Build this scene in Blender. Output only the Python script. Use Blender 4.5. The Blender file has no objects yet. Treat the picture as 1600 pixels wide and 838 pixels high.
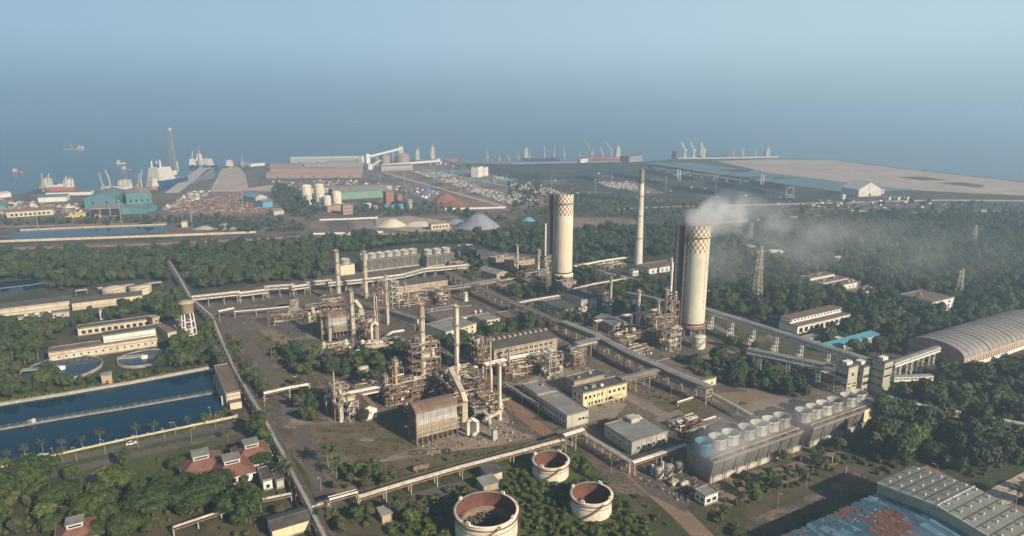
import bpy, bmesh, math, random
from mathutils import Vector, Matrix
from mathutils.geometry import tessellate_polygon
R = random.Random(7)
sc = bpy.context.scene
rad = math.radians
# ---------------------------------------------------------------- camera (a drone 150 m up)
FPX, HOR, ALT = 1066.0, 165.0, 150.0
PITCH = math.atan((419 - HOR) / FPX)
cam_d = bpy.data.cameras.new('camera'); cam = bpy.data.objects.new('camera', cam_d)
sc.collection.objects.link(cam); sc.camera = cam
cam.location = (0, 0, ALT); cam.rotation_euler = (math.pi / 2 - PITCH, 0, 0)
cam_d.sensor_width = 36; cam_d.lens = 36 * FPX / 1600; cam_d.clip_start = 1; cam_d.clip_end = 60000
# ---------------------------------------------------------------- sky and sun
SUN = Vector((.72, -.69, 0)).normalized() * math.cos(rad(27)) + Vector((0, 0, math.sin(rad(27))))
w = bpy.data.worlds.new('World'); sc.world = w; w.use_nodes = True
nt = w.node_tree; nt.nodes.clear()
sky = nt.nodes.new('ShaderNodeTexSky'); sky.sky_type = 'NISHITA'; sky.sun_disc = False
sky.sun_elevation = rad(27); sky.sun_rotation = math.atan2(SUN.x, SUN.y)
sky.air_density = 1.4; sky.dust_density = .6; sky.ozone_density = 3.0
EXPO, SKYS = .54, .05
def nn(ty, **k):
    n = nt.nodes.new(ty)
    for a, v in k.items(): setattr(n, a, v)
    return n
def rng(src, a, b):                       # smooth 0..1 ramp of one direction component
    n = nn('ShaderNodeMapRange', interpolation_type='SMOOTHSTEP'); n.inputs[1].default_value = a; n.inputs[2].default_value = b
    nt.links.new(src, n.inputs[0]); return n.outputs[0]
def mixc(f, a, b):
    n = nn('ShaderNodeMix', data_type='RGBA'); nt.links.new(f, n.inputs[0])
    for i, x in ((6, a), (7, b)):
        if isinstance(x, tuple): n.inputs[i].default_value = tuple(c / SKYS / 2 ** EXPO for c in x) + (1,)
        else: nt.links.new(x, n.inputs[i])
    return n.outputs[2]
tcn = nn('ShaderNodeTexCoord'); sxn = nn('ShaderNodeSeparateXYZ'); nt.links.new(tcn.outputs['Generated'], sxn.inputs[0])
side = rng(sxn.outputs[0], -.75, .85)     # the hazy lower sky is paler on the sun's side
low = mixc(side, (.225, .342, .45), (.35, .485, .565)); high = mixc(side, (.345, .505, .65), (.50, .665, .745))
band = mixc(rng(sxn.outputs[2], -.01, .10), low, high)
full = mixc(rng(sxn.outputs[2], .12, .5), band, sky.outputs[0])
bg = nt.nodes.new('ShaderNodeBackground'); bg.inputs[1].default_value = SKYS
wo = nt.nodes.new('ShaderNodeOutputWorld')
nt.links.new(full, bg.inputs[0]); nt.links.new(bg.outputs[0], wo.inputs[0])
sd = bpy.data.lights.new('sun', 'SUN'); sd.energy = 5.0; sd.angle = rad(.5); sd.color = (1, .855, .665)
so = bpy.data.objects.new('sun', sd); sc.collection.objects.link(so)
so.rotation_euler = SUN.to_track_quat('Z', 'Y').to_euler()
sc.view_settings.view_transform = 'Standard'; sc.view_settings.look = 'None'
sc.view_settings.exposure = EXPO; sc.view_settings.gamma = 1
HAZE_DENSITY, HAZE_COLOR, HAZE_G = .00033, (.535, .755, .96), .27
sc.cycles.volume_bounces = 2; sc.cycles.max_bounces = 6; sc.cycles.diffuse_bounces = 2; sc.cycles.glossy_bounces = 2
# ---------------------------------------------------------------- helpers
cp, sp = math.cos(PITCH), math.sin(PITCH)
def ray(u, v):
    a = (u - 800) / FPX; b = (419 - v) / FPX
    return Vector((a, cp + b * sp, -sp + b * cp))
def P(u, v, z=0.0):                       # survey point of the photo -> place in the world at height z
    d = ray(u, v); return Vector((0, 0, ALT)) + d * ((z - ALT) / d.z)
def proj(p):
    x, y, z = p[0], p[1], p[2] - ALT
    dpt = y * cp - z * sp; up = y * sp + z * cp
    return 800 + FPX * x / dpt, 419 - FPX * up / dpt
def hgt(u, vb, vt):                       # height of something standing at (u, vb) that tops out at vt
    q = P(u, vb); d = ray(u, vt); return ALT + d.z * q.y / d.y
GA = rad(30); BX = Vector((math.cos(GA), math.sin(GA), 0)); BY = Vector((-math.sin(GA), math.cos(GA), 0))
GRID = {}
def mark(poly, r=2.0):                    # footprints where no tree may stand
    xs = [p[0] for p in poly]; ys = [p[1] for p in poly]
    x = min(xs) - r
    while x <= max(xs) + r:
        y = min(ys) - r
        while y <= max(ys) + r:
            if inside((x, y), poly) or edge_dist((x, y), poly) < r: GRID[(int(x // 2), int(y // 2))] = 1
            y += 2
        x += 2
def inside(p, poly):
    c = False; n = len(poly); j = n - 1
    for i in range(n):
        a, b = poly[i], poly[j]
        if (a[1] > p[1]) != (b[1] > p[1]) and p[0] < (b[0] - a[0]) * (p[1] - a[1]) / (b[1] - a[1] + 1e-12) + a[0]: c = not c
        j = i
    return c
def seg_dist(p, a, b):
    dx, dy = b[0] - a[0], b[1] - a[1]; l = dx * dx + dy * dy
    t = max(0, min(1, ((p[0] - a[0]) * dx + (p[1] - a[1]) * dy) / (l + 1e-9)))
    return math.hypot(p[0] - a[0] - t * dx, p[1] - a[1] - t * dy)
def edge_dist(p, poly): return min(seg_dist(p, poly[i], poly[i - 1]) for i in range(len(poly)))
def markline(pts, r):
    for a, b in zip(pts, pts[1:]):
        n = int((b - a).length // 2) + 1
        for i in range(n + 1):
            q = a.lerp(b, i / n); k = int(r // 2) + 1
            for dx in range(-k, k + 1):
                for dy in range(-k, k + 1): GRID[(int(q.x // 2) + dx, int(q.y // 2) + dy)] = 1
class MB:
    def __init__(s): s.v = []; s.f = []; s.m = []; s.s = []
    def add(s, vs, fs, mi=0, sm=False):
        o = len(s.v); s.v += [tuple(v) for v in vs]
        for f in fs: s.f.append([o + i for i in f]); s.m.append(mi); s.s.append(sm)
        return s
    def box(s, x0, x1, y0, y1, z0, z1, mi=0):
        return s.add([(x0,y0,z0),(x1,y0,z0),(x1,y1,z0),(x0,y1,z0),(x0,y0,z1),(x1,y0,z1),(x1,y1,z1),(x0,y1,z1)],
              [(0,3,2,1),(4,5,6,7),(0,1,5,4),(1,2,6,5),(2,3,7,6),(3,0,4,7)], mi)
    def bar(s, p, q, t, h=None, mi=0):
        p, q = Vector(p), Vector(q); d = (q - p)
        if d.length < 1e-6: return s
        d.normalize(); up = Vector((0, 0, 1)) if abs(d.z) < .95 else Vector((1, 0, 0))
        x = d.cross(up).normalized() * t / 2; y = x.cross(d).normalized() * (h or t) / 2
        vs = [a + i * x + j * y for a in (p, q) for i, j in ((-1,-1),(1,-1),(1,1),(-1,1))]
        return s.add(vs, [(0,1,2,3),(7,6,5,4),(0,4,5,1),(1,5,6,2),(2,6,7,3),(3,7,4,0)], mi)
    def tube(s, p, q, r, r2=None, n=8, mi=0, cap=True):
        p, q = Vector(p), Vector(q); r2 = r if r2 is None else r2; d = (q - p).normalized()
        up = Vector((0, 0, 1)) if abs(d.z) < .95 else Vector((1, 0, 0))
        x = d.cross(up).normalized(); y = d.cross(x)
        c = [(math.cos(2*math.pi*i/n), math.sin(2*math.pi*i/n)) for i in range(n)]
        A = [p + r * (a * x + b * y) for a, b in c]; B = [q + r2 * (a * x + b * y) for a, b in c]
        s.add(A + B, [(i, n + i, n + (i+1) % n, (i+1) % n) for i in range(n)], mi, True)
        if cap: s.add(A, [tuple(range(n))], mi); s.add(B, [tuple(reversed(range(n)))], mi)
        return s
    def pipe(s, pts, r, n=6, mi=0):
        pts = [Vector(p) for p in pts]
        for a, b in zip(pts, pts[1:]): s.tube(a, b, r, n=n, mi=mi, cap=True)
        for a in pts[1:-1]: s.ball(a, r * 1.04, n, mi)
        return s
    def ball(s, c, r, n=8, mi=0, sz=1.0):
        m = max(3, n // 2); prof = [(r * math.sin(math.pi * i / m), c[2] - sz * r * math.cos(math.pi * i / m)) for i in range(m + 1)]
        return s.lathe(prof, n, c[0], c[1], mi)
    def lathe(s, prof, n=16, cx=0, cy=0, mi=0, sm=True, mif=None):
        vs = []; k = len(prof)
        for r, z in prof:
            for i in range(n):
                a = 2 * math.pi * i / n; vs.append((cx + r * math.cos(a), cy + r * math.sin(a), z))
        o = len(s.v); s.v += vs
        for j in range(k - 1):
            for i in range(n):
                i2 = (i + 1) % n
                s.f.append([o + j*n + i, o + j*n + i2, o + (j+1)*n + i2, o + (j+1)*n + i]); s.m.append(mif(i, j) if mif else mi); s.s.append(sm)
        return s
    def prism(s, poly, z0, z1, mi=0):
        n = len(poly); vs = [(p[0], p[1], z0) for p in poly] + [(p[0], p[1], z1) for p in poly]
        ar = sum(poly[i-1][0]*poly[i][1] - poly[i][0]*poly[i-1][1] for i in range(n))
        if ar < 0: poly = poly[::-1]; vs = [(p[0], p[1], z0) for p in poly] + [(p[0], p[1], z1) for p in poly]
        tri = tessellate_polygon([[Vector((p[0], p[1], 0)) for p in poly]])
        fs = []
        for t in tri:
            a, b, c = (poly[i] for i in t)
            if (b[0]-a[0])*(c[1]-a[1]) - (b[1]-a[1])*(c[0]-a[0]) < 0: t = t[::-1]
            fs.append(tuple(n + i for i in t)); fs.append(tuple(reversed(t)))
        fs += [(i, (i+1) % n, n + (i+1) % n, n + i) for i in range(n)]
        return s.add(vs, fs, mi)
    def xsec(s, prof, x0, x1, mi=0):      # profile in (y, z), extruded along x
        n = len(prof); vs = [(x0, y, z) for y, z in prof] + [(x1, y, z) for y, z in prof]
        return s.add(vs, [(i, (i+1) % n, n + (i+1) % n, n + i) for i in range(n)] + [tuple(reversed(range(n))), tuple(range(n, 2*n))], mi)
    def mesh(s, name, mats):
        me = bpy.data.meshes.new(name); me.from_pydata(s.v, [], s.f)
        for m in (mats if isinstance(mats, (list, tuple)) else [mats]): me.materials.append(m)
        me.polygons.foreach_set('material_index', s.m); me.polygons.foreach_set('use_smooth', s.s); me.update()
        return me
    def build(s, name, mats, parent=None, loc=None, rz=0):
        return put(name, s.mesh(name, mats), parent, loc, rz)
def put(name, me, parent=None, loc=None, rz=0):
    o = bpy.data.objects.new(name, me); sc.collection.objects.link(o)
    if parent: o.parent = parent
    if loc is not None: o.location = loc
    if rz: o.rotation_euler = (0, 0, rz)
    return o
def tag(o, label, cat, group=None, kind=None):
    o['label'] = label; o['category'] = cat
    if group: o['group'] = group
    if kind: o['kind'] = kind
    return o
def thing(name, label, cat, loc=(0,0,0), rz=0, group=None):
    o = bpy.data.objects.new(name, None); sc.collection.objects.link(o); o.empty_display_size = .5
    o.location = loc; o.rotation_euler = (0, 0, rz); return tag(o, label, cat, group)
def copy_tree(o, parent=None):
    c = o.copy(); sc.collection.objects.link(c)
    if parent: c.parent = parent
    for ch in list(o.children): copy_tree(ch, c)
    return c
# ---------------------------------------------------------------- materials
def lin(c, k): return (c[0]*k, c[1]*k, c[2]*k, 1)
def mat(name, c, c2=None, scale=.12, rough=.85, metal=0, streak=None, sk=.5, bump=0, coat=0):
    m = bpy.data.materials.new(name); m.use_nodes = True; t = m.node_tree; L = t.links
    b = t.nodes['Principled BSDF']; b.inputs['Roughness'].default_value = rough; b.inputs['Metallic'].default_value = metal
    g = t.nodes.new('ShaderNodeNewGeometry'); n = t.nodes.new('ShaderNodeTexNoise')
    n.inputs['Scale'].default_value = scale; n.inputs['Detail'].default_value = 7; n.inputs['Roughness'].default_value = .68
    L.new(g.outputs['Position'], n.inputs['Vector'])
    r = t.nodes.new('ShaderNodeMapRange'); r.inputs[1].default_value = .36; r.inputs[2].default_value = .64
    L.new(n.outputs['Fac'], r.inputs[0])
    x = t.nodes.new('ShaderNodeMix'); x.data_type = 'RGBA'; L.new(r.outputs[0], x.inputs[0])
    x.inputs[6].default_value = lin(c, 1); x.inputs[7].default_value = lin(c2, 1) if c2 else lin(c, .62)
    out = x.outputs[2]
    if streak:
        mp = t.nodes.new('ShaderNodeMapping'); mp.inputs['Scale'].default_value = (1, 1, .1); L.new(g.outputs['Position'], mp.inputs[0])
        n2 = t.nodes.new('ShaderNodeTexNoise'); n2.inputs['Scale'].default_value = .55; n2.inputs['Detail'].default_value = 6; n2.inputs['Roughness'].default_value = .7
        L.new(mp.outputs[0], n2.inputs['Vector'])
        r2 = t.nodes.new('ShaderNodeMapRange'); r2.inputs[1].default_value = .5; r2.inputs[2].default_value = .72; r2.inputs[4].default_value = sk
        L.new(n2.outputs['Fac'], r2.inputs[0])
        y = t.nodes.new('ShaderNodeMix'); y.data_type = 'RGBA'; L.new(r2.outputs[0], y.inputs[0]); L.new(out, y.inputs[6]); y.inputs[7].default_value = lin(streak, 1)
        out = y.outputs[2]
    L.new(out, b.inputs['Base Color'])
    if bump:
        bp = t.nodes.new('ShaderNodeBump'); bp.inputs['Strength'].default_value = bump; bp.inputs['Distance'].default_value = .3
        n3 = t.nodes.new('ShaderNodeTexNoise'); n3.inputs['Scale'].default_value = scale * 8; n3.inputs['Detail'].default_value = 4
        L.new(g.outputs['Position'], n3.inputs['Vector']); L.new(n3.outputs['Fac'], bp.inputs['Height']); L.new(bp.outputs[0], b.inputs['Normal'])
    return m
RUST = (.13, .06, .03)
M = dict(
 concrete=mat('weathered_concrete', (.33,.30,.26), (.17,.155,.135), .2, streak=(.09,.08,.07)),
 cream=mat('cream_plaster', (.62,.54,.40), (.46,.38,.27), .15, streak=(.22,.17,.12)),
 yellow=mat('yellow_paint', (.68,.61,.38), (.54,.48,.30), .2, streak=(.30,.26,.16), sk=.35),
 tan=mat('tan_plaster', (.48,.36,.24), (.33,.24,.16), .2, streak=(.17,.12,.08)),
 pale=mat('pale_plaster', (.52,.48,.40), (.36,.33,.28), .2, streak=(.16,.14,.12)),
 white=mat('white_paint', (.74,.72,.66), (.58,.56,.50), .25, streak=(.30,.26,.2), sk=.3),
 pink=mat('pink_brick', (.42,.25,.19), (.30,.18,.13), .3),
 brick=mat('red_brick', (.34,.15,.10), (.24,.11,.08), .4),
 oliv=mat('olive_cladding', (.40,.40,.29), (.30,.30,.22), .3, streak=(.2,.19,.13), sk=.4),
 roofgrey=mat('grey_roof', (.27,.26,.24), (.17,.165,.155), .12, streak=(.10,.095,.09)),
 roofdark=mat('dark_sheet_roof', (.10,.09,.082), (.055,.05,.047), .25),
 roofbrown=mat('brown_roof', (.19,.13,.10), (.12,.085,.068), .15),
 roofred=mat('red_tile_roof', (.21,.095,.07), (.13,.06,.048), .35),
 roofrust=mat('rusty_sheet_roof', (.24,.155,.11), (.15,.09,.065), .2, streak=(.08,.05,.035)),
 silver=mat('aluminium_cladding', (.60,.58,.53), (.42,.39,.34), .35, .5, .3, streak=(.22,.15,.1), sk=.4),
 pipe=mat('lagged_pipe', (.58,.51,.41), (.36,.28,.2), .6, .6, streak=(.16,.09,.05), sk=.6),
 pipewhite=mat('white_lagging', (.74,.71,.65), (.52,.47,.40), .3, .6, streak=(.3,.2,.13), sk=.3),
 steel=mat('rusting_frame_steel', (.27,.17,.11), (.145,.085,.055), .5, streak=RUST),
 steelw=mat('pale_frame_steel', (.46,.41,.33), (.28,.22,.165), .5, streak=RUST, sk=.5),
 steeld=mat('dark_frame_steel', (.12,.105,.095), (.075,.062,.055), .5, streak=RUST),
 deck=mat('grating_deck', (.20,.155,.12), (.11,.085,.07), .5),
 galv=mat('galvanised_sheet', (.40,.40,.38), (.28,.275,.26), .3, .6, .2),
 tower=mat('tower_concrete', (.70,.62,.47), (.60,.51,.37), .08, .8, streak=(.45,.35,.23), sk=.35),
 tower2=mat('tower_concrete_grey', (.62,.58,.46), (.52,.48,.37), .08, .8, streak=(.36,.30,.21), sk=.4),
 redcheck=mat('faded_red_paint', (.27,.15,.085), (.36,.24,.15), .5),
 whitecheck=mat('faded_white_paint', (.76,.70,.56), (.66,.58,.43), .3),
 chim=mat('chimney_concrete', (.66,.60,.50), (.52,.46,.37), .08, streak=(.40,.32,.22), sk=.4),
 roofpink=mat('faded_pink_sheet', (.36,.255,.21), (.27,.19,.16), .03),
 shaft=mat('dark_shaft_cladding', (.095,.092,.095), (.06,.058,.06), .3, streak=(.14,.09,.065), sk=.5),
 soot=mat('sooty_concrete', (.26,.22,.19), (.17,.14,.12), .2),
 rust=mat('rust_steel', (.15,.055,.035), (.085,.034,.024), .4, streak=(.07,.035,.025)),
 tank=mat('tank_white', (.72,.66,.55), (.60,.53,.42), .15, .7, streak=(.34,.17,.08), sk=.5),
 fan=mat('fan_stack_grp', (.44,.43,.39), (.31,.295,.26), .6, streak=(.18,.165,.14), sk=.75),
 fan2=mat('darker_fan_stack_grp', (.36,.345,.31), (.25,.235,.21), .6, streak=(.13,.12,.10), sk=.8),
 fan3=mat('paler_fan_stack_grp', (.50,.485,.44), (.38,.36,.32), .4, streak=(.22,.19,.15), sk=.7),
 fanblue=mat('blue_fan_stack', (.04,.23,.33), (.04,.17,.25), .3, .5),
 louver=mat('timber_louvers', (.17,.15,.13), (.09,.08,.07), .5, streak=(.05,.045,.04)),
 dark=mat('void_shade_and_dark_trim', (.02,.02,.022), (.015,.015,.016), .5),  # near-black: dark trim, and painted shade where openings are only surfaces
 glass=mat('dark_window_glass', (.03,.035,.04), (.02,.022,.025), .5, .15),
 teal=mat('teal_sheet', (.09,.235,.265), (.07,.18,.2), .05),
 tealroof=mat('teal_roof', (.13,.215,.225), (.095,.16,.17), .03),
 green=mat('green_sheet', (.19,.31,.225), (.14,.24,.18), .05),
 bluesheet=mat('blue_sheet', (.085,.165,.235), (.06,.12,.18), .3, .55, streak=(.18,.07,.04), sk=.35),
 bluesheet2=mat('faded_blue_sheet', (.15,.28,.36), (.10,.20,.28), .3, .55, streak=(.35,.33,.3), sk=.5),
 bluelight=mat('sky_blue_sheet', (.13,.36,.48), (.09,.27,.38), .2, .6),
 rustsheet=mat('orange_rust_sheet', (.25,.105,.06), (.17,.075,.045), .4, streak=(.13,.05,.03)),
 rustsheet2=mat('purple_rust_sheet', (.22,.12,.10), (.15,.08,.07), .4, streak=(.3,.27,.25), sk=.35),
 navy=mat('navy_hull', (.02,.05,.16), (.015,.04,.12), .05, .5),
 redhull=mat('red_hull', (.42,.09,.06), (.3,.07,.05), .05, .5),
 shipwhite=mat('ship_white', (.64,.61,.54), (.48,.45,.39), .15),
 orange=mat('orange_deck', (.50,.17,.09), (.36,.13,.08), .1),
 yellowp=mat('yellow_machine_paint', (.66,.46,.06), (.5,.34,.05), .1),
 silo=mat('brown_silo_concrete', (.40,.27,.21), (.31,.21,.17), .05),
 carwhite=mat('car_white', (.75,.75,.74), (.7,.7,.69), .5, .3),
 tyre=mat('tyre_rubber', (.02,.02,.02), None, .5),
 trunk=mat('bark', (.10,.075,.055), (.06,.045,.035), 1.5),
 palmtrunk=mat('palm_bark', (.26,.22,.17), (.16,.13,.10), 1.5),
)
def leafmat(name, c1, c2, c3, sc_=.5):
    m = bpy.data.materials.new(name); m.use_nodes = True; t = m.node_tree; L = t.links
    b = t.nodes['Principled BSDF']; b.inputs['Roughness'].default_value = .75
    b.inputs['Specular IOR Level'].default_value = .25
    oi = t.nodes.new('ShaderNodeObjectInfo'); g = t.nodes.new('ShaderNodeNewGeometry')
    n = t.nodes.new('ShaderNodeTexNoise'); n.inputs['Scale'].default_value = sc_; n.inputs['Detail'].default_value = 3
    L.new(g.outputs['Position'], n.inputs['Vector'])
    r = t.nodes.new('ShaderNodeMapRange'); r.inputs[1].default_value = .35; r.inputs[2].default_value = .68; L.new(n.outputs['Fac'], r.inputs[0])
    x = t.nodes.new('ShaderNodeMix'); x.data_type = 'RGBA'; L.new(oi.outputs['Random'], x.inputs[0]); x.inputs[6].default_value = lin(c1, 1); x.inputs[7].default_value = lin(c2, 1)
    y = t.nodes.new('ShaderNodeMix'); y.data_type = 'RGBA'; L.new(r.outputs[0], y.inputs[0]); L.new(x.outputs[2], y.inputs[6]); y.inputs[7].default_value = lin(c3, 1)  # random paler clumps, brightened to paint in sunlit highlights
    L.new(y.outputs[2], b.inputs['Base Color'])
    return m
M['leaf'] = leafmat('broadleaf_foliage', (.023,.048,.010), (.056,.074,.017), (.092,.112,.026))
M['leafd'] = leafmat('dark_foliage', (.016,.034,.009), (.036,.055,.014), (.062,.084,.021))
M['leafg'] = leafmat('fresh_green_foliage', (.034,.062,.010), (.066,.088,.018), (.10,.125,.028))
M['leafs'] = leafmat('grey_green_foliage', (.034,.045,.02), (.056,.064,.032), (.08,.088,.046))
M['leafy'] = leafmat('yellow_green_foliage', (.055,.072,.018), (.085,.09,.028), (.10,.105,.034))
M['leafo'] = leafmat('olive_dry_foliage', (.05,.05,.02), (.07,.065,.028), (.085,.08,.036))
M['leafp'] = leafmat('palm_foliage', (.04,.06,.017), (.06,.075,.024), (.09,.1,.036), .8)
M['bush'] = leafmat('bush_foliage', (.045,.075,.016), (.07,.10,.022), (.11,.13,.032))
def ground_mat(name, cols, s1=.012, s2=.09, rough=.95, bump=.3):
    m = bpy.data.materials.new(name); m.use_nodes = True; t = m.node_tree; L = t.links
    b = t.nodes['Principled BSDF']; b.inputs['Roughness'].default_value = rough; b.inputs['Specular IOR Level'].default_value = .2
    g = t.nodes.new('ShaderNodeNewGeometry')
    def noise(s, d, lo, hi):
        n = t.nodes.new('ShaderNodeTexNoise'); n.inputs['Scale'].default_value = s; n.inputs['Detail'].default_value = d; n.inputs['Roughness'].default_value = .65
        L.new(g.outputs['Position'], n.inputs['Vector'])
        r = t.nodes.new('ShaderNodeMapRange'); r.inputs[1].default_value = lo; r.inputs[2].default_value = hi; L.new(n.outputs['Fac'], r.inputs[0]); return r.outputs[0], n
    def mix(f, a, c):
        x = t.nodes.new('ShaderNodeMix'); x.data_type = 'RGBA'; L.new(f, x.inputs[0])
        if isinstance(a, tuple): x.inputs[6].default_value = lin(a, 1)
        else: L.new(a, x.inputs[6])
        x.inputs[7].default_value = lin(c, 1); return x.outputs[2]
    f1, _ = noise(s1, 8, .44, .56); f2, n2 = noise(s2, 8, .47, .6); f3, _ = noise(s2 * 5, 6, .5, .62)
    o = mix(f3, mix(f2, mix(f1, cols[0], cols[1]), cols[2]), cols[3])
    L.new(o, b.inputs['Base Color'])
    bp = t.nodes.new('ShaderNodeBump'); bp.inputs['Strength'].default_value = bump; bp.inputs['Distance'].default_value = .6
    L.new(n2.outputs['Fac'], bp.inputs['Height']); L.new(bp.outputs[0], b.inputs['Normal'])
    return m
G = dict(
 base=ground_mat('scrub_ground', ((.055,.06,.024), (.11,.085,.052), (.036,.048,.018), (.085,.078,.042))),
 yard=ground_mat('yard_ground', ((.15,.116,.088), (.092,.076,.062), (.205,.155,.118), (.062,.058,.036)), .02, .12),
 paved=ground_mat('old_concrete_paving', ((.24,.192,.155), (.18,.147,.12), (.29,.235,.19), (.135,.112,.092)), .03, .2, bump=.1),
 pave2=ground_mat('dusty_paving', ((.27,.215,.17), (.205,.165,.13), (.31,.25,.2), (.16,.13,.10)), .03, .2, bump=.1),
 darkpave=ground_mat('dark_paving', ((.115,.095,.08), (.085,.072,.064), (.14,.113,.094), (.068,.06,.054)), .03, .2, bump=.1),  # darker paving tone for parts of the plant yard
 road=ground_mat('worn_road', ((.125,.106,.09), (.095,.082,.07), (.15,.126,.106), (.10,.085,.07)), .03, .3, bump=.05),
 dirt=ground_mat('dirt_track_soil', ((.24,.165,.115), (.20,.14,.10), (.27,.19,.13), (.16,.125,.085)), .03, .2),
 reddirt=ground_mat('red_soil', ((.27,.15,.095), (.22,.125,.085), (.29,.175,.115), (.16,.12,.075)), .03, .15),
 field=ground_mat('dry_field_grass', ((.105,.085,.042), (.15,.112,.068), (.055,.062,.022), (.155,.125,.07)), .03, .2),
 grass=ground_mat('green_grass', ((.055,.085,.018), (.085,.095,.026), (.036,.06,.014), (.10,.10,.036)), .04, .25),
 brown=ground_mat('brown_yard_soil', ((.25,.16,.12), (.17,.115,.09), (.31,.21,.16), (.105,.08,.06)), .008, .05),
 port=ground_mat('port_ground', ((.17,.135,.11), (.085,.08,.056), (.22,.175,.145), (.055,.06,.036)), .008, .05),
 coal=ground_mat('coal_yard_soil', ((.028,.034,.034), (.065,.058,.046), (.02,.03,.024), (.085,.074,.058)), .006, .03),
 sand=ground_mat('pale_sand', ((.44,.33,.255), (.36,.27,.21), (.48,.37,.29), (.30,.23,.18)), .006, .03),
 apron=ground_mat('port_apron', ((.50,.39,.32), (.40,.31,.255), (.55,.44,.365), (.30,.24,.2)), .01, .05),
 bank=ground_mat('bank_concrete', ((.36,.32,.26), (.28,.25,.2), (.40,.35,.28), (.2,.19,.14)), .05, .4),
 shallow=ground_mat('shallow_green_water', ((.085,.125,.125), (.07,.105,.11), (.10,.14,.135), (.08,.115,.115)), .003, .01, .35, .02),
)
def water_mat(name, c, rough, scale, strength):
    m = bpy.data.materials.new(name); m.use_nodes = True; t = m.node_tree; L = t.links
    b = t.nodes['Principled BSDF']; b.inputs['Base Color'].default_value = (*c, 1); b.inputs['Roughness'].default_value = rough; b.inputs['IOR'].default_value = 1.33; b.inputs['Specular IOR Level'].default_value = .2 if rough < .1 else .5
    g = t.nodes.new('ShaderNodeNewGeometry'); n = t.nodes.new('ShaderNodeTexNoise'); n.inputs['Scale'].default_value = scale; n.inputs['Detail'].default_value = 5
    L.new(g.outputs['Position'], n.inputs['Vector'])
    bp = t.nodes.new('ShaderNodeBump'); bp.inputs['Strength'].default_value = strength; bp.inputs['Distance'].default_value = .4
    L.new(n.outputs['Fac'], bp.inputs['Height']); L.new(bp.outputs[0], b.inputs['Normal'])
    return m
W = dict(sea=water_mat('sea_water', (.02,.06,.10), .22, .06, .5), pond=water_mat('reservoir_water', (.001,.029,.060), .05, .5, .03),
         fill=water_mat('clarifier_water', (.02,.05,.085), .08, .6, .06))
# ---------------------------------------------------------------- terrain, sea, roads
coast = [(-500,315),(0,305),(60,303),(110,300),(150,302),(158,297),(205,298),(250,297),(275,302),(300,299),(326,298),(345,262),(372,258),(392,263),(402,258),
         (440,255),(470,251),(560,249),(690,252),(800,255),(1005,253),(1060,248),(1200,247),(1300,249),(1400,262),(1500,273),(1600,284),(2300,350)]
land = [P(u, v) for u, v in coast] + [Vector((5800, 900, 0)), Vector((5800, -1500, 0)), Vector((-5800, -1500, 0)), Vector((-5800, 900, 0))]
o = MB().prism(land, -4, 0).build('ground', G['base']); o['kind'] = 'structure'
o = MB().add([(-6200,-1800,-3),(6200,-1800,-3),(6200,10800,-3),(-6200,10800,-3)], [(0,1,2,3)]).build('sea', W['sea']); o['kind'] = 'structure'
ZC = [.02]
def flat(name, pts, m, z=None):
    if z is None: ZC[0] += .002; z = ZC[0]
    pts = [Vector((p[0], p[1], 0)) for p in pts]
    tri = tessellate_polygon([pts]); fs = []
    for t in tri:
        a, b, c = (pts[i] for i in t)
        fs.append(t if (b.x-a.x)*(c.y-a.y)-(b.y-a.y)*(c.x-a.x) > 0 else t[::-1])
    o = MB().add([(p.x, p.y, z) for p in pts], fs).build(name, m); o['kind'] = 'structure'; return o
def sheet(name, px, m): return flat(name, [P(u, v) for u, v in px], m)
def offs(pts, d):                         # polyline moved sideways by d
    r = []
    for i, p in enumerate(pts):
        a = (pts[i] - pts[i-1]).normalized() if i else None; b = (pts[i+1] - pts[i]).normalized() if i < len(pts) - 1 else None
        t = (a + b).normalized() if a and b else (a or b); n = Vector((-t.y, t.x, 0))
        n.normalize(); k = 1 / max(.5, n.dot(Vector((-b.y, b.x, 0)).normalized())) if a and b else 1
        r.append(p + n * d * k)
    return r
def strip(name, px, wd, m, keep=True):
    pts = [P(u, v) for u, v in px]
    if keep: markline(pts, wd / 2 + 1.5)
    return flat(name, offs(pts, wd/2) + offs(pts, -wd/2)[::-1], m)
M['foam'] = mat('churned_water', (.30,.36,.38), (.12,.19,.23), .03, .6)
# far shore
sheet('port_ground', [(0,306),(110,302),(250,299),(430,256),(470,252),(690,253),(850,257),(1000,255),(1010,300),(830,335),(700,372),(480,366),(300,372),(0,372)], G['port'])
sheet('quay_apron', [(329,297),(346,264),(372,260),(383,272),(388,294),(440,287),(432,299),(330,300)], G['apron'])
sheet('brown_yard', [(256,334),(268,318),(300,303),(400,298),(425,312),(430,332),(380,338)], G['brown'])
sheet('stockyard', [(590,262),(700,256),(800,268),(870,300),(860,322),(790,330),(700,326),(640,300)], G['brown'])
sheet('coal_yard', [(700,257),(1000,255),(1110,275),(1240,296),(1330,306),(1240,318),(1000,322),(900,318),(840,290),(760,270)], G['coal'])
sheet('coal_yard', [(905,262),(1000,262),(1230,305),(1200,312),(1040,304)], G['coal'])
sheet('stockyard', [(930,282),(990,284),(1040,302),(1010,304),(940,288)], G['brown'])
sheet('lagoon', [(1004,254),(1075,254),(1200,269),(1331,285),(1425,296),(1345,303),(1336,303),(1200,284)], G['shallow'])
sheet('sand_fill', [(1120,252),(1200,249),(1300,250),(1400,263),(1500,274),(1600,285),(1900,312),(1900,330),(1600,306),(1420,297),(1330,286),(1200,270)], G['sand'])
sheet('scrub_strip', [(1400,277),(1440,276),(1540,290),(1530,294),(1480,288)], G['base'])
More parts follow.
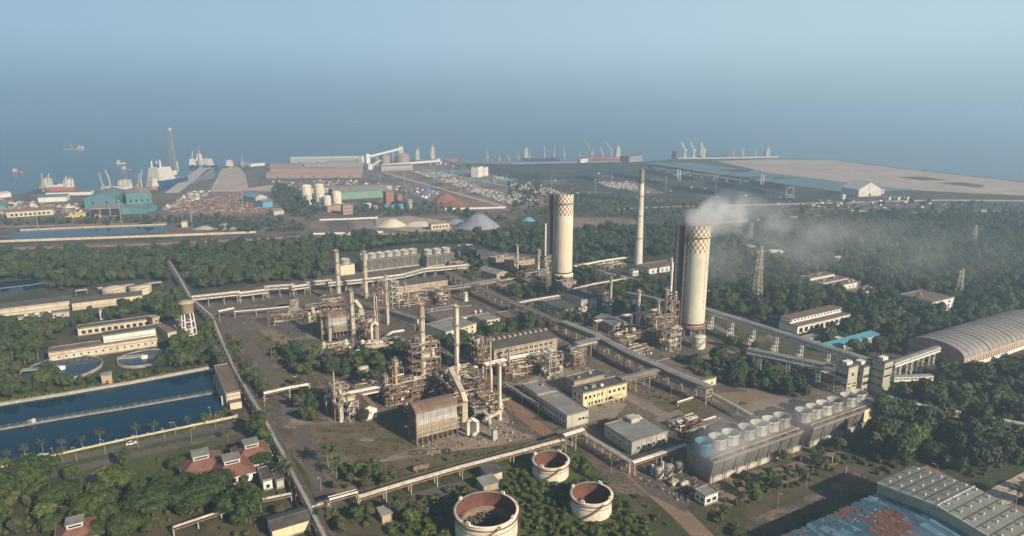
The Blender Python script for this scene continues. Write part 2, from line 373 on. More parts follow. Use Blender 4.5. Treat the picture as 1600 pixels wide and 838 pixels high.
strip('sand_track', [(1190,262),(1280,271),(1400,287),(1600,303)], 14, G['apron'], False)
strip('coast_road', [(1120,322),(1200,320),(1340,316),(1470,313),(1600,314),(1800,316)], 16, G['apron'])
strip('service_road', [(960,328),(1000,325),(1090,322)], 8, G['apron'])
sheet('field', [(870,340),(985,340),(1000,350),(870,358)], G['brown'])
strip('boundary_road', [(480,372),(560,366),(700,366),(800,364),(880,361),(990,357),(1070,353),(1230,340),(1300,337)], 9, G['apron'])
sheet('sand_lot', [(586,341),(640,338),(700,346),(712,368),(640,362),(590,356)], G['sand'])
sheet('bare_plot', [(483,346),(508,344),(516,364),(490,364)], G['brown'])
sheet('bare_plot', [(511,345),(545,345),(549,364),(520,364)], G['yard'])
sheet('bare_plot', [(551,346),(580,345),(594,362),(557,364)], G['pave2'])
sheet('bare_plot', [(400,363),(458,362),(462,373),(400,376)], G['yard'])
o = sheet('pond_water', [(12,372),(30,360),(120,357),(258,353),(262,362),(130,370),(40,377)], W['pond'])
sheet('rail_corridor', [(-80,386),(200,378),(400,368),(480,364),(500,372),(420,381),(200,392),(-80,402)], G['port'])
for k, dv in enumerate((0, 3, 6)): strip('railway_track', [(-60,387+dv),(200,380+dv),(400,371+dv),(470,367+dv)], 3, G['coal'])
o = sheet('pond_water', [(-60,446),(0,441),(45,437),(72,441),(66,450),(0,462),(-60,468)], W['pond'])
mark([P(u, v) for u, v in [(-60,446),(0,441),(45,437),(72,441),(70,460),(0,474),(-60,480)]], 1)
strip('pond_bank', [(-60,456),(0,451),(45,446),(74,441)], 4, G['bank'])
sheet('pond_water', [(318,388),(400,386),(395,394),(330,396)], W['pond'])
sheet('dirt_patch', [(640,398),(760,390),(830,396),(800,412),(700,412)], G['port'])
# worn tracks, mud and stockpile rows that break up the far yards
rq = random.Random(21)
def blotch(name, u, v, wu, wv, m, n=13):
    sheet(name, [(u + wu*math.cos(k*6.283/n)*rq.uniform(.6, 1.15), v + wv*math.sin(k*6.283/n)*rq.uniform(.6, 1.15)) for k in range(n)], m)
for k in range(26): blotch('mud_patch', rq.uniform(850, 1230), rq.uniform(266, 316), rq.uniform(14, 60), rq.uniform(1.2, 4), G[rq.choice(['brown', 'port', 'coal', 'base', 'coal'])])
for k in range(16): blotch('mud_patch', rq.uniform(1240, 1590), rq.uniform(318, 332), rq.uniform(14, 60), rq.uniform(1, 3), G[rq.choice(['brown', 'port', 'base', 'apron'])])
for k in range(22): blotch('mud_patch', rq.uniform(430, 850), rq.uniform(280, 340), rq.uniform(10, 34), rq.uniform(1.2, 4.5), G[rq.choice(['brown', 'port', 'base', 'yard'])])
for k in range(14): blotch('mud_patch', rq.uniform(0, 260), rq.uniform(312, 350), rq.uniform(8, 26), rq.uniform(1, 3), G[rq.choice(['brown', 'port', 'base', 'yard'])])
for u, v, wu, wv, m in ((1230,255,60,2.2,'apron'),(1300,262,50,2.6,'apron'),(1390,272,60,2,'apron'),(1460,284,60,2,'apron'),(1290,274,40,1.2,'apron'),(1550,296,50,1.6,'apron'),(1360,284,30,1.2,'apron')): blotch('sand_patch', u, v, wu, wv, G[m], 17)
for a, b_ in (((860,276),(1010,262)),((900,292),(1090,284)),((960,306),(1200,300)),((700,264),(870,300)),((880,312),(1100,316)),((720,262),(900,290))): strip('yard_track', [a, ((a[0]+b_[0])/2, (a[1]+b_[1])/2 + 1.5), b_], 7, G['port'], False)
for a, b_ in (((645,268),(850,318)),((600,270),(790,324)),((660,264),(880,310))): strip('yard_track', [a, b_], 9, G['apron'], False)
# plant site
ZC[0] = .02
sheet('plant_ground', [(300,470),(380,452),(480,436),(690,410),(800,425),(960,455),(1050,500),(1130,540),(1200,590),(1280,600),(1370,620),(1370,640),(1110,790),(960,770),(905,700),(800,712),(560,785),(520,790),(440,690),(385,600)], G['yard'])
sheet('field', [(395,515),(470,535),(495,556),(455,575),(400,560),(382,530)], G['field'])
sheet('dirt_patch', [(400,512),(450,522),(498,548),(490,556),(420,530)], G['dirt'])
sheet('yard_pavement', [(420,508),(478,496),(505,520),(500,548),(455,530)], G['darkpave'])  # darker paving beside the far furnace
sheet('field', [(400,575),(500,585),(520,600),(440,612),(402,600)], G['field'])
strip('plant_road', [(330,468),(352,486),(378,520),(405,560),(430,590),(452,640),(480,700),(500,760),(515,800),(530,850)], 6.5, G['road'])
strip('plant_road', [(452,660),(560,655),(640,640)], 7, G['paved'])
sheet('field', [(492,668),(560,662),(615,655),(645,700),(585,718),(510,705)], G['field'])
sheet('yard_pavement', [(580,655),(645,622),(700,628),(720,672),(650,700),(617,668)], G['darkpave'])  # darker paving around the front furnace
sheet('yard_pavement', [(650,700),(715,675),(790,640),(800,670),(835,683),(760,700),(640,722),(585,722)], G['pave2'])
sheet('field', [(600,722),(700,706),(800,695),(880,686),(900,690),(800,708),(600,762),(560,770)], G['field'])
sheet('red_dirt_lane', [(792,622),(822,640),(880,688),(858,690),(806,650)], G['reddirt'])
sheet('yard_pavement', [(800,600),(830,590),(905,568),(960,592),(900,612),(830,604)], G['pave2'])
sheet('yard_pavement', [(604,500),(650,480),(680,490),(640,530),(612,520)], G['darkpave'])
sheet('yard_pavement', [(886,635),(912,640),(945,625),(980,632),(958,656),(925,660),(890,650)], G['pave2'])
strip('plant_road', [(955,606),(1020,640),(1060,660),(1100,685)], 7, G['paved'])
strip('plant_road', [(895,660),(935,690),(990,740),(1060,800),(1110,850)], 8, G['dirt'])
sheet('grass', [(1000,618),(1060,612),(1110,640),(1080,658),(1040,640)], G['field'])
sheet('yard_pavement', [(1040,690),(1080,655),(1110,640),(1180,640),(1240,650),(1090,700)], G['darkpave'])
sheet('bare_plot', [(1020,655),(1060,640),(1080,655),(1046,672)], G['paved'])
sheet('dirt_patch', [(1100,622),(1160,605),(1230,622),(1280,640),(1240,652),(1150,640)], G['dirt'])
sheet('dirt_patch', [(1090,560),(1130,545),(1180,560),(1160,590),(1110,580)], G['dirt'])
sheet('yard_pavement', [(985,745),(1060,715),(1100,760),(1070,800),(1010,770)], G['darkpave'])
sheet('dirt_patch', [(1110,770),(1260,715),(1330,700),(1310,725),(1230,755),(1120,800)], G['dirt'])
sheet('tank_grass', [(620,790),(800,716),(905,700),(960,770),(1060,860),(600,860)], G['grass'])
sheet('dirt_patch', [(628,775),(720,752),(760,770),(700,800),(640,800)], G['road'])
strip('dirt_track', [(1180,818),(1230,795),(1290,772),(1345,742)], 5, G['yard'])
strip('dirt_track', [(1440,730),(1530,775),(1600,800)], 7, G['dirt'])
strip('dirt_track', [(1535,790),(1620,745)], 9, G['apron'])
strip('service_road', [(1100,500),(1180,545),(1290,590),(1380,630),(1440,700)], 5, G['dirt'], False)
# reservoir, clarifiers
RES = [(-120,650),(0,634),(100,618),(205,600),(325,577),(345,592),(352,640),(290,668),(150,697),(0,722),(-120,745)]
sheet('reservoir_water', RES, W['pond']); mark([P(u, v) for u, v in RES], .6)
def bund(px, wd, h, m, name='embankment'):
    pts = [P(u, v) for u, v in px]; mb = MB(); A, B = offs(pts, wd/2), offs(pts, -wd/2); C, D = offs(pts, wd/4), offs(pts, -wd/4)
    for i in range(len(pts) - 1):
        ring = lambda k: [(A[k].x, A[k].y, -.2), (C[k].x, C[k].y, h), (D[k].x, D[k].y, h), (B[k].x, B[k].y, -.2)]
        mb.add(ring(i) + ring(i+1), [(0,4,5,1),(1,5,6,2),(2,6,7,3)])
    o = mb.build(name, m); o['kind'] = 'structure'; return o
bund([(-120,648),(0,633),(100,617),(205,599),(326,576)], 3.5, 1.3, G['bank'])
bund([(-120,748),(0,725),(150,700),(290,671),(352,645)], 9, .25, G['grass'], 'grass_bank')
sheet('lawn', [(120,722),(200,705),(300,688),(345,690),(300,735),(190,760),(120,750)], G['grass'])
sheet('bare_plot', [(134,745),(165,728),(185,738),(180,752),(140,756)], G['dirt'])
strip('avenue', [(-120,766),(0,742.5),(104,718),(207,695.5),(300,676),(372,661),(420,654)], 7, G['road'])
strip('avenue', [(-120,784),(0,761),(104,736),(200,714),(300,692),(350,680),(420,660)], 6, G['road'])
strip('median', [(0,752),(104,727),(200,705),(330,678)], 2.6, G['grass'])
for px in ([(0,184.5),(40,184),(86,184.3)], [(0,204),(50,202.5),(84,202.6)], [(500,192),(548,191.5)], [(170,257),(188,256.3)]):
    pts = [P(u, v, -2.9) for u, v in px]; flat('wake', offs(pts, 5 if px[0][1] < 210 else 2) + offs(pts, -5 if px[0][1] < 210 else -2)[::-1], M['foam'], -2.9)
for k in range(60):
    u, v = rq.uniform(420, 1280), rq.uniform(450, 740); blotch('ground_stain', u, v, rq.uniform(6, 26), rq.uniform(2.5, 8), G[rq.choice(['darkpave', 'yard', 'dirt', 'field', 'paved', 'base'])], 15)
for px in ([(575,712),(640,705),(720,690),(790,672)], [(578,716),(645,709),(726,694),(795,676)], [(900,664),(950,705),(1010,758)], [(1120,795),(1190,765),(1270,728)], [(470,560),(500,600),(515,660)], [(395,510),(450,532),(500,560)], [(1130,548),(1170,566),(1180,585)]): strip('wheel_track', px, .7, G['dirt'], False)
# ---------------------------------------------------------------- builders for structures
def fr(C, Rr, D, h):
    c = P(*C, h); d = P(*Rr, h) - c; an = math.atan2(d.y, d.x)
    if abs(an - GA) < rad(13): an = GA
    ex = Vector((math.cos(an), math.sin(an), 0)); ey = Vector((-ex.y, ex.x, 0))
    lx = d.dot(ex); ly = (P(*D, h) - c).dot(ey) if isinstance(D, tuple) else D
    return Vector((c.x, c.y, 0)), an, lx, max(ly, 2)
def foot(o, an, lx, ly, r=2.5):
    ex = Vector((math.cos(an), math.sin(an), 0)); ey = Vector((-ex.y, ex.x, 0))
    mark([o, o + ex*lx, o + ex*lx + ey*ly, o + ey*ly], r)
WCACHE = {}
def wmesh(w_, h_, fm, style=0):
    k = (round(w_, 2), round(h_, 2), fm, style)
    if k not in WCACHE:
        b = MB(); t = .14
        b.box(-w_/2-t, w_/2+t, -.12, 0, -t, 0, 0).box(-w_/2-t, w_/2+t, -.16, 0, h_, h_+t, 0).box(-w_/2-t, -w_/2, -.1, 0, 0, h_, 0).box(w_/2, w_/2+t, -.1, 0, 0, h_, 0)
        b.box(-w_/2, w_/2, -.035, 0, 0, h_, 1)
        if style: b.box(-.05, .05, -.07, -.036, 0, h_, 0)
        WCACHE[k] = b.mesh('window', [M[fm], M['glass']])
    return WCACHE[k]
def windows(par, lx, ly, face, z0, w_, h_, n, t0=.06, t1=.94, fm='white', style=0, name='window'):
    me = wmesh(w_, h_, fm, style)
    for i in range(n):
        t = t0 + (t1 - t0) * (i + .5) / n
        if face == 'f': put(name, me, par, (lx*t, -.01, z0))
        elif face == 'l': put(name, me, par, (-.01, ly*(1-t), z0), -math.pi/2)
        elif face == 'r': put(name, me, par, (lx+.01, ly*t, z0), math.pi/2)
def roofing(par, lx, ly, h, kind, m, rh=2.0, ov=.5, ridge=None):
    if kind == 'flat':
        MB().box(-.25, lx+.25, -.25, ly+.25, h, h+.3).build('roof', m, par)
        b = MB()
        for x0, x1, y0, y1 in ((-.3, lx+.3, -.3, -.05), (-.3, lx+.3, ly+.05, ly+.3), (-.3, -.05, -.05, ly+.05), (lx+.05, lx+.3, -.05, ly+.05)): b.box(x0, x1, y0, y1, h+.3, h+.75)
        b.build('parapet', ridge or M['concrete'], par)
    elif kind in 'xy':
        L1, L2 = (ly, lx) if kind == 'x' else (lx, ly)
        n = max(1, int(L2 / 9)); b = MB()
        for sgn in (0, 1):
            for i in range(n):
                q = MB(); a0, a1 = -ov + (L2+2*ov)*i/n, -ov + (L2+2*ov)*(i+1)/n - .06
                lo, hi = ((-ov, h - .15), (L1/2, h+rh)) if sgn == 0 else ((L1+ov, h - .15), (L1/2, h+rh))
                pr = [lo, hi, (hi[0], hi[1]+.22), (lo[0], lo[1]+.22)]
                q.xsec(pr, a0, a1)
                if kind == 'y': q.v = [(v[1], v[0], v[2]) for v in q.v]
                q.build('roof_panel', m, par)
        b.xsec([(L1/2-.3, h+rh+.12), (L1/2+.3, h+rh+.12), (L1/2, h+rh+.42)], -ov, L2+ov)
        if kind == 'y': b.v = [(v[1], v[0], v[2]) for v in b.v]
        b.build('ridge_cap', ridge or m, par)
    elif kind == 'mono':
        q = MB(); q.xsec([(-ov, h), (ly+ov, h+rh), (ly+ov, h+rh+.2), (-ov, h+.2)], -ov, lx+ov); q.build('roof', m, par)
CLEAR = dict(maintenance_shop=10, white_block=15, row_house=8, long_warehouse=11, filter_house=9, chemical_house=9, canteen_building=10, staff_building=10, blue_shelter=7, compressor_house=3)
def building(name, label, cat, C, Rr, D, h, wall, roof, kind='flat', rh=2.0, wins=(), group=None, wm='white', pil=0, band=None, at=None, plinth=True, ov=.5, clutter=0):
    o, an, lx, ly = at or fr(C, Rr, D, h)
    foot(o, an, lx, ly)
    if name in CLEAR: e = Vector((math.sin(an), -math.cos(an), 0))*CLEAR[name]; foot(o + e, an, lx, CLEAR[name], 0)
    t = thing(name, label, cat, o, an, group)
    b = MB()
    if kind == 'x': b.xsec([(0, 0), (ly, 0), (ly, h-.2), (ly/2, h+rh-.2), (0, h-.2)], 0, lx)
    elif kind == 'y':
        b.xsec([(0, 0), (lx, 0), (lx, h-.2), (lx/2, h+rh-.2), (0, h-.2)], 0, ly); b.v = [(v[1], v[0], v[2]) for v in b.v]
    elif kind == 'mono': b.xsec([(0, 0), (ly, 0), (ly, h+rh-.1), (0, h-.1)], 0, lx)
    else: b.box(0, lx, 0, ly, 0, h)
    b.build('wall', M[wall], t)
    roofing(t, lx, ly, h, kind, M[roof], rh, ov)
    for wn in wins: windows(t, lx, ly, *wn, fm=wm) if len(wn) < 8 else windows(t, lx, ly, *wn[:7], fm=wn[7])
    if plinth: MB().box(-.12, lx+.12, -.12, ly+.12, 0, .6).build('plinth', M['concrete'], t)
    if pil:
        me = MB().box(-.2, .2, -.22, 0, .6, h-.3).mesh('pilaster', M[wall])
        for i in range(pil+1): put('pilaster', me, t, (.2 + (lx-.4)*i/pil, 0, 0))
    for z in band or (): MB().box(-.05, lx+.05, -.45, 0, z, z+.22).build('ledge', M['concrete'], t)
    for i in range(clutter):
        x, y = R.uniform(.15, .85)*lx, R.uniform(.2, .8)*ly; s = R.uniform(.7, 1.5)
        MB().box(x-s, x+s, y-s*.8, y+s*.8, h+.3, h+.3+s).box(x-s*.7, x+s*.7, y-s*.5, y+s*.5, h+.3+s, h+.45+s).build('roof_unit', M[R.choice(['concrete', 'galv', 'white'])], t)
    return t, lx, ly
# posts, beams, vessels
def vessel(mb, x, y, z0, z1, r, n=10, mi=0):
    mb.lathe([(0, z0), (r*.7, z0+.12*r), (r, z0+.5*r), (r, z1-.5*r), (r*.7, z1-.12*r), (0, z1)], n, x, y, mi)
def hvessel(mb, p, q, r, n=10, mi=0):
    p, q = Vector(p), Vector(q); d = (q-p).normalized()
    mb.tube(p, q, r, n=n, mi=mi, cap=False); mb.tube(p, p-d*r*.5, r, r*.45, n, mi); mb.tube(q, q+d*r*.5, r, r*.45, n, mi)
def process_unit(label, C, lx, ly, lev, seed, fm='steel', dens=1.0, bay=5.0, nves=4, name='process_structure', pm='pipe', group=None, at=None, xb=True, deckp=.62):
    rr = random.Random(seed); o = at or P(*C); an = GA
    foot(o, an, lx, ly, 1.5)
    t = thing(name, label, 'process unit', o, an, group)
    nx, ny = max(1, round(lx/bay)), max(1, round(ly/bay)); H = lev[-1]
    xs = [lx*i/nx for i in range(nx+1)]; ys = [ly*i/ny for i in range(ny+1)]
    f = MB(); w_ = .36
    top = {}
    for i, x in enumerate(xs):
        for j, y in enumerate(ys):
            k = len(lev) - 1 - (rr.randrange(0, 2) if rr.random() < .35 else 0); top[i, j] = lev[max(0, k)]
            f.bar((x, y, 0), (x, y, top[i, j]), w_)
    for z in lev:
        for i, x in enumerate(xs):
            for j in range(ny):
                if top[i, j] >= z and top[i, j+1] >= z: f.bar((x, ys[j], z), (x, ys[j+1], z), w_*.8)
        for j, y in enumerate(ys):
            for i in range(nx):
                if top[i, j] >= z and top[i+1, j] >= z: f.bar((xs[i], y, z), (xs[i+1], y, z), w_*.8)
    zz = [0] + list(lev)
    if xb:
        for k in range(len(lev)):
            for i in range(nx):
                if rr.random() < .4: f.bar((xs[i], 0, zz[k]), (xs[i+1], 0, zz[k+1]), .2)
            for j in range(ny):
                if rr.random() < .3: f.bar((lx, ys[j], zz[k]), (lx, ys[j+1], zz[k+1]), .2)
    f.build('steel_frame', M[fm], t)
    for z in lev:
        rl = MB()
        for i in range(nx):
            for j in range(ny):
                if min(top[i, j], top[i+1, j], top[i, j+1], top[i+1, j+1]) >= z and rr.random() < deckp:
                    MB().box(xs[i]+.1, xs[i+1]-.1, ys[j]+.1, ys[j+1]-.1, z+.16, z+.26).build('deck', M['deck'], t)
                    if j == 0:
                        for hz in (.6, 1.15): rl.bar((xs[i], 0, z+hz), (xs[i+1], 0, z+hz), .1)
                        for q in range(4): rl.bar((xs[i]+(xs[i+1]-xs[i])*q/3, 0, z+.2), (xs[i]+(xs[i+1]-xs[i])*q/3, 0, z+1.15), .09)
        if rl.v: rl.build('railing', M['steelw'], t)
    for k in range(nves):
        x, y = rr.uniform(.1, .9)*lx, rr.uniform(.1, .9)*ly; zb = rr.choice(zz[:-1]); b = MB(); r = rr.uniform(.7, 1.5)
        if rr.random() < .55:
            hh = min(rr.uniform(3, 7), H + 3 - zb); vessel(b, x, y, zb+.5, zb+.5+hh, r, 12); b.box(x-r*.6, x+r*.6, y-r*.6, y+r*.6, zb, zb+.9)
        else:
            l = rr.uniform(2, 3.6); hvessel(b, (x-l, y, zb+r+.6), (x+l, y, zb+r+.6), r, 12); b.box(x-l*.7, x-l*.5, y-r*.5, y+r*.5, zb, zb+r+.4); b.box(x+l*.5, x+l*.7, y-r*.5, y+r*.5, zb, zb+r+.4)
        b.build('vessel', M[rr.choice([pm, 'silver', 'pipe', 'rust', 'tank'])], t)
    for kk in range(int(9 * dens * len(lev))):
        b = MB(); z = rr.choice(lev) + rr.choice([-.7, .6, 1.2, -1.3]); r = rr.choice([.14, .18, .24, .34]); p = Vector((rr.uniform(0, lx), rr.uniform(-.5, ly), max(.6, z))); pts = [p.copy()]
        for s in range(rr.randint(2, 4)):
            ax = rr.choice('xxyz'); p = p.copy()
            if ax == 'x': p.x = rr.uniform(-.5, lx+.5)
            elif ax == 'y': p.y = rr.uniform(-.6, ly+.4)
            else: p.z = max(.5, min(H+1.5, p.z + rr.uniform(-6, 6)))
            if (p - pts[-1]).length > .5: pts.append(p)
        if len(pts) > 1: b.pipe(pts, r, 6); b.build('process_pipe', M[rr.choice([pm, pm, 'pipewhite', 'pipe', 'silver', 'steel', 'rust'])], t)
    v = MB()                               # valves, drums and small gear too small to pick apart
    for kk in range(int(26*dens)):
        x, y = rr.uniform(0, lx), rr.uniform(-.4, ly); z = rr.choice(zz[:-1]); s = rr.uniform(.25, .7)
        if rr.random() < .5: v.box(x-s, x+s, y-s*.6, y+s*.6, z+.2, z+.2+s*1.6, rr.randrange(3))
        else: v.tube((x, y, z+.2), (x, y, z+.2+s*3), s*.5, n=6, mi=rr.randrange(3))
    g = v.build('small_equipment', [M['steelw'], M['pipewhite'], M['rust']], t); g['kind'] = 'stuff'
    return t
def stack(label, u, vb, vt, wpx, name='stack_column', m='pipe', plats=3, lad=True, taper=1.0, cat='column', fat=None, riser=True, guy=False, group=None, cap=True):
    o = P(u, vb); h = hgt(u, vb, vt); r = wpx * (o - Vector((0, 0, ALT))).length / FPX / 2 * .98
    mark([o + Vector((i*r, j*r, 0)) for i, j in ((-1,-1),(1,-1),(1,1),(-1,1))], 2)
    t = thing(name, label, cat, o, GA, group); b = MB()
    prof = [(r*1.25, 0), (r*1.25, .6), (r, 1.2)]
    if fat: prof = [(r*fat*1.1, 0), (r*fat, 1), (r*fat, h*.42), (r, h*.47)]
    prof += [(r*(1 + (taper-1)*.5), h*.72), (r*taper, h-.6), (r*taper*1.08, h-.5), (r*taper*1.08, h-.1), (r*taper*.8, h), (r*taper*.7, h-.5), (0, h-.6)]
    b.lathe(prof, 18); b.build('shell', M[m], t)
    if plats:
        for i in range(plats):
            z = h * (.985 - i * .9/plats) - (.3 if i == 0 else 0); ro = r*taper + .95 if z > h*.5 else r*(fat or 1) + .95
            q = MB().lathe([(r*.7, z-.15), (ro, z-.15), (ro, z), (r*.7, z)], 14); p = q.build('platform', M['deck'], t)
            q = MB()
            for hz in (.55, 1.1): q.lathe([(ro-.05, z+hz), (ro, z+hz), (ro, z+hz+.1), (ro-.05, z+hz+.1)], 14)
            for a in range(14): q.tube((ro*math.cos(a*.449), ro*math.sin(a*.449), z), (ro*math.cos(a*.449), ro*math.sin(a*.449), z+1.15), .05, n=4, cap=False)
            q.build('railing', M['steelw'], p)
    if lad:
        q = MB(); rl = r*(fat or 1) + .35
        a0 = -2.2
        for da in (-.5, .5):
            x, y = rl*math.cos(a0)+da*.5, rl*math.sin(a0); q.bar((x, y, .5), (x, y, h-.5), .12)
        for i in range(int(h/2.2)): q.bar((rl*math.cos(a0)-.4, rl*math.sin(a0)-.4, i*2.2+1), (rl*math.cos(a0)+.4, rl*math.sin(a0)-.4, i*2.2+1), .12)
        q.build('ladder', M['steel'], t)
    if riser:
        rp = r*(fat or 1) + .45; q = MB().pipe([(rp, .4, .8), (rp, .4, h*.93), (r*.6, .2, h*.96)], .22, 6); q.build('riser_pipe', M['pipewhite'], t)
    if cap:
        q = MB(); q.bar((0, 0, h-.3), (0, 0, h+1.6), .14).bar((0, 0, h+1.6), (r*1.3, 0, h+1.5), .12); q.build('davit', M['steelw'], t)
    return t, h, r
def trestle_mesh(h, wd, m='steelw', lat=False):
    b = MB(); t = .38
    if lat:
        for x in (-.8, .8):
            for y in (-wd/2+.2, wd/2-.2): b.bar((x, y, 0), (x, y, h), .36)
        n = max(2, int(h/2.2))
        for i in range(n+1):
            z = h*i/n
            for y in (-wd/2+.2, wd/2-.2): b.bar((-.8, y, z), (.8, y, z), .26)
            for x in (-.8, .8): b.bar((x, -wd/2+.2, z), (x, wd/2-.2, z), .26)
    else:
        for y in (-wd/2+.2, wd/2-.2): b.bar((0, y, 0), (0, y, h+.1), t)
        for z in ([h-.2] if h < 5 else [h*.55, h-.2]): b.bar((0, -wd/2-.2, z), (0, wd/2+.2, z), t*.9)
        if h > 5: b.bar((0, -wd/2+.2, h*.1), (0, wd/2-.2, h*.55), .2)
    return b.mesh('trestle', M[m])
def rack(label, px, z, wd, npipes=4, name='pipe_rack', sp=9.0, pm=('pipe', 'pipewhite', 'silver'), roof=None, walk=True, group=None, cat='pipe rack', pr=(.2, .42), lat=False, tm='steelw', two=False, seed=1, side=None, pts=None, mk=None):
    rr = random.Random(seed)
    if pts is None:
        zs = z if isinstance(z, (list, tuple)) else [z]*len(px); pts = [P(u, v, q) for (u, v), q in zip(px, zs)]
    else: zs = [p.z for p in pts]
    o = Vector((pts[0].x, pts[0].y, 0)); t = thing(name, label, cat, o, 0, group); pts = [p - o for p in pts]
    markline([p + o for p in pts], wd/2 + 1 if mk is None else mk)
    cache = {}
    for i in range(len(pts)-1):
        a, b = pts[i], pts[i+1]; d = b - a; n = max(1, int(Vector((d.x, d.y)).length / sp)); an = math.atan2(d.y, d.x)
        for k in range(n + (1 if i == len(pts)-2 else 0)):
            q = a.lerp(b, k/n); hh = round(q.z*2)/2; hh = max(1.5, hh)
            if hh not in cache: cache[hh] = trestle_mesh(hh - .1, wd, tm, lat)
            put('trestle', cache[hh], t, (q.x, q.y, 0), an)
    g = MB()
    for s in (-wd/2+.2, wd/2-.2):
        q = offs(pts, s)
        for a, b in zip(q, q[1:]): g.bar(a - Vector((0, 0, .25)), b - Vector((0, 0, .25)), .3, .4)
    g.build('long_beam', M['steel'], t)
    lv = [(0, npipes)] + ([(-2.2, npipes)] if two else [])
    for dz, npp in lv:
        for k in range(npp):
            s = -wd/2 + .6 + (wd-1.2)*(k + .5)/npp; r = rr.uniform(*pr)
            q = [p + Vector((0, 0, r + dz + .02)) for p in offs(pts, s)]
            MB().pipe(q, r, 8).build('pipe', M[rr.choice(pm)], t)
    if walk and not roof:
        b = MB(); s = wd/2 + .1; q = offs(pts, s); q2 = offs(pts, s + .9)
        for i in range(len(pts)-1):
            b.add([q[i], q2[i], q2[i+1], q[i+1], *(p - Vector((0, 0, .15)) for p in (q[i], q2[i], q2[i+1], q[i+1]))], [(0,1,2,3),(7,6,5,4),(0,4,5,1),(1,5,6,2),(2,6,7,3),(3,7,4,0)])
            for hz in (.6, 1.1): b.bar(q2[i] + Vector((0, 0, hz)), q2[i+1] + Vector((0, 0, hz)), .09)
        b.build('walkway', M['deck'], t)
    if roof:
        rh, rm = roof
        for i in range(len(pts)-1):
            a, b2 = pts[i], pts[i+1]; n = max(1, int((b2-a).length/6)); d = (b2-a).normalized(); nn = Vector((-d.y, d.x, 0))*(wd/2+.3)
            for k in range(n):
                p, q = a.lerp(b2, k/n), a.lerp(b2, (k+1)/n) - d*.12; up = Vector((0, 0, rh)); u2 = Vector((0, 0, rh + .5)); th = Vector((0, 0, .15))
                vs = [p+nn+up, p+u2, p-nn+up, q+nn+up, q+u2, q-nn+up]
                b = MB().add(vs + [v - th for v in vs], [(0,1,4,3),(1,2,5,4),(6,9,10,7),(7,10,11,8),(0,3,9,6),(2,8,11,5),(0,6,7,1),(1,7,8,2),(3,4,10,9),(4,5,11,10)])
                b.build('roof_sheet', M[rm], t)
        b = MB()
        for i in range(len(pts)-1):
            n = max(1, int((pts[i+1]-pts[i]).length/4))
            for s in (-wd/2+.1, wd/2-.1):
                A, B = offs(pts, s)[i], offs(pts, s)[i+1]
                for k in range(n+1): q = A.lerp(B, k/n); b.bar(q, q + Vector((0, 0, rh)), .14)
                b.bar(A + Vector((0, 0, 1)), B + Vector((0, 0, 1)), .1)
        b.build('roof_posts', M['steel'], t)
    return t
def gallery(label, px, zs, wd, hh, wall='white', roofm='roofgrey', sp=22, name='conveyor_gallery', group=None, pts=None, lat=True, win=True, base=0):
    if pts is None: pts = [P(u, v, q) for (u, v), q in zip(px, zs)]
    o = Vector((pts[0].x, pts[0].y, 0)); t = thing(name, label, 'conveyor', o, 0, group); pts = [p - o for p in pts]
    markline([p + o for p in pts], wd/2 + .5); cache = {}
    for i in range(len(pts)-1):
        a, b = pts[i], pts[i+1]; d = b - a; an = math.atan2(d.y, d.x); L = d.length; n = max(1, round(Vector((d.x, d.y)).length/sp))
        if sp < 500:
            for k in range(n):
                q = a.lerp(b, (k+.5)/n); h = max(1, round(q.z*2)/2)
                if h not in cache: cache[h] = trestle_mesh(h-.05, wd*.9, 'white' if lat else 'steelw', lat)
                put('trestle', cache[h], t, (q.x, q.y, 0), an)
        dd = d.normalized(); nn = Vector((-dd.y, dd.x, 0)).normalized(); U = Vector((0, 0, 1))
        m = max(1, round(L/5.0))
        fb = MB(); fb.add([a+nn*wd/2, a-nn*wd/2, b-nn*wd/2, b+nn*wd/2, a+nn*wd/2+U*.3, a-nn*wd/2+U*.3, b-nn*wd/2+U*.3, b+nn*wd/2+U*.3], [(0,3,2,1),(4,5,6,7),(0,1,5,4),(1,2,6,5),(2,3,7,6),(3,0,4,7)]); fb.build('floor', M['concrete'], t)
        for k in range(m):
            p, q = a.lerp(b, k/m), a.lerp(b, (k+1)/m) - dd*.15
            for s in (1, -1):
                e = nn*s*wd/2; e2 = nn*s*(wd/2-.15); wb = MB()
                for z0, z1 in ((.3, hh*.42), (hh*.72, hh)) if win else ((.3, hh),):
                    vs = [p+e+U*z0, q+e+U*z0, q+e+U*z1, p+e+U*z1, p+e2+U*z0, q+e2+U*z0, q+e2+U*z1, p+e2+U*z1]
                    wb.add(vs, [(0,1,2,3),(7,6,5,4),(0,4,5,1),(1,5,6,2),(2,6,7,3),(3,7,4,0)])
                if win:
                    for f0 in (0, .46, .92):
                        c0, c1 = p.lerp(q, f0), p.lerp(q, f0+.08)
                        wb.add([c0+e+U*hh*.42, c1+e+U*hh*.42, c1+e+U*hh*.72, c0+e+U*hh*.72, c0+e2+U*hh*.42, c1+e2+U*hh*.42, c1+e2+U*hh*.72, c0+e2+U*hh*.72], [(0,1,2,3),(7,6,5,4),(1,5,6,2),(3,7,4,0)])
                wb.build('side_panel', M[wall], t)
            r = MB(); e = nn*(wd/2+.25); vs = [p+e+U*(hh+.02), p+U*(hh+.4), p-e+U*(hh+.02), q+e+U*(hh+.02), q+U*(hh+.4), q-e+U*(hh+.02)]
            r.add(vs + [v - U*.12 for v in vs], [(0,1,4,3),(1,2,5,4),(6,9,10,7),(7,10,11,8),(0,3,9,6),(2,8,11,5),(0,6,7,1),(1,7,8,2),(3,4,10,9),(4,5,11,10)]); r.build('roof_sheet', M[roofm], t)
    return t
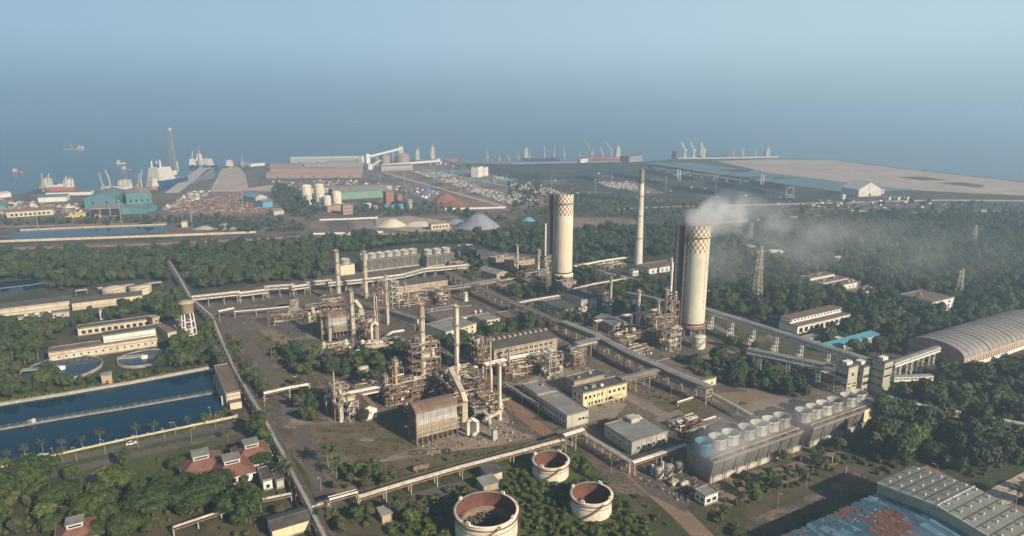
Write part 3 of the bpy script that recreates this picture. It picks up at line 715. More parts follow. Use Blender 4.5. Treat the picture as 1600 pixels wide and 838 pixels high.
def tank(label, u, vb, wpx, h, m='tank', name='storage_tank', roof='cone', group=None, r=None, cat='tank', seg=28):
    o = P(u, vb); r = r or wpx * (o - Vector((0, 0, ALT))).length / FPX / 2
    mark([o + Vector((i*r, j*r, 0)) for i, j in ((-1,-1),(1,-1),(1,1),(-1,1))], 1.5)
    t = thing(name, label, cat, o, GA, group)
    MB().lathe([(r, 0), (r, h)], seg).build('shell', M[m], t)
    if roof == 'cone': MB().lathe([(r+.15, h-.15), (r+.15, h+.05), (r*.5, h+r*.1), (0, h+r*.18)], seg).build('roof', M[m], t)
    elif roof == 'dome': MB().lathe([(r+.1, h-.1), (r*.95, h+r*.12), (r*.7, h+r*.28), (r*.35, h+r*.38), (0, h+r*.42)], seg).build('roof', M[m], t)
    elif roof == 'flat': MB().lathe([(r+.15, h-.2), (r+.15, h+.1), (0, h+.25)], seg).build('roof', M[m], t)
    q = MB()
    for z in (h-.3, h*.5): q.lathe([(r, z), (r+.18, z), (r+.18, z+.2), (r, z+.2)], seg)
    q.build('stiffener', M['rust'], t)
    q = MB(); n = 14                       # spiral stair
    for i in range(n): a = -2.6 + i*.11; q.bar((r*math.cos(a), r*math.sin(a), h*(i+.5)/n), ((r+.9)*math.cos(a), (r+.9)*math.sin(a), h*(i+.5)/n), .5, .12)
    for i in range(n-1):
        a, b = -2.6 + i*.11, -2.6 + (i+1)*.11; q.bar(((r+.9)*math.cos(a), (r+.9)*math.sin(a), h*(i+.5)/n+1), ((r+.9)*math.cos(b), (r+.9)*math.sin(b), h*(i+1.5)/n+1), .09)
    q.build('stair', M['steel'], t)
    return t, r
# ---------------------------------------------------------------- prilling towers and chimney
def prill(label, u, vb, vt, r, body, shaft_side, riser=True):
    o = P(u, vb); h = hgt(u, vb, vt); t = thing('prilling_tower', label, 'tower', o, 0)
    mark([o + Vector((i*(r+6), j*(r+2), 0)) for i, j in ((-1,-1),(1,-1),(1,1),(-1,1))], 2)
    z0 = h*.055; NC = 8; zc = h*.765
    MB().lathe([(r, z0), (r, zc), (r, h*.9)], 64).build('shell', M[body], t)
    prof = [(r+.04, zc + (h-zc)*k/NC) for k in range(NC+1)]
    MB().lathe(prof, 60, mif=lambda i, j: ((i//2) + j) % 2).build('check_band', [M['redcheck'], M['whitecheck']], t)
    MB().lathe([(r+.03, h), (r-.8, h), (r-.8, h-6)], 48).build('rim', M['soot'], t)
    MB().lathe([(r, zc+(h-zc)*.55), (r+1.0, zc+(h-zc)*.55), (r+1.0, zc+(h-zc)*.57), (r, zc+(h-zc)*.57)], 40).build('walkway_ring', M['deck'], t)
    q = MB().lathe([(r+.95, zc+(h-zc)*.57+1), (r+1.02, zc+(h-zc)*.57+1), (r+1.02, zc+(h-zc)*.57+1.12), (r+.95, zc+(h-zc)*.57+1.12)], 40); q.build('railing', M['steel'], t)
    b = MB().lathe([(r*.96, 0), (r*.96, z0), (r*1.13, z0+.1), (r*1.13, z0+2.0), (r, z0+2.7)], 48); b.build('base_skirt', M['roofrust'] if body == 'tower2' else M['tower'], t)
    lt = random.Random(5)
    if body == 'tower2':                  # worn vertical lettering, no longer legible
        for col, a0, zt, nch in ((0, -.82, .74, 5), (1, -.98, .72, 15)):
            for c in range(nch):
                q = MB(); zz = h*zt - c*2.5
                for s_ in range(lt.randint(2, 4)):
                    ww, hh2 = ((.35, 1.6) if lt.random() < .55 else (1.2, .35)); ao = lt.uniform(-.6, .6)/r; zo = lt.uniform(0, .9); a1, a2 = a0+ao, a0+ao+ww/r
                    R_ = r+.03; q.add([(R_*math.cos(a1), R_*math.sin(a1), zz+zo), (R_*math.cos(a2), R_*math.sin(a2), zz+zo), (R_*math.cos(a2), R_*math.sin(a2), zz+zo+hh2), (R_*math.cos(a1), R_*math.sin(a1), zz+zo+hh2)], [(0,1,2,3)])
                q.build('faded_letter', M['redcheck'], t)
    for k in range(1, 11): MB().lathe([(r, z0+4+k*(zc-z0-4)/11), (r+.05, z0+4.02+k*(zc-z0-4)/11), (r+.05, z0+4.14+k*(zc-z0-4)/11), (r, z0+4.16+k*(zc-z0-4)/11)], 48).build('pour_joint', M[body], t)
    b = MB().lathe([(r+.02, z0+3.3), (r+.35, z0+3.3), (r+.35, z0+4.3), (r+.02, z0+4.3)], 48); b.build('base_ring', M['rust'], t)
    for k in range(10): a = k*.628; MB().box(-.7, .7, -.5, .5, 0, z0).build('pier', M['concrete'], t, ((r*1.06)*math.cos(a), (r*1.06)*math.sin(a), 0), a)
    s = shaft_side; cx, cy = -(r + 2.2), s
    MB().box(cx-3.8, cx+1.2, cy-.5, cy+3.6, 0, h*.99).build('lift_shaft', M['shaft'], t)
    for k in range(6): MB().box(cx-3.7+k*.95, cx-3.5+k*.95, cy-.8, cy-.5, 0, h*.985).build('shaft_rib', M['steeld' if k % 2 else 'steel'], t)
    f = MB(); fx, fy, fw = cx + 1.2, cy - 3.4, 2.9
    for dx in (0, fw):
        for dy in (0, fw): f.bar((fx+dx, fy+dy, 0), (fx+dx, fy+dy, h+1.5), .42)
    n = int(h/2.6)
    for i in range(n+1):
        z = h*i/n
        f.box(fx, fx+fw, fy, fy+fw*.45, z-.12, z+.05)
        for p, q in (((0, 0), (fw, 0)), ((0, 0), (0, fw)), ((fw, 0), (fw, fw))): f.bar((fx+p[0], fy+p[1], z), (fx+q[0], fy+q[1], z), .3); f.bar((fx+p[0], fy+p[1], z+1.1), (fx+q[0], fy+q[1], z+1.1), .12)
        if i < n: f.bar((fx, fy-.05, z), (fx+fw, fy-.05, z+h/n), .4, .2)
    f.build('stair_tower', M['steel'], t)
    for i in range(12): MB().bar((fx+fw, fy+.6, h*(i+1)/13), (fx+fw+1.4, fy+.2, h*(i+1)/13), .35).build('bracket', M['steelw'], t)
    if riser:
        b = MB(); b.tube((cx-5.6, cy+.5, 0), (cx-5.6, cy+.5, h*.66), .9, n=12); b.build('riser_pipe', M['pipewhite'], t)
    for k in range(5): a = .4 + k*1.2; MB().tube((r*.93*math.cos(a), r*.93*math.sin(a), h), (r*.93*math.cos(a), r*.93*math.sin(a), h+2.6), .09, n=5).build('lightning_rod', M['steel'], t)
    MB().bar((cx, cy-1, h), (cx, cy-1, h+5), .5).build('mast', M['rust'], t)
    return t, o, h
T1, T1o, T1h = prill('tall cream prilling tower with checkered top standing clear of smoke', 879.5, 438, 303, 7.9, 'tower', 1.0)
T2, T2o, T2h = prill('tall grey-cream prilling tower with checkered top that is giving off white smoke', 1081, 520, 351, 7.8, 'tower2', .5)
def chimney():
    u, vb, vt = 997, 413, 264; o = P(u, vb); h = hgt(u, vb, vt); t = thing('chimney', 'tall slender tapering pale chimney with dark upper end and ring platforms', 'chimney', o, 0)
    mark([o + Vector((i*6, j*6, 0)) for i, j in ((-1,-1),(1,-1),(1,1),(-1,1))], 1)
    MB().lathe([(4.2, 0), (3.5, h*.3), (2.9, h*.62), (2.35, h*.86)], 32).build('shaft', M['chim'], t)
    MB().lathe([(2.35, h*.86), (2.1, h), (1.5, h), (1.5, h-4)], 32).build('sooty_top', M['soot'], t)
    for f, r in ((.28, 3.5), (.52, 3.1), (.72, 2.65), (.86, 2.3), (.985, 2.1)):
        p = MB().lathe([(r, h*f-.4), (r+.9, h*f-.1), (r+.9, h*f+.1), (r, h*f+.1)], 24).build('ring_platform', M['soot'], t)
        MB().lathe([(r+.82, h*f+.9), (r+.9, h*f+.9), (r+.9, h*f+1.05), (r+.82, h*f+1.05)], 24).build('railing', M['steel'], p)
    b = MB(); b.bar((3.9, -1.5, 0), (2.0, -1.0, h), .5); b.build('ladder', M['steeld'], t)
chimney()
# ---------------------------------------------------------------- induced draught cooling towers
def fanstack(par, x, y, z, r, h, m, fan=True):
    b = MB().lathe([(r*.95, z), (r*.86, z+h*.35), (r*.9, z+h*.7), (r*1.04, z+h), (r*1.0, z+h), (r*.82, z+h*.4), (r*.86, z+.3)], 30)
    s = b.build('fan_stack', M[m], par)
    q = MB()
    for k in range(12):
        a = k*.5236; q.bar((r*.9*math.cos(a), r*.9*math.sin(a), 0), (r*1.05*math.cos(a), r*1.05*math.sin(a), h), .14)
    q.build('stiffener', M[m], s, (x, y, z) if False else (0, 0, z))
    s.location = (x, y, 0)
    if fan:
        q = MB(); q.tube((0, 0, z+h*.2), (0, 0, z+h*.42), .7, .5, 10)
        for k in range(6): a = k*1.0472; q.bar((.4*math.cos(a), .4*math.sin(a), z+h*.33), (r*.78*math.cos(a), r*.78*math.sin(a), z+h*.33), .12, .75)
        q.build('fan', M['steeld'], s)
        MB().lathe([(r*.85, z+.06), (0, z+.06)], 24).build('plenum_shade_disc', M['dark'], s)  # flat near-black disc paints the shade down in the plenum
    return s
M['deckcon'] = mat('brown_stained_concrete', (.26,.21,.16), (.17,.14,.11), .25)
def cooling_tower(label, C, Rr, D, h, n, r, sh, mats, bays, group=None, detail=True, wall='louver', slope=1.7, first=None, fx=None, basin=2.3):
    o, an, lx, ly = fr(C, Rr, D, h); foot(o, an, lx, ly, 3)
    t = thing('cooling_tower', label, 'cooling tower', o, an, group)
    b = MB().xsec([(slope, 0), (ly-slope, 0), (ly-slope, basin), (ly-.4, h-.8), (.4, h-.8), (slope, basin)], .3, lx-.3); b.build('casing', M['louver'], t)
    for x0, x1 in ((0, .28), (lx-.28, lx)):
        MB().xsec([(slope-.3, 0), (ly-slope+.3, 0), (ly-slope+.3, basin), (ly, h-.8), (0, h-.8), (slope-.3, basin)], x0, x1).build('end_wall', M['soot' if x0 == 0 else 'cream'], t)
    MB().box(-.4, lx+.4, -.5, ly+.5, h-.8, h).build('fan_deck', M['deckcon'], t)
    MB().box(-.5, lx+.5, slope-1.2, slope-.2, 0, basin).build('basin_wall', M['pale'], t)
    bw = lx/bays
    pm = MB(); ns = 9 if detail else 5
    L0, L1 = Vector((0, slope-.15, basin)), Vector((0, .2, h-.9))
    for k in range(ns):
        p = L0.lerp(L1, (k+.25)/ns); q = L0.lerp(L1, (k+.85)/ns)
        pm.add([(.35, p.y-.28, p.z), (bw-.35, p.y-.28, p.z), (bw-.35, q.y, q.z), (.35, q.y, q.z), (.35, p.y-.2, p.z-.06), (bw-.35, p.y-.2, p.z-.06), (bw-.35, q.y+.1, q.z-.06), (.35, q.y+.1, q.z-.06)], [(0,1,2,3),(7,6,5,4),(0,4,5,1),(2,6,7,3),(1,5,6,2),(3,7,4,0)])
    for x in (bw*.36, bw*.66): pm.bar((x, L0.y-.15, L0.z), (x, L1.y-.15, L1.z), .16)
    me = pm.mesh('louver_panel', [M['concrete' if detail else wall]]); me.materials[0] = M['lslat'] if detail else M['louver']
    for k in range(bays): put('louver_panel', me, t, (k*bw, 0, 0))
    cm = MB().bar((0, slope-.5, basin), (0, -.15, h-.8), .22, .3).bar((0, -.3, 0), (0, -.3, h*.5), .22); cm.bar((.9, -.3, 0), (.9, -.3, h*.5), .18).bar((0, -.3, h*.5), (.9, -.3, h*.5), .18).bar((0, -.3, h*.3), (.9, -.3, h*.3), .16).bar((0, -.25, h*.5), (0, -.2, h+.9), .14)
    me = cm.mesh('bay_column', M['steeld'] if detail else M['pale'])
    for k in range(bays+1): put('bay_column', me, t, (k*bw, 0, 0))
    if detail:
        q = MB()
        for hz in (.6, 1.1): q.bar((0, -.3, h+hz), (lx, -.3, h+hz), .09); q.bar((0, ly+.3, h+hz), (lx, ly+.3, h+hz), .09); q.bar((-.3, 0, h+hz), (-.3, ly, h+hz), .09)
        for k in range(int(lx/2)): q.bar((k*2, -.3, h), (k*2, -.3, h+1.1), .08)
        q.build('railing', M['steeld'], t)
        for k in range(bays):
            if R.random() < .8: MB().box((k+.2)*bw, (k+.2)*bw+R.uniform(1.5, 2.6), .5, 1.5, h+.01, h+.12).build('hatch', M['dark'], t)
            if R.random() < .6: MB().box((k+.6)*bw, (k+.6)*bw+R.uniform(.8, 2.2), .6, 1.2+R.random(), h, h+R.uniform(.2, .6)).build('deck_gear', M[R.choice(['concrete', 'steel', 'pale'])], t)
        p = MB().pipe([(0, 1.9, h+.45), (lx, 1.9, h+.45)], .35, 8).build('header_pipe', M['concrete'], t)
    for k in range(n):
        f = (fx or (lambda k: (k+.5)/n))(k)
        fanstack(t, lx*f, ly*.56, h, r, sh, mats[k % len(mats)], detail)
    return t, lx, ly
M['lslat'] = mat('grey_slats', (.105,.095,.083), (.06,.055,.05), .25, streak=(.05,.046,.04), sk=.7)
cooling_tower('long cooling tower with louvered side and seven fan stacks, the end stack blue', (1114.5,722), (1254,673), (1068,699), 10, 7, 3.65, 4.8, ['fanblue', 'fan', 'fan3', 'fan2', 'fan', 'fan3', 'fan2'], 8, fx=lambda k: (.055, .2, .34, .52, .66, .80, .935)[k])
CT2 = cooling_tower('shorter cooling tower with louvered side and white end wall beside the transfer towers', (1271,668.5), (1364,631), 14, 10, 6, 3.65, 4.8, ['fan2', 'fan', 'fan3', 'fan2', 'fan', 'fan3'], 6, fx=lambda k: (.06, .22, .38, .55, .76, .93)[k])
MB().box(CT2[1]*.78, CT2[1]+.3, -.55, .25, 3.6, 9.9).build('end_panel', M['yellow'], CT2[0])
cooling_tower('grey seven-fan cooling tower in front of the far forest belt', (566.5,407.6), (663,401), 13, 11, 7, 4.0, 4.6, ['fan'], 7, detail=False, slope=1.2, basin=1)
cooling_tower('grey three-fan cooling tower next to the seven-fan one', (667,400.5), (709,395.5), 14, 11, 3, 4.0, 4.6, ['fan'], 3, detail=False, slope=1.2, basin=1)
cooling_tower('small two-fan cooling tower at the forest edge', (717,393.5), (747,391), 13, 9, 2, 4.0, 4.2, ['fan'], 2, detail=False, slope=1.2, basin=1)
t, lx, ly = building('cooling_cell', 'small cream square cooling cell with one white fan stack', 'cooling tower', (531.5,415.5), (552.5,412), 11, 9.5, 'yellow', 'concrete', 'flat')
fanstack(t, lx/2, ly/2, 9.8, 3.9, 4.5, 'fan', False)
# ---------------------------------------------------------------- buildings of the plant
B = building
t, lx, ly = B('office_building', 'yellow two-storey office block with small square windows and a porch', 'building', (911,616), (982,600), 9.5, 8, 'yellow', 'roofdark', wins=[('f', 4.9, 1.1, 1.3, 5, .02, .48), ('f', 1.2, 1.1, 1.3, 5, .1, .48), ('f', 4.9, 1.1, 1.3, 4, .55, .98), ('f', 1.2, 1.1, 1.3, 3, .5, .7), ('l', 4.9, 1.1, 1.3, 2), ('l', 1.2, 1.1, 1.3, 2)], wm='dark', clutter=3, pil=9)
MB().box(lx*.62, lx*.86, -3.2, -.02, 3.0, 3.35).build('porch_roof', M['yellow'], t)
for x in (.63, .74, .85): MB().box(lx*x-.15, lx*x+.15, -3.0, -2.7, 0, 3).build('porch_post', M['yellow'], t)
MB().box(lx*.72, lx*.78, -.08, 0, .6, 2.9).build('door', M['roofred'], t)
B('office_wing', 'low dark-roofed wing behind the yellow office block', 'building', (897,598), (945,587), 8, 7, 'tan', 'roofdark', clutter=2, wins=[('l', 3, 1, 1.4, 2)])
t, lx, ly = B('laboratory_building', 'long grey flat-roofed building with bright end wall beside the red dirt lane', 'building', (886,651), (921,643), (845,619), 6.5, 'pale', 'roofgrey', wins=[('l', 4.0, 1.6, 1.3, 9), ('l', .9, 1.6, 1.5, 9), ('f', 2.8, 1.6, 1.3, 2, .5, .85), ('f', 2.6, 1.2, 1.2, 1, .86, 1)], band=None)
o, an = t.location.copy(), GA
ey = Vector((-math.sin(an), math.cos(an), 0))
B('laboratory_annex', 'narrower rear block joined to the long grey building, with a raised roof edge', 'building', 0, 0, 0, 7.2, 'pale', 'roofgrey', at=(o + ey*(ly+.35), an, lx*.82, 15), wins=[('l', 4.6, 1.6, 1.3, 4), ('l', 1.2, 1.6, 1.5, 4)], clutter=1)
t, lx, ly = B('control_building', 'square grey flat-roofed building with white sills next to the cooling tower', 'building', (987,692), (1042,674.6), (945.8,664.5), 6, 'pale', 'roofgrey', wins=[('f', 1.6, 1.3, 1.7, 6, .12, .98), ('l', 3, 1.6, 1.3, 4)], pil=7)
for k in range(6): MB().box(lx*(.12+.143*k), lx*(.12+.143*k)+1.8, -.5, 0, 3.6, 3.8).build('window_hood', M['white'], t)
for k in range(4): MB().box(-1.0, -.02, ly*(.1+.2*k), ly*(.1+.2*k)+2.2, 4.6, 4.85).build('window_hood', M['white'], t)
MB().box(lx*.55, lx*.8, ly*.72, ly*.98, 6.3, 8.2).build('stair_head', M['pale'], t)
MB().box(lx*.86, lx*.93, ly*.8, ly*.95, 6.3, 7.2).build('roof_unit', M['shipwhite'], t)
B('low_store', 'low store with wide brown roof and bright end wall near the white tank', 'building', (1089.7,598.5), (1118,590), (1025,566), 4.2, 'yellow', 'roofbrown', wins=[('f', 1.2, 1.2, 1.4, 2, .1, .6), ('f', 1.2, 1.2, 1.4, 1, .6, .95)], ov=.3)
t, lx, ly = B('compressor_house', 'long tan compressor house with dark ridged roof and ledges along its lit side', 'building', (771.5,546.5), (869.7,526.5), (742,530), 13.5, 'tan', 'roofdark', 'x', 1.6, band=(3.5, 6.2, 9.2, 12.2), pil=12, wins=[('f', 6.8, 2.6, 1.6, 11), ('f', 9.8, 2.6, 1.6, 11)])
b = MB()
for k in range(12): b.box(lx*(k+.3)/12, lx*(k+.7)/12, ly/2-1.1, ly/2+1.1, 15.0, 16.2)
b.build('ridge_vents', M['tan'], t)
B('workshop_hall', 'long tan hall with dark roof beside the lattice stair tower', 'building', (621.6,447.5), (698.4,436.5), 16, 7, 'tan', 'roofdark', 'x', 1.6, band=(4.5,), pil=9)
t, lx, ly = B('canteen_building', 'two-storey cream block with grey roof and open balconies, nearer the unlit trees', 'building', (696.5,520), (744,506), (677.5,505), 6.4, 'yellow', 'roofgrey', wins=[('f', 3.9, 2.0, 1.7, 5), ('f', .8, 2.0, 1.8, 5)], pil=6)
B('staff_building', 'two-storey cream block with grey roof joined to the brown-roofed hall', 'building', (753.5,502.5), (781,498), (739,494), 6.4, 'yellow', 'roofgrey', wins=[('f', 3.9, 2.0, 1.7, 4), ('f', .8, 2.0, 1.8, 4), ('l', 3.6, 1.4, 1.4, 3)], pil=4)
B('store_building', 'low block with brown roof and cream eaves at the tree row', 'building', (798.7,502), (818,499.5), (774,490), 5, 'yellow', 'roofbrown', wins=[('f', 2, 1.6, 1.5, 3)])
t, lx, ly = B('brown_roof_hall', 'wide hall with brown sheet roof and two round white roof fans', 'building', (685,502.5), (758.6,490), (668,489), 4.8, 'yellow', 'roofbrown', pil=8)
for x in (.82, .93): MB().ball((lx*x, 3, 6.2), 1.1, 12).box(lx*x-.5, lx*x+.5, 2.5, 3.5, 5, 5.6).build('roof_fan', M['shipwhite'], t)
B('brown_roof_hall', 'narrow brown-roofed hall behind the hall with round fans', 'building', (672,489.5), (716,481.5), 8, 4.5, 'tan', 'roofbrown', clutter=2)
B('pump_shed', 'low grey-roofed shed lying along the paved yard by the long columns', 'building', (652,499), (657,497.5), (622,476.5), 4, 'pale', 'roofgrey', 'y', 1.0, wins=[('l', 1.4, 2.2, 1.4, 9)])
B('gabled_shed', 'gabled shed with grey roof and bright tan gable at the end of the covered bridge', 'building', (776,429), (794,425), (759,419), 6, 'tan', 'roofgrey', 'y', 2.4, wins=[('f', 2.5, 1.6, 1.4, 2)])
B('gabled_shed', 'gabled shed with dark grey roof and two-storey tan gable amid pipes', 'building', (959,509), (980.6,504), (931,496), 6.2, 'tan', 'roofgrey', 'y', 1.9, band=(3.2,), wins=[('f', 3.8, 2.4, 1.2, 3), ('f', 1, 2.4, 1.6, 3), ('l', 3.6, 2, 1.4, 5)])
B('substation_building', 'lower grey-walled block with dark flat roof and yellow end wall', 'building', (880,486), (908,480), (854,470.5), 6, 'pale', 'roofdark', wins=[('f', 3.6, 1.6, 1.2, 4, .05, .95, 'white')], band=(3.2,))
B('substation_building', 'taller grey-walled block with dark flat roof behind the yellow-ended one', 'building', (908,470), (929,464.5), (880,457), 9.5, 'pale', 'roofdark', band=(5, 8.4), wins=[('f', 2.2, 1.6, 1.4, 3)])
t, lx, ly = B('blower_house', 'white building with brown roof and tall windows at the foot of the slender chimney', 'building', (1014,421), (1054,411), (1001,413.5), 5.2, 'white', 'roofbrown', wins=[('f', 1.2, 2.2, 2.6, 6), ('l', 1.6, 1.4, 1.6, 2)], pil=7)
B('small_cabin', 'little white cabin near the chimney base', 'building', (989,424), (997,422.5), 5, 5, 'white', 'roofgrey', wins=[('f', 1.5, 1.4, 1.6, 2)])
t, lx, ly = B('pump_house', 'long brown-roofed pump house with stepped cream end beside the reservoir', 'building', (353,616), (375,611.5), (332.5,573.5), 7.5, 'cream', 'roofbrown', band=(3.4, 5.8), ov=.3)
MB().box(1, lx*.96, -3.8, -.02, 0, 3.6).build('annex', M['cream'], t); MB().box(.8, lx*.98, -4.0, -.02, 3.6, 3.85).build('annex_roof', M['roofbrown'], t)
for k in range(4): MB().box(-2.0, -.02, ly*(.1+.24*k), ly*(.1+.24*k)+1.6, 0, 5).build('buttress', M['pale'], t)
t, lx, ly = B('filter_house', 'long cream filter house with brown roof in front of the round water basins', 'building', (75.5,552.5), (246,530), 10, 6, 'cream', 'roofbrown', wins=[('f', 2.2, 1.0, 1.2, 14, .05, .98)], band=(4.4,), ov=.3)
o = t.location.copy(); ex, ey = Vector((math.cos(t.rotation_euler.z), math.sin(t.rotation_euler.z), 0)), Vector((-math.sin(t.rotation_euler.z), math.cos(t.rotation_euler.z), 0))
B('filter_hall', 'raised upper hall with white pilasters and red band on the long filter house', 'building', 0, 0, 0, 10.5, 'white', 'roofdark', at=(o + ex*lx*.495 + ey*4.0, t.rotation_euler.z, lx*.5, 9), pil=10, band=(7.4,), ov=.3)
B('chemical_house', 'long cream building with pairs of dark red windows behind the filter house', 'building', (121,514.5), (237,500.5), 8, 5, 'cream', 'roofdark', wins=[('f', 1.4, 2.0, 2.0, 11, .03, .97)], wm='roofred')
B('stair_house', 'little square cream tower at the end of the red-windowed building', 'building', (238,498), (249,495.5), 5, 8, 'tan', 'concrete', wins=[('f', 5, 1.6, 1.6, 1)])
t, lx, ly = B('long_warehouse', 'very long cream warehouse with dark roof and deep bays at the forest edge', 'building', (-40,487), (111,471), 12, 6.5, 'cream', 'roofdark', 'x', 1.8, pil=14, band=(5.4, 2.2))
t, lx, ly = B('long_warehouse', 'cream warehouse with dark roof continuing toward the round basins of the forest edge', 'building', (112,474), (221,457.5), 12, 6.0, 'cream', 'roofdark', 'x', 1.8, pil=12, band=(2.0,))
B('loading_annex', 'low cream loading annex with patched roofs in front of the long warehouse', 'building', (28,497), (108,484), 6, 3.6, 'pale', 'roofbrown', wins=[('f', 1, 1.4, 1.4, 6)], clutter=3)
B('white_hut', 'small two-storey white hut among trees below the long warehouse', 'building', (155,486), (168,484), 5, 7, 'white', 'concrete', wins=[('f', 4, 1.2, 1.2, 2), ('f', 1, 1.2, 1.2, 2)])
for (c, r_, d, lab) in (((214,446),(252,440.5),4,'long open-sided white roof at the forest edge, the longest of the row'), ((178,449),(210,445.5),4,'open-sided white roof beside the longest white roof'), ((118,455.5),(136,453.5),4,'short white lean-to roof among the trees'), ((154,451.5),(162,450),4,'tiny white roof peeking out of the trees')):
    o, an, lx, ly = fr(c, r_, d, 3.5); foot(o, an, lx, ly, 1); t = thing('shelter', lab, 'shelter', o, an); MB().box(0, lx, 0, ly, 3.5, 3.75).build('roof', M['shipwhite'], t)
    for x in range(max(2, int(lx/5))): MB().box(x*(lx-.3)/max(1, int(lx/5)-1), x*(lx-.3)/max(1, int(lx/5)-1)+.3, .1, .4, 0, 3.5).build('post', M['concrete'], t)
tank('squat round cream basin with flat top behind the long warehouse', 179, 459, 30, 5, 'cream', 'round_basin', 'cone', cat='tank'); tank('squat round cream basin beside the warehouse end', 220, 458, 28, 6, 'cream', 'round_basin', 'flat', cat='tank')
B('brown_roof_store', 'brown-roofed low store behind the water tower', 'building', (262,521), (304,512), (254,505), 4.2, 'pale', 'roofrust', clutter=2, wins=[('f', 1.5, 1.2, 1.2, 3)])
B('motor_house', 'dark flat-roofed hut under trees near the pipe bridge', 'building', (478,603), (484.5,601), (446,594.5), 4.4, 'tan', 'roofdark', wins=[('f', 1.5, 1.3, 1.3, 1)])
t, lx, ly = B('catalyst_shed', 'gabled rust-roofed shed with pale curved gable in front of the pipes', 'building', (565,643), (589,637.5), (557,622), 5.6, 'white', 'roofrust', 'y', 2.2)
B('guard_cabin', 'cabin with grey flat roof and white walls at the cooling tower corner', 'building', (1102,777), (1124,770.5), (1083,768), 4, 'white', 'roofgrey', wins=[('f', 1.2, 2.0, 1.6, 2), ('l', 1.5, 1.4, 1.4, 2)])
B('field_shed', 'open-sided shed with dark mono-pitch roof below the front pipe rack', 'building', (763,743), (785,737), (752,731), 3.6, 'pale', 'roofdark', 'mono', .8)
B('field_shed', 'grey-roofed little hut next to the dark mono-pitch shed', 'building', (756,760), (778,752.5), (746,750), 3.2, 'tan', 'roofgrey', 'mono', .6)
B('field_shed', 'grey hut between bushes in front of the pipe bridge', 'building', (597,806), (613,801), (588,797), 3.4, 'tan', 'roofgrey', 'mono', .6)
t, lx, ly = B('front_store', 'long store with dark grey roof and yellow wall at the pipe corner', 'building', (440,822), (485,809), (405,829), 4.5, 'yellow', 'roofdark', 'x', 1.2) if False else B('front_store', 'long store with dark grey roof and yellow wall at the pipe corner', 'building', (425,829), (484,811), 9, 4.5, 'yellow', 'roofdark', 'x', 1.1)
t, lx, ly = B('gate_lodge', 'small building with dark roof and white front between pyramid roofs and pipeline', 'building', (411,753), (425,749.5), (402,734), 4.2, 'white', 'roofdark', wins=[('f', 1, 1.4, 1.6, 1)])
B('gate_lodge', 'dark-roofed hut in tree shade beside the pipeline', 'building', (432,752), (443,749), (425,737), 3.6, 'pale', 'roofdark')
B('yard_block', 'small plain block with red wall in front of the cream prilling tower', 'building', (877,443), (898,438.5), 8, 5, 'pink', 'concrete', wins=[('f', 1.5, 1.5, 2, 3)], clutter=2)
B('switch_house', 'tan building with brown roof far behind the process pipes', 'building', (796,410), (833,404), 10, 5, 'tan', 'roofbrown', wins=[('f', 1.5, 1.5, 1.5, 5)], clutter=2)
B('switch_house', 'low tan building beside the far tan one at the forest belt', 'building', (770,405), (800,400), 9, 4, 'pink', 'roofgrey', clutter=5)
# forest side
t, lx, ly = B('maintenance_shop', 'red and white workshop with clerestory roof among trees beyond the conveyor', 'building', (1246,511.5), (1331,492.5), (1224,501), 5.5, 'white', 'roofbrown', wins=[('f', 1.2, 2.8, 3.0, 10, .02, .98)], wm='roofred', pil=10, ov=.3)
MB().box(1, lx-1, ly*.45, ly, 5.8, 8.8).build('clerestory_wall', M['white'], t); MB().box(.5, lx-.5, ly*.4, ly+.5, 8.8, 9.1).build('clerestory_roof', M['roofbrown'], t)
windows(t, lx, ly, 'f', .5, .1, .1, 0)
for k in range(16): put('window', wmesh(1.6, 1.1, 'white'), t, (2 + (lx-4)*k/15, ly*.45-.02, 7.0))
B('white_block', 'white three-storey block with dark bays standing alone in the forest', 'building', (1457,473.5), (1490,465), (1408.7,461), 9, 'white', 'roofbrown', wins=[('f', 6, 2.2, 1.8, 3), ('f', 3, 2.2, 1.8, 3), ('f', .4, 2.2, 1.8, 3), ('l', 6, 1.4, 1.4, 8)], pil=4, clutter=2)
B('white_hut', 'little white hut below the white forest block', 'building', (1465,490), (1474,488), 5, 4, 'white', 'concrete', wins=[('f', 1.4, 1.2, 1.2, 1)])
for c, r_, lab in (((1265,436),(1303.7,428.5),'first'), ((1280,444),(1323,434.5),'second'), ((1302,449),(1344,439.5),'third'), ((1336,459),(1370,450),'last')):
    B('row_house', 'white flat-roofed house, %s in the forest row' % ('nearest the smoking tower' if lab == 'first' else 'second from the smoking tower' if lab == 'second' else 'third from the smoking tower' if lab == 'third' else 'farthest from the smoking tower'), 'house', c, r_, 9, 4.5, 'white', 'roofbrown', wins=[('f', 1.4, 1.3, 1.6, 6)], group='row houses in the forest', clutter=2, pil=6)
B('blue_shelter', 'long narrow shed with sky blue roof hidden in the trees', 'shed', (1297,544), (1376,523), 6, 4, 'pale', 'bluelight', 'mono', .8)
B('white_hut', 'white hut with blue door roof beside the red and white workshop', 'building', (1313,532), (1322,530), 5, 4, 'white', 'shipwhite')
B('white_hut', 'low white hut in front of the red and white workshop', 'building', (1262,531), (1285,526), 5, 3.5, 'cream', 'concrete')
B('forest_shed', 'small pale shed deep in the smoky forest with a long flat roof', 'shed', (1306,405), (1328,401), 6, 3.5, 'white', 'shipwhite')
B('forest_shed', 'tiny white shed near the row houses', 'shed', (1356,421.5), (1368,419.5), 5, 3.5, 'white', 'shipwhite')
B('forest_shed', 'white shed by the lattice pylon', 'shed', (1112,458), (1127,455), 7, 4, 'white', 'shipwhite', 'x', 1)
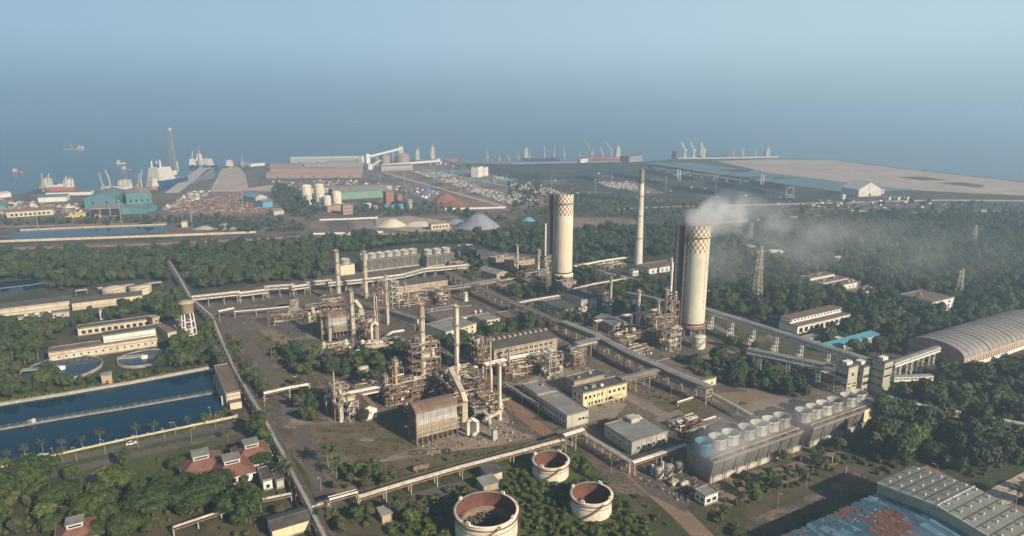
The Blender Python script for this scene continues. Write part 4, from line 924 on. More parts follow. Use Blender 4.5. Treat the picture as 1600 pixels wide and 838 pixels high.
tank('squat cream tank with conical roof far off in the forest', 1208, 405, 28, 8, 'tank', 'storage_tank', 'cone'); tank('squat grey tank with conical roof half hidden behind the smoke', 1167, 394, 26, 7, 'concrete', 'storage_tank', 'cone')
# big roofs in the corner
def big_sheds():
    o, an, lx, ly = fr((1370.5,755), (1410.3,736.5), 10, 12)
    ex = BX; L = lx; dn = -BY                 # dn runs toward the camera
    half = (P(1463,790.5,14.5) - P(1370.5,755,12)).length; half = math.sqrt(max(100, half**2 - 6.25))
    W = half*2; lx = max(lx, 24)
    o = Vector((o.x, o.y, 0)); foot(o + dn*W, an, lx, W, 3)
    t = thing('processing_hall', 'large hall with grey ribbed roof and rows of small white roof vents', 'building', o, an)
    MB().xsec([(0, 0), (-W, 0), (-W, 11.7), (-half, 14.2), (0, 11.7)], .3, lx-.3).build('wall', M['oliv'], t)
    N = 5
    for sgn in (0, 1):
        for i in range(N):
            for j in range(4):
                x0, x1 = -.2 + (lx+.4)*j/4, -.2 + (lx+.4)*(j+1)/4 - .1
                f0, f1 = i/N, (i+1)/N
                y = lambda f: -half*f if sgn == 0 else -W + half*f
                z = lambda f: 12 + 2.5*f
                vs = [(x0, y(f0), z(f0)), (x1, y(f0), z(f0)), (x1, y(f1), z(f1)-.05), (x0, y(f1), z(f1)-.05)]
                rp = MB().add(vs + [(a, b, c+.2) for a, b, c in vs], [(0,3,2,1),(4,5,6,7),(0,1,5,4),(1,2,6,5),(2,3,7,6),(3,0,4,7)]).build('roof_panel', M['galvroof'], t)
                ym, zm = y(f0*.4+f1*.6), z(f0*.4+f1*.6)
                xv = x0 + (x1-x0)*.62
                MB().tube((xv, ym, zm), (xv, ym, zm+.9), .22, n=8).lathe([(0, zm+1.25), (.5, zm+.95), (.5, zm+.75), (0, zm+.8)], 8, xv, ym).build('roof_vent', M['shipwhite'], rp)
    rb = MB()
    for i in range(2*N+1):
        yy = -W*i/(2*N); zz = 12 + 2.5*(1-abs(i-N)/N); rb.box(-.3, lx+.3, yy-.12, yy+.12, zz+.21, zz+.42)
    rb.build('roof_rib', M['roofdark'], t)
    MB().box(-.3, lx+.3, -half-.25, -half+.25, 14.6, 14.9).build('ridge_cap', M['shipwhite'], t)
    MB().bar((-.25, 0, 12.1), (-.25, -half, 14.6), .3, .5).bar((-.25, -half, 14.6), (-.25, -W, 12.1), .3, .5).build('verge_trim', M['shipwhite'], t)
    # lower patched hall
    L2 = 62; t2 = thing('patched_hall', 'lower hall whose roof is a patchwork of blue and rusty sheets', 'building', o, an)
    foot(o + dn*W - ex*L2, an, L2, W, 2)
    zl = 8.0; MB().xsec([(-.5, 0), (-W, 0), (-W, zl-.2), (-half, zl+1.8), (-.5, zl-.2)], -L2, -.1).build('wall', M['oliv'], t2)
    ns, nr = 46, 5; rr = random.Random(11)
    for i in range(ns):
        off = rr.uniform(-.5, .5)
        for j in range(nr + 1):
            x0, x1 = -L2 + L2*i/ns, -L2 + L2*(i+1)/ns - .06
            f0, f1 = (max(0, j+off*.6)/nr, min(nr, j+1+off*.6)/nr) if j < nr else (1, 2)
            if j == nr-1: f1 = 1
            if f1 - f0 < .02: continue
            y0, y1 = -.2 - (half-.2)*f0, -.2 - (half-.2)*f1 + .06
            z0, z1 = zl + 2*(1-abs(1-f0)), zl + 2*(1-abs(1-f1))
            k = 1.3*math.sin(i*.21+1.2) + .7*math.sin(j*1.3 + i*.11) + rr.uniform(-1.0, 1.0)
            mm = 'rustsheet' if (k > 1.25 and i > ns*.35) else 'rustsheet2' if k > .85 else 'bluesheet2' if k < -1.2 else 'bluesheet'
            up = rr.uniform(.0, .14)
            vs = [(x0, y0, z0+up+.1), (x1, y0, z0+up+.1), (x1, y1, z1+up*.5), (x0, y1, z1+up*.5)]
            sh = MB().add(vs + [(a, b, cc+.1) for a, b, cc in vs], [(0,3,2,1),(4,5,6,7),(0,1,5,4),(1,2,6,5),(2,3,7,6),(3,0,4,7)])
            for xr in (x0+.02, (x0+x1)/2): sh.bar((xr, y0, z0+up+.25), (xr, y1, z1+up*.5+.14), .07, .08)
            sh.build('roof_sheet', M[mm], t2)
    q = MB()
    for k in range(60):
        x = -L2*rr.random(); f = rr.random(); l = rr.uniform(.6, 2.4); y = -half*f; z = zl + 2*f + .3
        if rr.random() < .6: q.add([(x, y, z), (x+.28, y, z), (x+.28, y-l, z+l*2/half), (x, y-l, z+l*2/half)], [(0,1,2,3)])
        else: q.add([(x, y, z), (x+l*.6, y, z), (x+l*.6, y-.3, z+.03), (x, y-.3, z+.03)], [(0,1,2,3)])
    g = q.build('peeling_paint', M['shipwhite'], t2); g['kind'] = 'stuff'
M['galvroof'] = mat('weathered_sheet_roof', (.23,.235,.195), (.18,.185,.155), .15, .6, streak=(.12,.12,.1), sk=.4)
big_sheds()
# arched store
def arched():
    h = 7; o, an, lx, ly = fr((1506,561), (1600,531), (1419,535), h); lx = max(lx*1.7, 90); foot(o, an, lx, ly, 3); foot(o + Vector((.5, -.866, 0))*14, an, lx, 14, 1); foot(o - BX*14, an, 14, ly, 0)
    t = thing('arched_store', 'huge arched store with ribbed grey roof and pink panelled side wall', 'warehouse', o, an)
    rise = ly*.2
    arc = [(ly/2 - (ly/2+.3)*math.cos(math.pi*k/18), h + rise*math.sin(math.pi*k/18)) for k in range(19)]
    MB().xsec([(0, 0), (ly, 0)] + [(y, z-.15) for y, z in arc[::-1]], .1, lx-.1).build('wall', M['pink'], t)
    n = int(lx/5.5)
    for k in range(n):
        x0, x1 = lx*k/n, lx*(k+1)/n - .12; b = MB(); q = arc
        for (y0, z0), (y1, z1) in zip(q, q[1:]):
            b.add([(x0, y0, z0+.1), (x1, y0, z0+.1), (x1, y1, z1+.1), (x0, y1, z1+.1)], [(0,1,2,3)], 0, False)
        e = [(y, z) for y, z in q]; 
        for x in (x0, x1):
            for (y0, z0), (y1, z1) in zip(e, e[1:]): b.add([(x, y0, z0-.1), (x, y1, z1-.1), (x, y1, z1+.1), (x, y0, z0+.1)], [(0,1,2,3)])
        rp = b.build('roof_sheet', M['archroof'], t)
        rb = MB()
        for (y0, z0), (y1, z1) in zip(e, e[1:]): rb.bar((x1+.06, y0, z0+.2), (x1+.06, y1, z1+.2), .7 if k % 5 == 4 else .22, .35)
        rb.build('roof_rib', M['steeld'] if k % 5 == 4 else M['archroof'], t)
    MB().box(-.3, lx, -.6, 0, h-.6, h+.1).build('gutter', M['pale'], t)
    MB().box(-.2, lx, -.25, 0, 0, 2.2).build('plinth', M['white'], t)
    m = int(lx/3)
    me = MB().box(-.55, .55, -.4, 0, 2.2, h-.6).mesh('pilaster', M['cream'])
    for k in range(m): put('pilaster', me, t, (lx*(k+.5)/m, 0, 0))
    MB().box(-.15, 0, 0, ly, 0, 2.4).build('end_plinth', M['pale'], t)
    MB().box(-.25, -.0, 0, ly, h-.7, h-.1).build('end_band', M['pale'], t)
M['archroof'] = mat('grey_ribbed_sheet', (.28,.255,.23), (.20,.18,.165), .06, .6, streak=(.13,.11,.1), sk=.3)
arched()
# pyramid roofed halls
def pyramid(label, u, v, s, hl, cat='building'):
    o = P(u, v); t = thing('pavilion', label, cat, o, GA); h = 4.0
    mark([o + BX*(i*s) + BY*(j*s) for i, j in ((-1,-1),(1,-1),(1,1),(-1,1))], 2)
    MB().box(-s+1.4, s-1.4, -s+1.4, s-1.4, 0, h+.2).build('wall', M['white'], t)
    k = s*.36; hr = h + hl
    w4 = [(-1,-1),(1,-1),(1,1),(-1,1)]
    for i in range(4):
        a, b = w4[i], w4[(i+1) % 4]
        vs = [(a[0]*s, a[1]*s, h), (b[0]*s, b[1]*s, h), (b[0]*k, b[1]*k, hr), (a[0]*k, a[1]*k, hr)]
        MB().add(vs + [(x, y, z-.2) for x, y, z in vs], [(0,1,2,3),(7,6,5,4),(0,4,5,1),(1,5,6,2),(2,6,7,3),(3,7,4,0)]).build('roof_slope', M['roofred'], t)
        MB().bar((a[0]*s, a[1]*s, h+.1), (a[0]*k, a[1]*k, hr+.1), .45, .3).build('hip_tile', M['roofred'], t)
    MB().box(-s-.1, s+.1, -s-.1, s+.1, h-.45, h-.02).build('eave_fascia', M['shipwhite'], t)
    l = MB().box(-k-.1, k+.1, -k-.1, k+.1, hr-.5, hr+1.6).build('lantern', M['shipwhite'], t)
    for i in range(4):
        a = i*math.pi/2; MB().box(-k*.85, k*.85, -k-.16, -k-.1, hr+.3, hr+1.0).build('window', M['glass'], l, None, a)
    MB().box(-k-.5, k+.5, -k-.5, k+.5, hr+1.6, hr+1.9).build('lantern_roof', M['roofgrey'], t)
    for i in range(4):
        b = MB()
        for j in range(5): b.box(-s+2.2+j*(2*s-4.4)/5, -s+2.2+(j+.7)*(2*s-4.4)/5, -s+1.32, -s+1.39, 1, 2.9)
        b.build('window', M['glass'], t, None, i*math.pi/2)
pyramid('pavilion with red pyramid roof and white lantern, the one next to the lawn', 316, 738, 8.2, 3.4)
pyramid('pavilion with red pyramid roof and white lantern, the one facing the big trees', 364, 745, 8.2, 3.4)
pyramid('pavilion with red pyramid roof and white lantern, the one nearest the avenue', 394, 719, 7.5, 3.2)
pyramid('brown-roofed pavilion sunk among big spreading trees', 122, 846, 6.5, 2.8)
# ---------------------------------------------------------------- process units
PU = process_unit
PU('dense pipe-filled steel structure at the foot of the smoking tower', (1020,541), 20, 13, [4.5, 9, 13.5, 18], 1, dens=1.5, nves=9)
PU('low broad pipe frame with flat deck beside the smoking tower structure', (968,545), 22, 12, [4, 7.5], 2, dens=1.6, nves=6, deckp=.8)
PU('steel frame with pale columns standing before the smoking tower base', (1046,551), 9, 7, [5, 10, 15], 3, fm='steelw', dens=1.2, nves=3, bay=4.5)
PU('pipe-filled structure at the foot of the cream tower clear of smoke', (822,458), 20, 14, [5, 10, 15], 4, dens=1.3, nves=8)
PU('pale-columned steel frame in front of the cream tower', (846,457), 9, 7, [6, 12, 17], 5, fm='steelw', dens=1.1, nves=3, bay=4.5)
PU('low pipe rack frame beside the gabled shed and the cream tower', (783,456), 22, 8, [4, 8], 6, dens=1.2, nves=4)
PU('slim rusty tower frame beside the twin grey-walled blocks', (930,484), 12, 9, [4.5, 9, 13], 7, dens=1.3, nves=4)
PU('dark rusting multi-level frame standing at the left end of the compressor house', (747,588), 8, 8, [4, 8, 12, 16, 20], 8, fm='steel', dens=1.2, nves=3, bay=4)
PU('four-level pipe structure at the paved yard, with white valves', (858,594), 9, 9, [3.5, 7, 10.5, 14], 9, fm='steelw', dens=1.5, nves=5, bay=4.5)
PU('smaller pipe structure at the covered bridge end', (897,579), 8, 9, [4, 8, 11], 10, dens=1.5, nves=4, bay=4)
PU('row of low pipe frames with vessels along the compressor house', (790,594), 24, 8, [3.2, 6.2], 11, dens=1.8, nves=12, deckp=.3)
PU('tall knot of rusty frames and pipes around the twin columns', (645,594), 17, 14, [5, 10, 15, 19], 12, dens=1.9, nves=8)
PU('multi-level pipe rack frame in front of the rusty frames', (610,640), 42, 9, [3.5, 7, 10.5], 13, dens=2.4, nves=10, bay=6, deckp=.35)
PU('slim four-level frame with one thick riser by the long pipe bridge', (615,634), 6, 8, [5, 10, 15, 20], 14, dens=1.0, nves=2, bay=3.5)
PU('jumble of pipes, decks and drums behind the sloped duct', (704,650), 22, 22, [4, 8, 12, 15], 15, dens=2.4, nves=12, deckp=.45)
PU('low pump and pipe frame around the plain white column', (745,655), 18, 16, [3, 6], 16, dens=1.6, nves=8, deckp=.4)
PU('tall narrow frame with small vessels at the edge of the dry field', (524,658), 8, 10, [4, 8, 12, 16], 17, dens=1.3, nves=5, bay=4)
PU('open steel frame with pale beams by the gabled rust-roofed shed', (547,660), 4.5, 7, [4, 8, 11], 18, fm='steelw', dens=.7, nves=2, bay=3.5)
PU('pipe rack frame behind the gabled rust-roofed shed', (556,632), 22, 8, [4, 7.5], 19, dens=1.6, nves=5, deckp=.4)
PU('dark low pipe frame along the shaded yard', (421,511), 30, 6, [4, 8], 20, fm='steel', dens=1.0, nves=1, deckp=.25, bay=6)
PU('brown-decked two-storey frame beside the tallest slim column', (480,505), 20, 9, [5, 10.5], 21, dens=1.5, nves=5, deckp=.9)
PU('rusty pipe jungle behind the far furnace block', (556,530), 17, 16, [4.5, 9, 13], 22, dens=2.2, nves=10, deckp=.45)
PU('pipe and duct structure right behind the tall slim column', (505,498), 18, 14, [4, 8, 12], 23, dens=1.6, nves=6)
PU('tall dark brown frame beside the fat-footed thin column', (592,492), 5, 7, [5, 10, 15, 20, 25], 24, fm='steel', dens=.7, nves=1, bay=3.5)
PU('pump frames and exchangers at the near foot of the far furnace block', (500,553), 20, 5, [3.2], 25, fm='steelw', dens=2.5, nves=7, deckp=.2)
PU('low manifold of pale pipes behind the bushes', (560,549), 30, 6, [2.6], 26, fm='steelw', dens=2.6, nves=7, deckp=.3)
PU('pipe frame with exchangers in front of the long tan hall', (622,483), 30, 9, [4, 8], 27, dens=1.8, nves=9, deckp=.4)
PU('tall pipe frame by the white vertical tank', (686,479), 8, 8, [4, 8, 12], 28, dens=1.3, nves=3, bay=4)
PU('pump pipework behind the blue fan stack', (1072,682), 16, 12, [2.6], 29, fm='steelw', dens=2.2, nves=6, deckp=.1, pm='pipewhite')
PU('far pipework by the slender chimney', (938,424), 30, 12, [4], 30, fm='steelw', dens=1.6, nves=6, deckp=.3)
PU('small rusty frame under the leaning pipe near the white tank', (990,560), 16, 8, [3.4], 31, dens=1.5, nves=3)
PU('tall slender pipe tower climbing beside the smoking tower lift shaft', (1046,533), 7, 6, [5, 10, 15, 20, 25, 30], 40, dens=1.0, nves=3, bay=3.5)
PU('tall slender pipe tower climbing beside the cream tower lift shaft', (852,446), 6, 6, [5, 10, 15, 20, 25], 41, dens=1.0, nves=2, bay=3)
PU('knot of crossing pipes at the head of the central rack', (708,428), 16, 10, [4, 8], 42, dens=1.6, nves=4)
PU('low exchanger bay between the frame knot and the far furnace', (640,562), 20, 6, [3.2], 43, dens=2, nves=6, deckp=.3)
PU('pump bay at the near side of the multi-level rack', (636,652), 20, 5, [3], 44, dens=2, nves=6, deckp=.2)
# furnaces
def furnace(label, C, Rr, D, h, legs=4.0):
    o, an, lx, ly = fr(C, Rr, D, h); foot(o, an, lx, ly, 2); t = thing('reformer_furnace', label, 'furnace', o, an)
    MB().box(.2, lx-.2, .2, ly-.2, legs, h*.94).build('casing', M['steeld'], t)
    n = 6
    for k in range(n):
        x0, x1 = lx*k/n, lx*(k+1)/n - .12
        MB().box(x0, x1, -.05, .2, h*.76, h).build('cladding_panel', M['galv'], t)
        MB().box(x0, x1, -.12, .2, h*.58, h*.76-.04).build('burner_panel', M['silver'], t)
        MB().box(x0, x1, 0, .2, legs, h*.58-.04).build('wall_panel', M['tan'], t)
        for i in range(3):
            f = MB(); f.box(x0 + (x1-x0)*(i+.2)/3, x0 + (x1-x0)*(i+.75)/3, -.35, -.12, h*.59, h*.66, 0).tube((x0+(x1-x0)*(i+.5)/3, -.25, h*.66), (x0+(x1-x0)*(i+.5)/3, -.25, h*.74), .2, n=6); f.build('burner', M['pipewhite'], t)
    for z in (h*.57, h*.43, h*.31, legs+.1):
        MB().box(-.6, lx+.6, -1.5, 0, z-.25, z).build('catwalk', M['pipe'], t)
        q = MB()
        for hz in (.5, 1.0): q.bar((-.6, -1.45, z+hz), (lx+.6, -1.45, z+hz), .1)
        for k in range(int(lx/1.8)+1): q.bar((k*1.8, -1.45, z), (k*1.8, -1.45, z+1.0), .09)
        q.build('railing', M['steelw'], t)
        q = MB()
        for k in range(int(lx/1.3)): x = k*1.3+.5; q.box(x, x+.6, -.5, -.02, z+.35, z+1.1)
        g = q.build('peep_doors', M['steelw'], t)
    arc = [(-.3, h-.1), (.3, h+.9), (ly*.45, h+2.6), (ly*.75, h+3.0), (ly+.2, h+2.4), (ly+.2, h-.1)]
    for k in range(n): MB().xsec(arc, lx*k/n - (.5 if k == 0 else 0), lx*(k+1)/n - .1 + (.5 if k == n-1 else 0)).build('roof_panel', M['roofrust'], t)
    q = MB()
    for k in range(9):
        x = lx*k/8
        for y in (.1, ly-.1): MB().bar((x, y, 0), (x, y, legs+.2), .45).box(x-.6, x+.6, y-.6, y+.6, 0, .5).build('leg', M['steel'], t)
    q = MB()
    for y in (-1.0, 0, ly*.5, ly): q.bar((-.6, y, 0), (-.6, y, h+.5), .4)
    for k in range(7):
        z = h*(k+1)/7; q.bar((-.6, -1, z), (-.6, ly, z), .3); q.bar((-.6, -1 if k % 2 else ly, z-h/7), (-.6, ly if k % 2 else -1, z), .35)
    q.build('end_stair_frame', M['steel'], t)
    return t, o, an, lx, ly
F1 = furnace('big reformer furnace with silver band and brown curved roof in the front yard', (650.6,647), (713,631.5), 8, 15)
F2 = furnace('farther reformer furnace with rust roof standing between slim columns', (502,500), (545,492.5), 8, 13.5)
def duct(label, pts, w_, name='flue_duct', m='cream', rnd=False):
    o = Vector((pts[0].x, pts[0].y, 0)); t = thing(name, label, 'duct', o); pts = [p - o for p in pts]
    for a, b in zip(pts, pts[1:]):
        q = MB()
        if rnd: q.tube(a, b, w_/2, n=14); q.ball(b, w_/2, 14)
        else: q.bar(a, b, w_, w_)
        q.build('duct_section', M[m], t)
        d = (b-a); n = max(1, int(d.length/4)); f = MB()
        for k in range(n+1):
            p = a.lerp(b, k/n); dd = d.normalized()*.12
            f = MB(); f.tube(p-dd, p+dd, w_/2+.14, n=14) if rnd else f.bar(p-dd, p+dd, w_+.3, w_+.3)
            f.build('flange', M['steelw'], t)
    z0 = pts[-1]; q = MB()
    for dx in (-1, 1): q.bar((z0.x+dx, z0.y, 0), (z0.x+dx, z0.y, z0.z), .3)
    q.build('support', M['steel'], t)
    return t
g1 = P(727, 668); g0 = P(712, 645)
duct('bent square flue duct sloping down beside the front furnace', [Vector((g0.x-3, g0.y+10, 19)), Vector((g1.x-1.5, g1.y+5, 15.5)), Vector((g1.x, g1.y+2, 12)), Vector((g1.x, g1.y, 3))], 2.4)
q = P(738, 684)
duct('white round duct loop at the right end of the front furnace', [Vector((q.x-2, q.y, 1.5)), Vector((q.x-2, q.y, 8)), Vector((q.x, q.y, 9.5)), Vector((q.x+2.4, q.y, 8)), Vector((q.x+2.4, q.y, 3)), Vector((q.x+.5, q.y-.5, 1.6))], 1.7, 'duct_loop', 'pipewhite', True)
q = P(575, 540)
duct('fat white pipe bending down beside the far furnace', [Vector((q.x-6, q.y, 1.6)), Vector((q.x+1, q.y+1, 2)), Vector((q.x+2.5, q.y+1, 4)), Vector((q.x+2.5, q.y+1, 13)), Vector((q.x+4.5, q.y+1.4, 15)), Vector((q.x+6.5, q.y+1.5, 13.5))], 1.7, 'process_duct', 'pipewhite', True)
q = P(560, 523)
duct('square flue duct rising and bending over the far pipe jungle', [Vector((q.x-3, q.y+8, 21)), Vector((q.x+2, q.y+3, 17)), Vector((q.x+3, q.y+2, 11)), Vector((q.x+3, q.y+1, 2))], 2.6)
q = P(600, 533)
duct('sloping fat pale pipe at the end of the far pipework', [Vector((q.x-1, q.y, 1.5)), Vector((q.x+5, q.y+3, 5)), Vector((q.x+12, q.y+5, 5.5))], 1.8, 'process_duct', 'pipewhite', True)
q = P(752, 668)
duct('grey fat elbow duct between the duct loop and the plain white column', [Vector((q.x-3, q.y+6, 5)), Vector((q.x+1, q.y+5, 6)), Vector((q.x+3.5, q.y+3, 4.5)), Vector((q.x+4, q.y+1, 1.5))], 2.0, 'process_duct', 'galv', True)
q = P(776, 664)
duct('pale slanting duct entering the plain white column', [Vector((q.x+2.5, q.y+2.5, 6.5)), Vector((q.x-5.5, q.y-1, 3.5))], 1.5, 'process_duct', 'cream')
# vertical columns: label, u, v_base, v_top, width px
for a in [('tall slim lagged column beside the brown-decked frame', 529.5, 472, 391, 6.0, dict(plats=4)),
          ('slim column in front of the seven-fan cooling tower', 572, 466, 393, 5.4, dict(plats=3)),
          ('thin column on a fat lower shell by the dark brown frame', 605.5, 507, 430, 2.6, dict(fat=1.7, plats=3)),
          ('short slim column before the long tan hall', 634, 474, 443, 3.0, dict(plats=1, riser=False)),
          ('pale column rising at the near corner of the far furnace', 552.5, 544, 452, 5.6, dict(plats=4, taper=.8)),
          ('squat grey column in front of the far furnace', 515.5, 533, 492, 4.6, dict(plats=2, m='galv')),
          ('thin-topped column over the fat white pipe', 588, 537, 459, 2.0, dict(fat=2.9, plats=2)),
          ('tall twin-piped column rising from the rusty frame knot', 661, 588, 474, 8.0, dict(plats=5, taper=.92)),
          ('thin companion column beside the tall twin-piped one', 651, 586, 507, 3.4, dict(plats=2, riser=False)),
          ('lone tall grey-tan column before the two-storey cream blocks', 714, 576, 477, 7.4, dict(plats=3, m='chim')),
          ('very thin white column on a fat foot near the dark multi-level frame', 767, 612, 530, 2.2, dict(fat=2.3, plats=1, m='tank', riser=False)),
          ('plain white column standing at the yard corner', 780.5, 656, 567, 6.2, dict(plats=1, m='tank', riser=False)),
          ('tan pipe column in front of the compressor house', 795.5, 585, 546, 3.6, dict(plats=1, riser=False)),
          ('thin white vent pipe beside the white fat-footed column', 755, 612, 573, 1.8, dict(plats=0, lad=False, riser=False, m='tank')),
          ('thin vent pipe rising at the dry field edge', 525.5, 655, 582, 2.0, dict(plats=0, lad=False, riser=False)),
          ('short fat pale column at the dry field edge', 532.5, 659, 632, 5.6, dict(plats=1)),
          ('ringed column with swollen foot at the shaded yard', 604, 634, 587, 3.0, dict(fat=1.5, plats=4)),
          ('thick riser column at the corner of the multi-level rack', 620, 632, 562, 4.6, dict(plats=3)),
          ('isolated dark tan column between gabled shed and smoking tower', 996, 515, 454, 5.4, dict(plats=2, m='chim')),
          ('slim pale column beside the twin grey-walled blocks', 953.5, 476, 433, 4.2, dict(plats=1)),
          ('slim ringed column at the cream tower pipework', 808, 429, 383, 3.2, dict(plats=3)),
          ('fat-footed column between slim column and cream tower', 841, 444, 390, 3.4, dict(fat=2.2, plats=3, m='silver')),
          ('fat-bellied column top rising beside the smoking tower', 1038, 530, 452, 5.0, dict(fat=1.5, plats=3, m='silver')),
          ('slim column within the smoking tower pipework', 1026, 535, 470, 3.2, dict(plats=3)),
          ('pale pipe column at the white building by the chimney', 1048, 431, 404, 4.0, dict(plats=0, m='tank', riser=False)),
          ('white vertical tank column by the covered bridge', 728, 471, 457, 6.4, dict(plats=0, m='shipwhite', riser=False, lad=False)),
          ('white vertical tank column at the smaller pipe structure', 910, 566, 545, 4.6, dict(plats=1, m='shipwhite', riser=False)),
          ('slender pole-like column behind the far furnace column', 545, 540, 452, 1.6, dict(plats=0, riser=False, lad=False)),
          ('thin stack before the far cooling tower pipes', 639, 480, 447, 1.6, dict(plats=0, lad=False, riser=False)),
          ]:
    stack(*a[:5], **a[5])
def lattice_tower(label, u, vb, vt, wd, arms=False, name='lattice_pylon', m='galv', cat='pylon', taper=.25):
    o = P(u, vb); h = hgt(u, vb, vt); t = thing(name, label, cat, o, GA); b = MB(); n = max(4, int(h/3.4)) if arms else max(4, int(h/4))
    r = lambda z: wd/2*(1 - (1-taper)*z/h)
    for i in range(n):
        z0, z1 = h*i/n, h*(i+1)/n; r0, r1 = r(z0), r(z1); c = [(-1,-1),(1,-1),(1,1),(-1,1)]
        for k in range(4):
            a, d = c[k], c[(k+1) % 4]
            b.bar((a[0]*r0, a[1]*r0, z0), (a[0]*r1, a[1]*r1, z1), .38); b.bar((a[0]*r0, a[1]*r0, z0), (d[0]*r1, d[1]*r1, z1), .22); b.bar((a[0]*r1, a[1]*r1, z1), (d[0]*r1, d[1]*r1, z1), .25 if arms else .5)
    b.build('lattice', M[m], t)
    if arms:
        for z in (h*.62, h*.76, h*.9):
            q = MB(); L = wd*.75
            q.bar((-L, 0, z), (L, 0, z), .3).bar((-L, 0, z), (0, 0, z+1.8), .2).bar((L, 0, z), (0, 0, z+1.8), .2)
            for x in (-L, -L*.6, L*.6, L): q.tube((x, 0, z), (x, 0, z-1.6), .12, n=5)
            q.build('cross_arm', M[m], t)
    return t
lattice_tower('square white lattice stair tower before the long tan hall', 617, 481, 439, 5.5, name='lattice_stair_tower', m='pale', cat='stair tower', taper=1)
lattice_tower('tall lattice power pylon standing in the forest beside the smoking tower', 1182, 472, 385, 6, True, m='pale')
lattice_tower('lattice power pylon beyond the white forest block', 1497, 466, 420, 5, True, m='pale')
lattice_tower('faint lattice pylon at the far forest belt', 1171, 385, 347, 5, True)
lattice_tower('faint lattice pylon behind the smoke', 1520, 388, 352, 5, True)
# front open-topped tanks
def open_tank(label, u, vt, wpx, h, inner):
    c = P(u, vt, h); r = wpx * (c - Vector((0, 0, ALT))).length / FPX / 2; o = Vector((c.x, c.y, 0))
    mark([o + Vector((i*r, j*r, 0)) for i, j in ((-1,-1),(1,-1),(1,1),(-1,1))], 2)
    t = thing('open_tank', label, 'tank', o, GA)
    MB().lathe([(r, 0), (r, h)], 48).build('shell', M['tank'], t)
    MB().lathe([(r-.04, h), (r-.04, .9), (0, 1.0)], 48).build('lining', M['rust'], t)
    MB().lathe([(r-.5, h+.03), (r+.45, h+.03), (r+.45, h-.2), (r, h-.2)], 48).build('rim', M['tank'], t)
    for k, z in enumerate((h*.82, h*.6)): MB().lathe([(r, z), (r+(.5, .12)[k], z), (r+(.5, .12)[k], z+.16), (r, z+.16)], 48).build('wind_girder', M['rust'], t)
    for k in range(4):
        a = .5 + k*1.571; MB().box(-.7, .7, -.35, .5, h+.03, h+1.0).build('foam_box', M['tank'], t, ((r)*math.cos(a), (r)*math.sin(a), 0), a+1.571)
    q = MB(); n = 12
    for i in range(n):
        a = 3.6 + i*.095; q.bar((r*math.cos(a), r*math.sin(a), h*(i+.5)/n), ((r+.9)*math.cos(a), (r+.9)*math.sin(a), h*(i+.5)/n), .55, .12)
        if i: b = a - .095; q.bar(((r+.9)*math.cos(b), (r+.9)*math.sin(b), h*(i-.5)/n), ((r+.9)*math.cos(a), (r+.9)*math.sin(a), h*(i+.5)/n), .2, .3); q.bar(((r+.9)*math.cos(b), (r+.9)*math.sin(b), h*(i-.5)/n+1.1), ((r+.9)*math.cos(a), (r+.9)*math.sin(a), h*(i+.5)/n+1.1), .1)
    q.build('stair', M['steel'], t)
    q = MB(); x, y = (r+.7)*math.cos(-.35), (r+.7)*math.sin(-.35)
    for d in (-.6, .6): q.bar((x, y+d, 0), (x, y+d, h+1), .16)
    for i in range(9): q.bar((x, y-.6, h*i/8), (x, y+.6, h*i/8), .12)
    q.bar((x, y, h), (x+1.6, y, h), .2).build('ladder', M['rust'], t)
    if inner:
        MB().lathe([(r*.86, 1.0), (r*.86, 3.6), (r*.82, 3.6), (r*.82, 1.0)], 40).build('floating_roof_rim', M['steel'], t)
        MB().lathe([(r*.9, 3.1), (r*.9, 3.4), (r*.93, 3.4), (r*.93, 3.1)], 40).build('seal_ring', M['steelw'], t)
        q = MB(); rr = random.Random(3)
        for k in range(160):
            a, d = rr.uniform(0, 6.28), r*.8*math.sqrt(rr.random()); q.box(d*math.cos(a)-.3, d*math.cos(a)+.3, d*math.sin(a)-.2, d*math.sin(a)+.2, 1.02, 1.0+rr.uniform(.3, 1.6))
        g = q.build('debris', M['steeld'], t); g['kind'] = 'stuff'
    else:
        q = MB()
        for k in range(5): q.box(-2+k*.9, -1.4+k*.9, -.8, .9, 1.0, 1.4+.4*(k % 3))
        q.build('floor_gear', M['steel'], t)
open_tank('largest rusty open-topped white tank with ring scaffold inside', 759.5, 795, 93, 9, True)
open_tank('open-topped white tank with rusty stains right under the front pipe rack', 860.5, 718, 54.5, 6.6, False)
open_tank('open-topped white tank with clean lower shell in the green bund', 924, 770.5, 61, 7.2, False)
tank('clean white tank at the foot of the smoking tower conveyor', 1091, 543, 20, 7.6, 'shipwhite', 'storage_tank', 'flat')
tank('tan tank with low conical roof behind the long pipe bridge', 568, 591, 16, 6.5, 'cream', 'storage_tank', 'cone')
tank('pale tank with conical roof sunk in the yard behind the rack', 580, 606, 20, 3.2, 'pale', 'storage_tank', 'cone')
tank('grey tank with dark foot beside the shaded pipe frame', 459, 484, 16, 8, 'concrete', 'storage_tank', 'flat')
tank('small silver tank with flat top at the cooling tower corner', 1028.5, 746, 12.5, 4.2, 'galv', 'storage_tank', 'flat', seg=18); tank('second silver tank close behind the flat-topped one', 1044, 742, 13, 4.4, 'galv', 'storage_tank', 'cone', seg=18); tank('dark tank in the shade of the cooling tower end', 1060, 736, 12, 4, 'concrete', 'storage_tank', 'flat', seg=18)
for k, (u, v, vt) in enumerate(((1019,742,726),(1035,744,721),(1050,727,716))): stack(('slim white filter pole %s by the cooling tower' % ('beside the flat-topped silver tank', 'between the two silver tanks', 'behind the silver tanks')[k]), u, v, vt, 3.2, 'filter_pole', 'tank', 0, False, riser=False, cap=False)
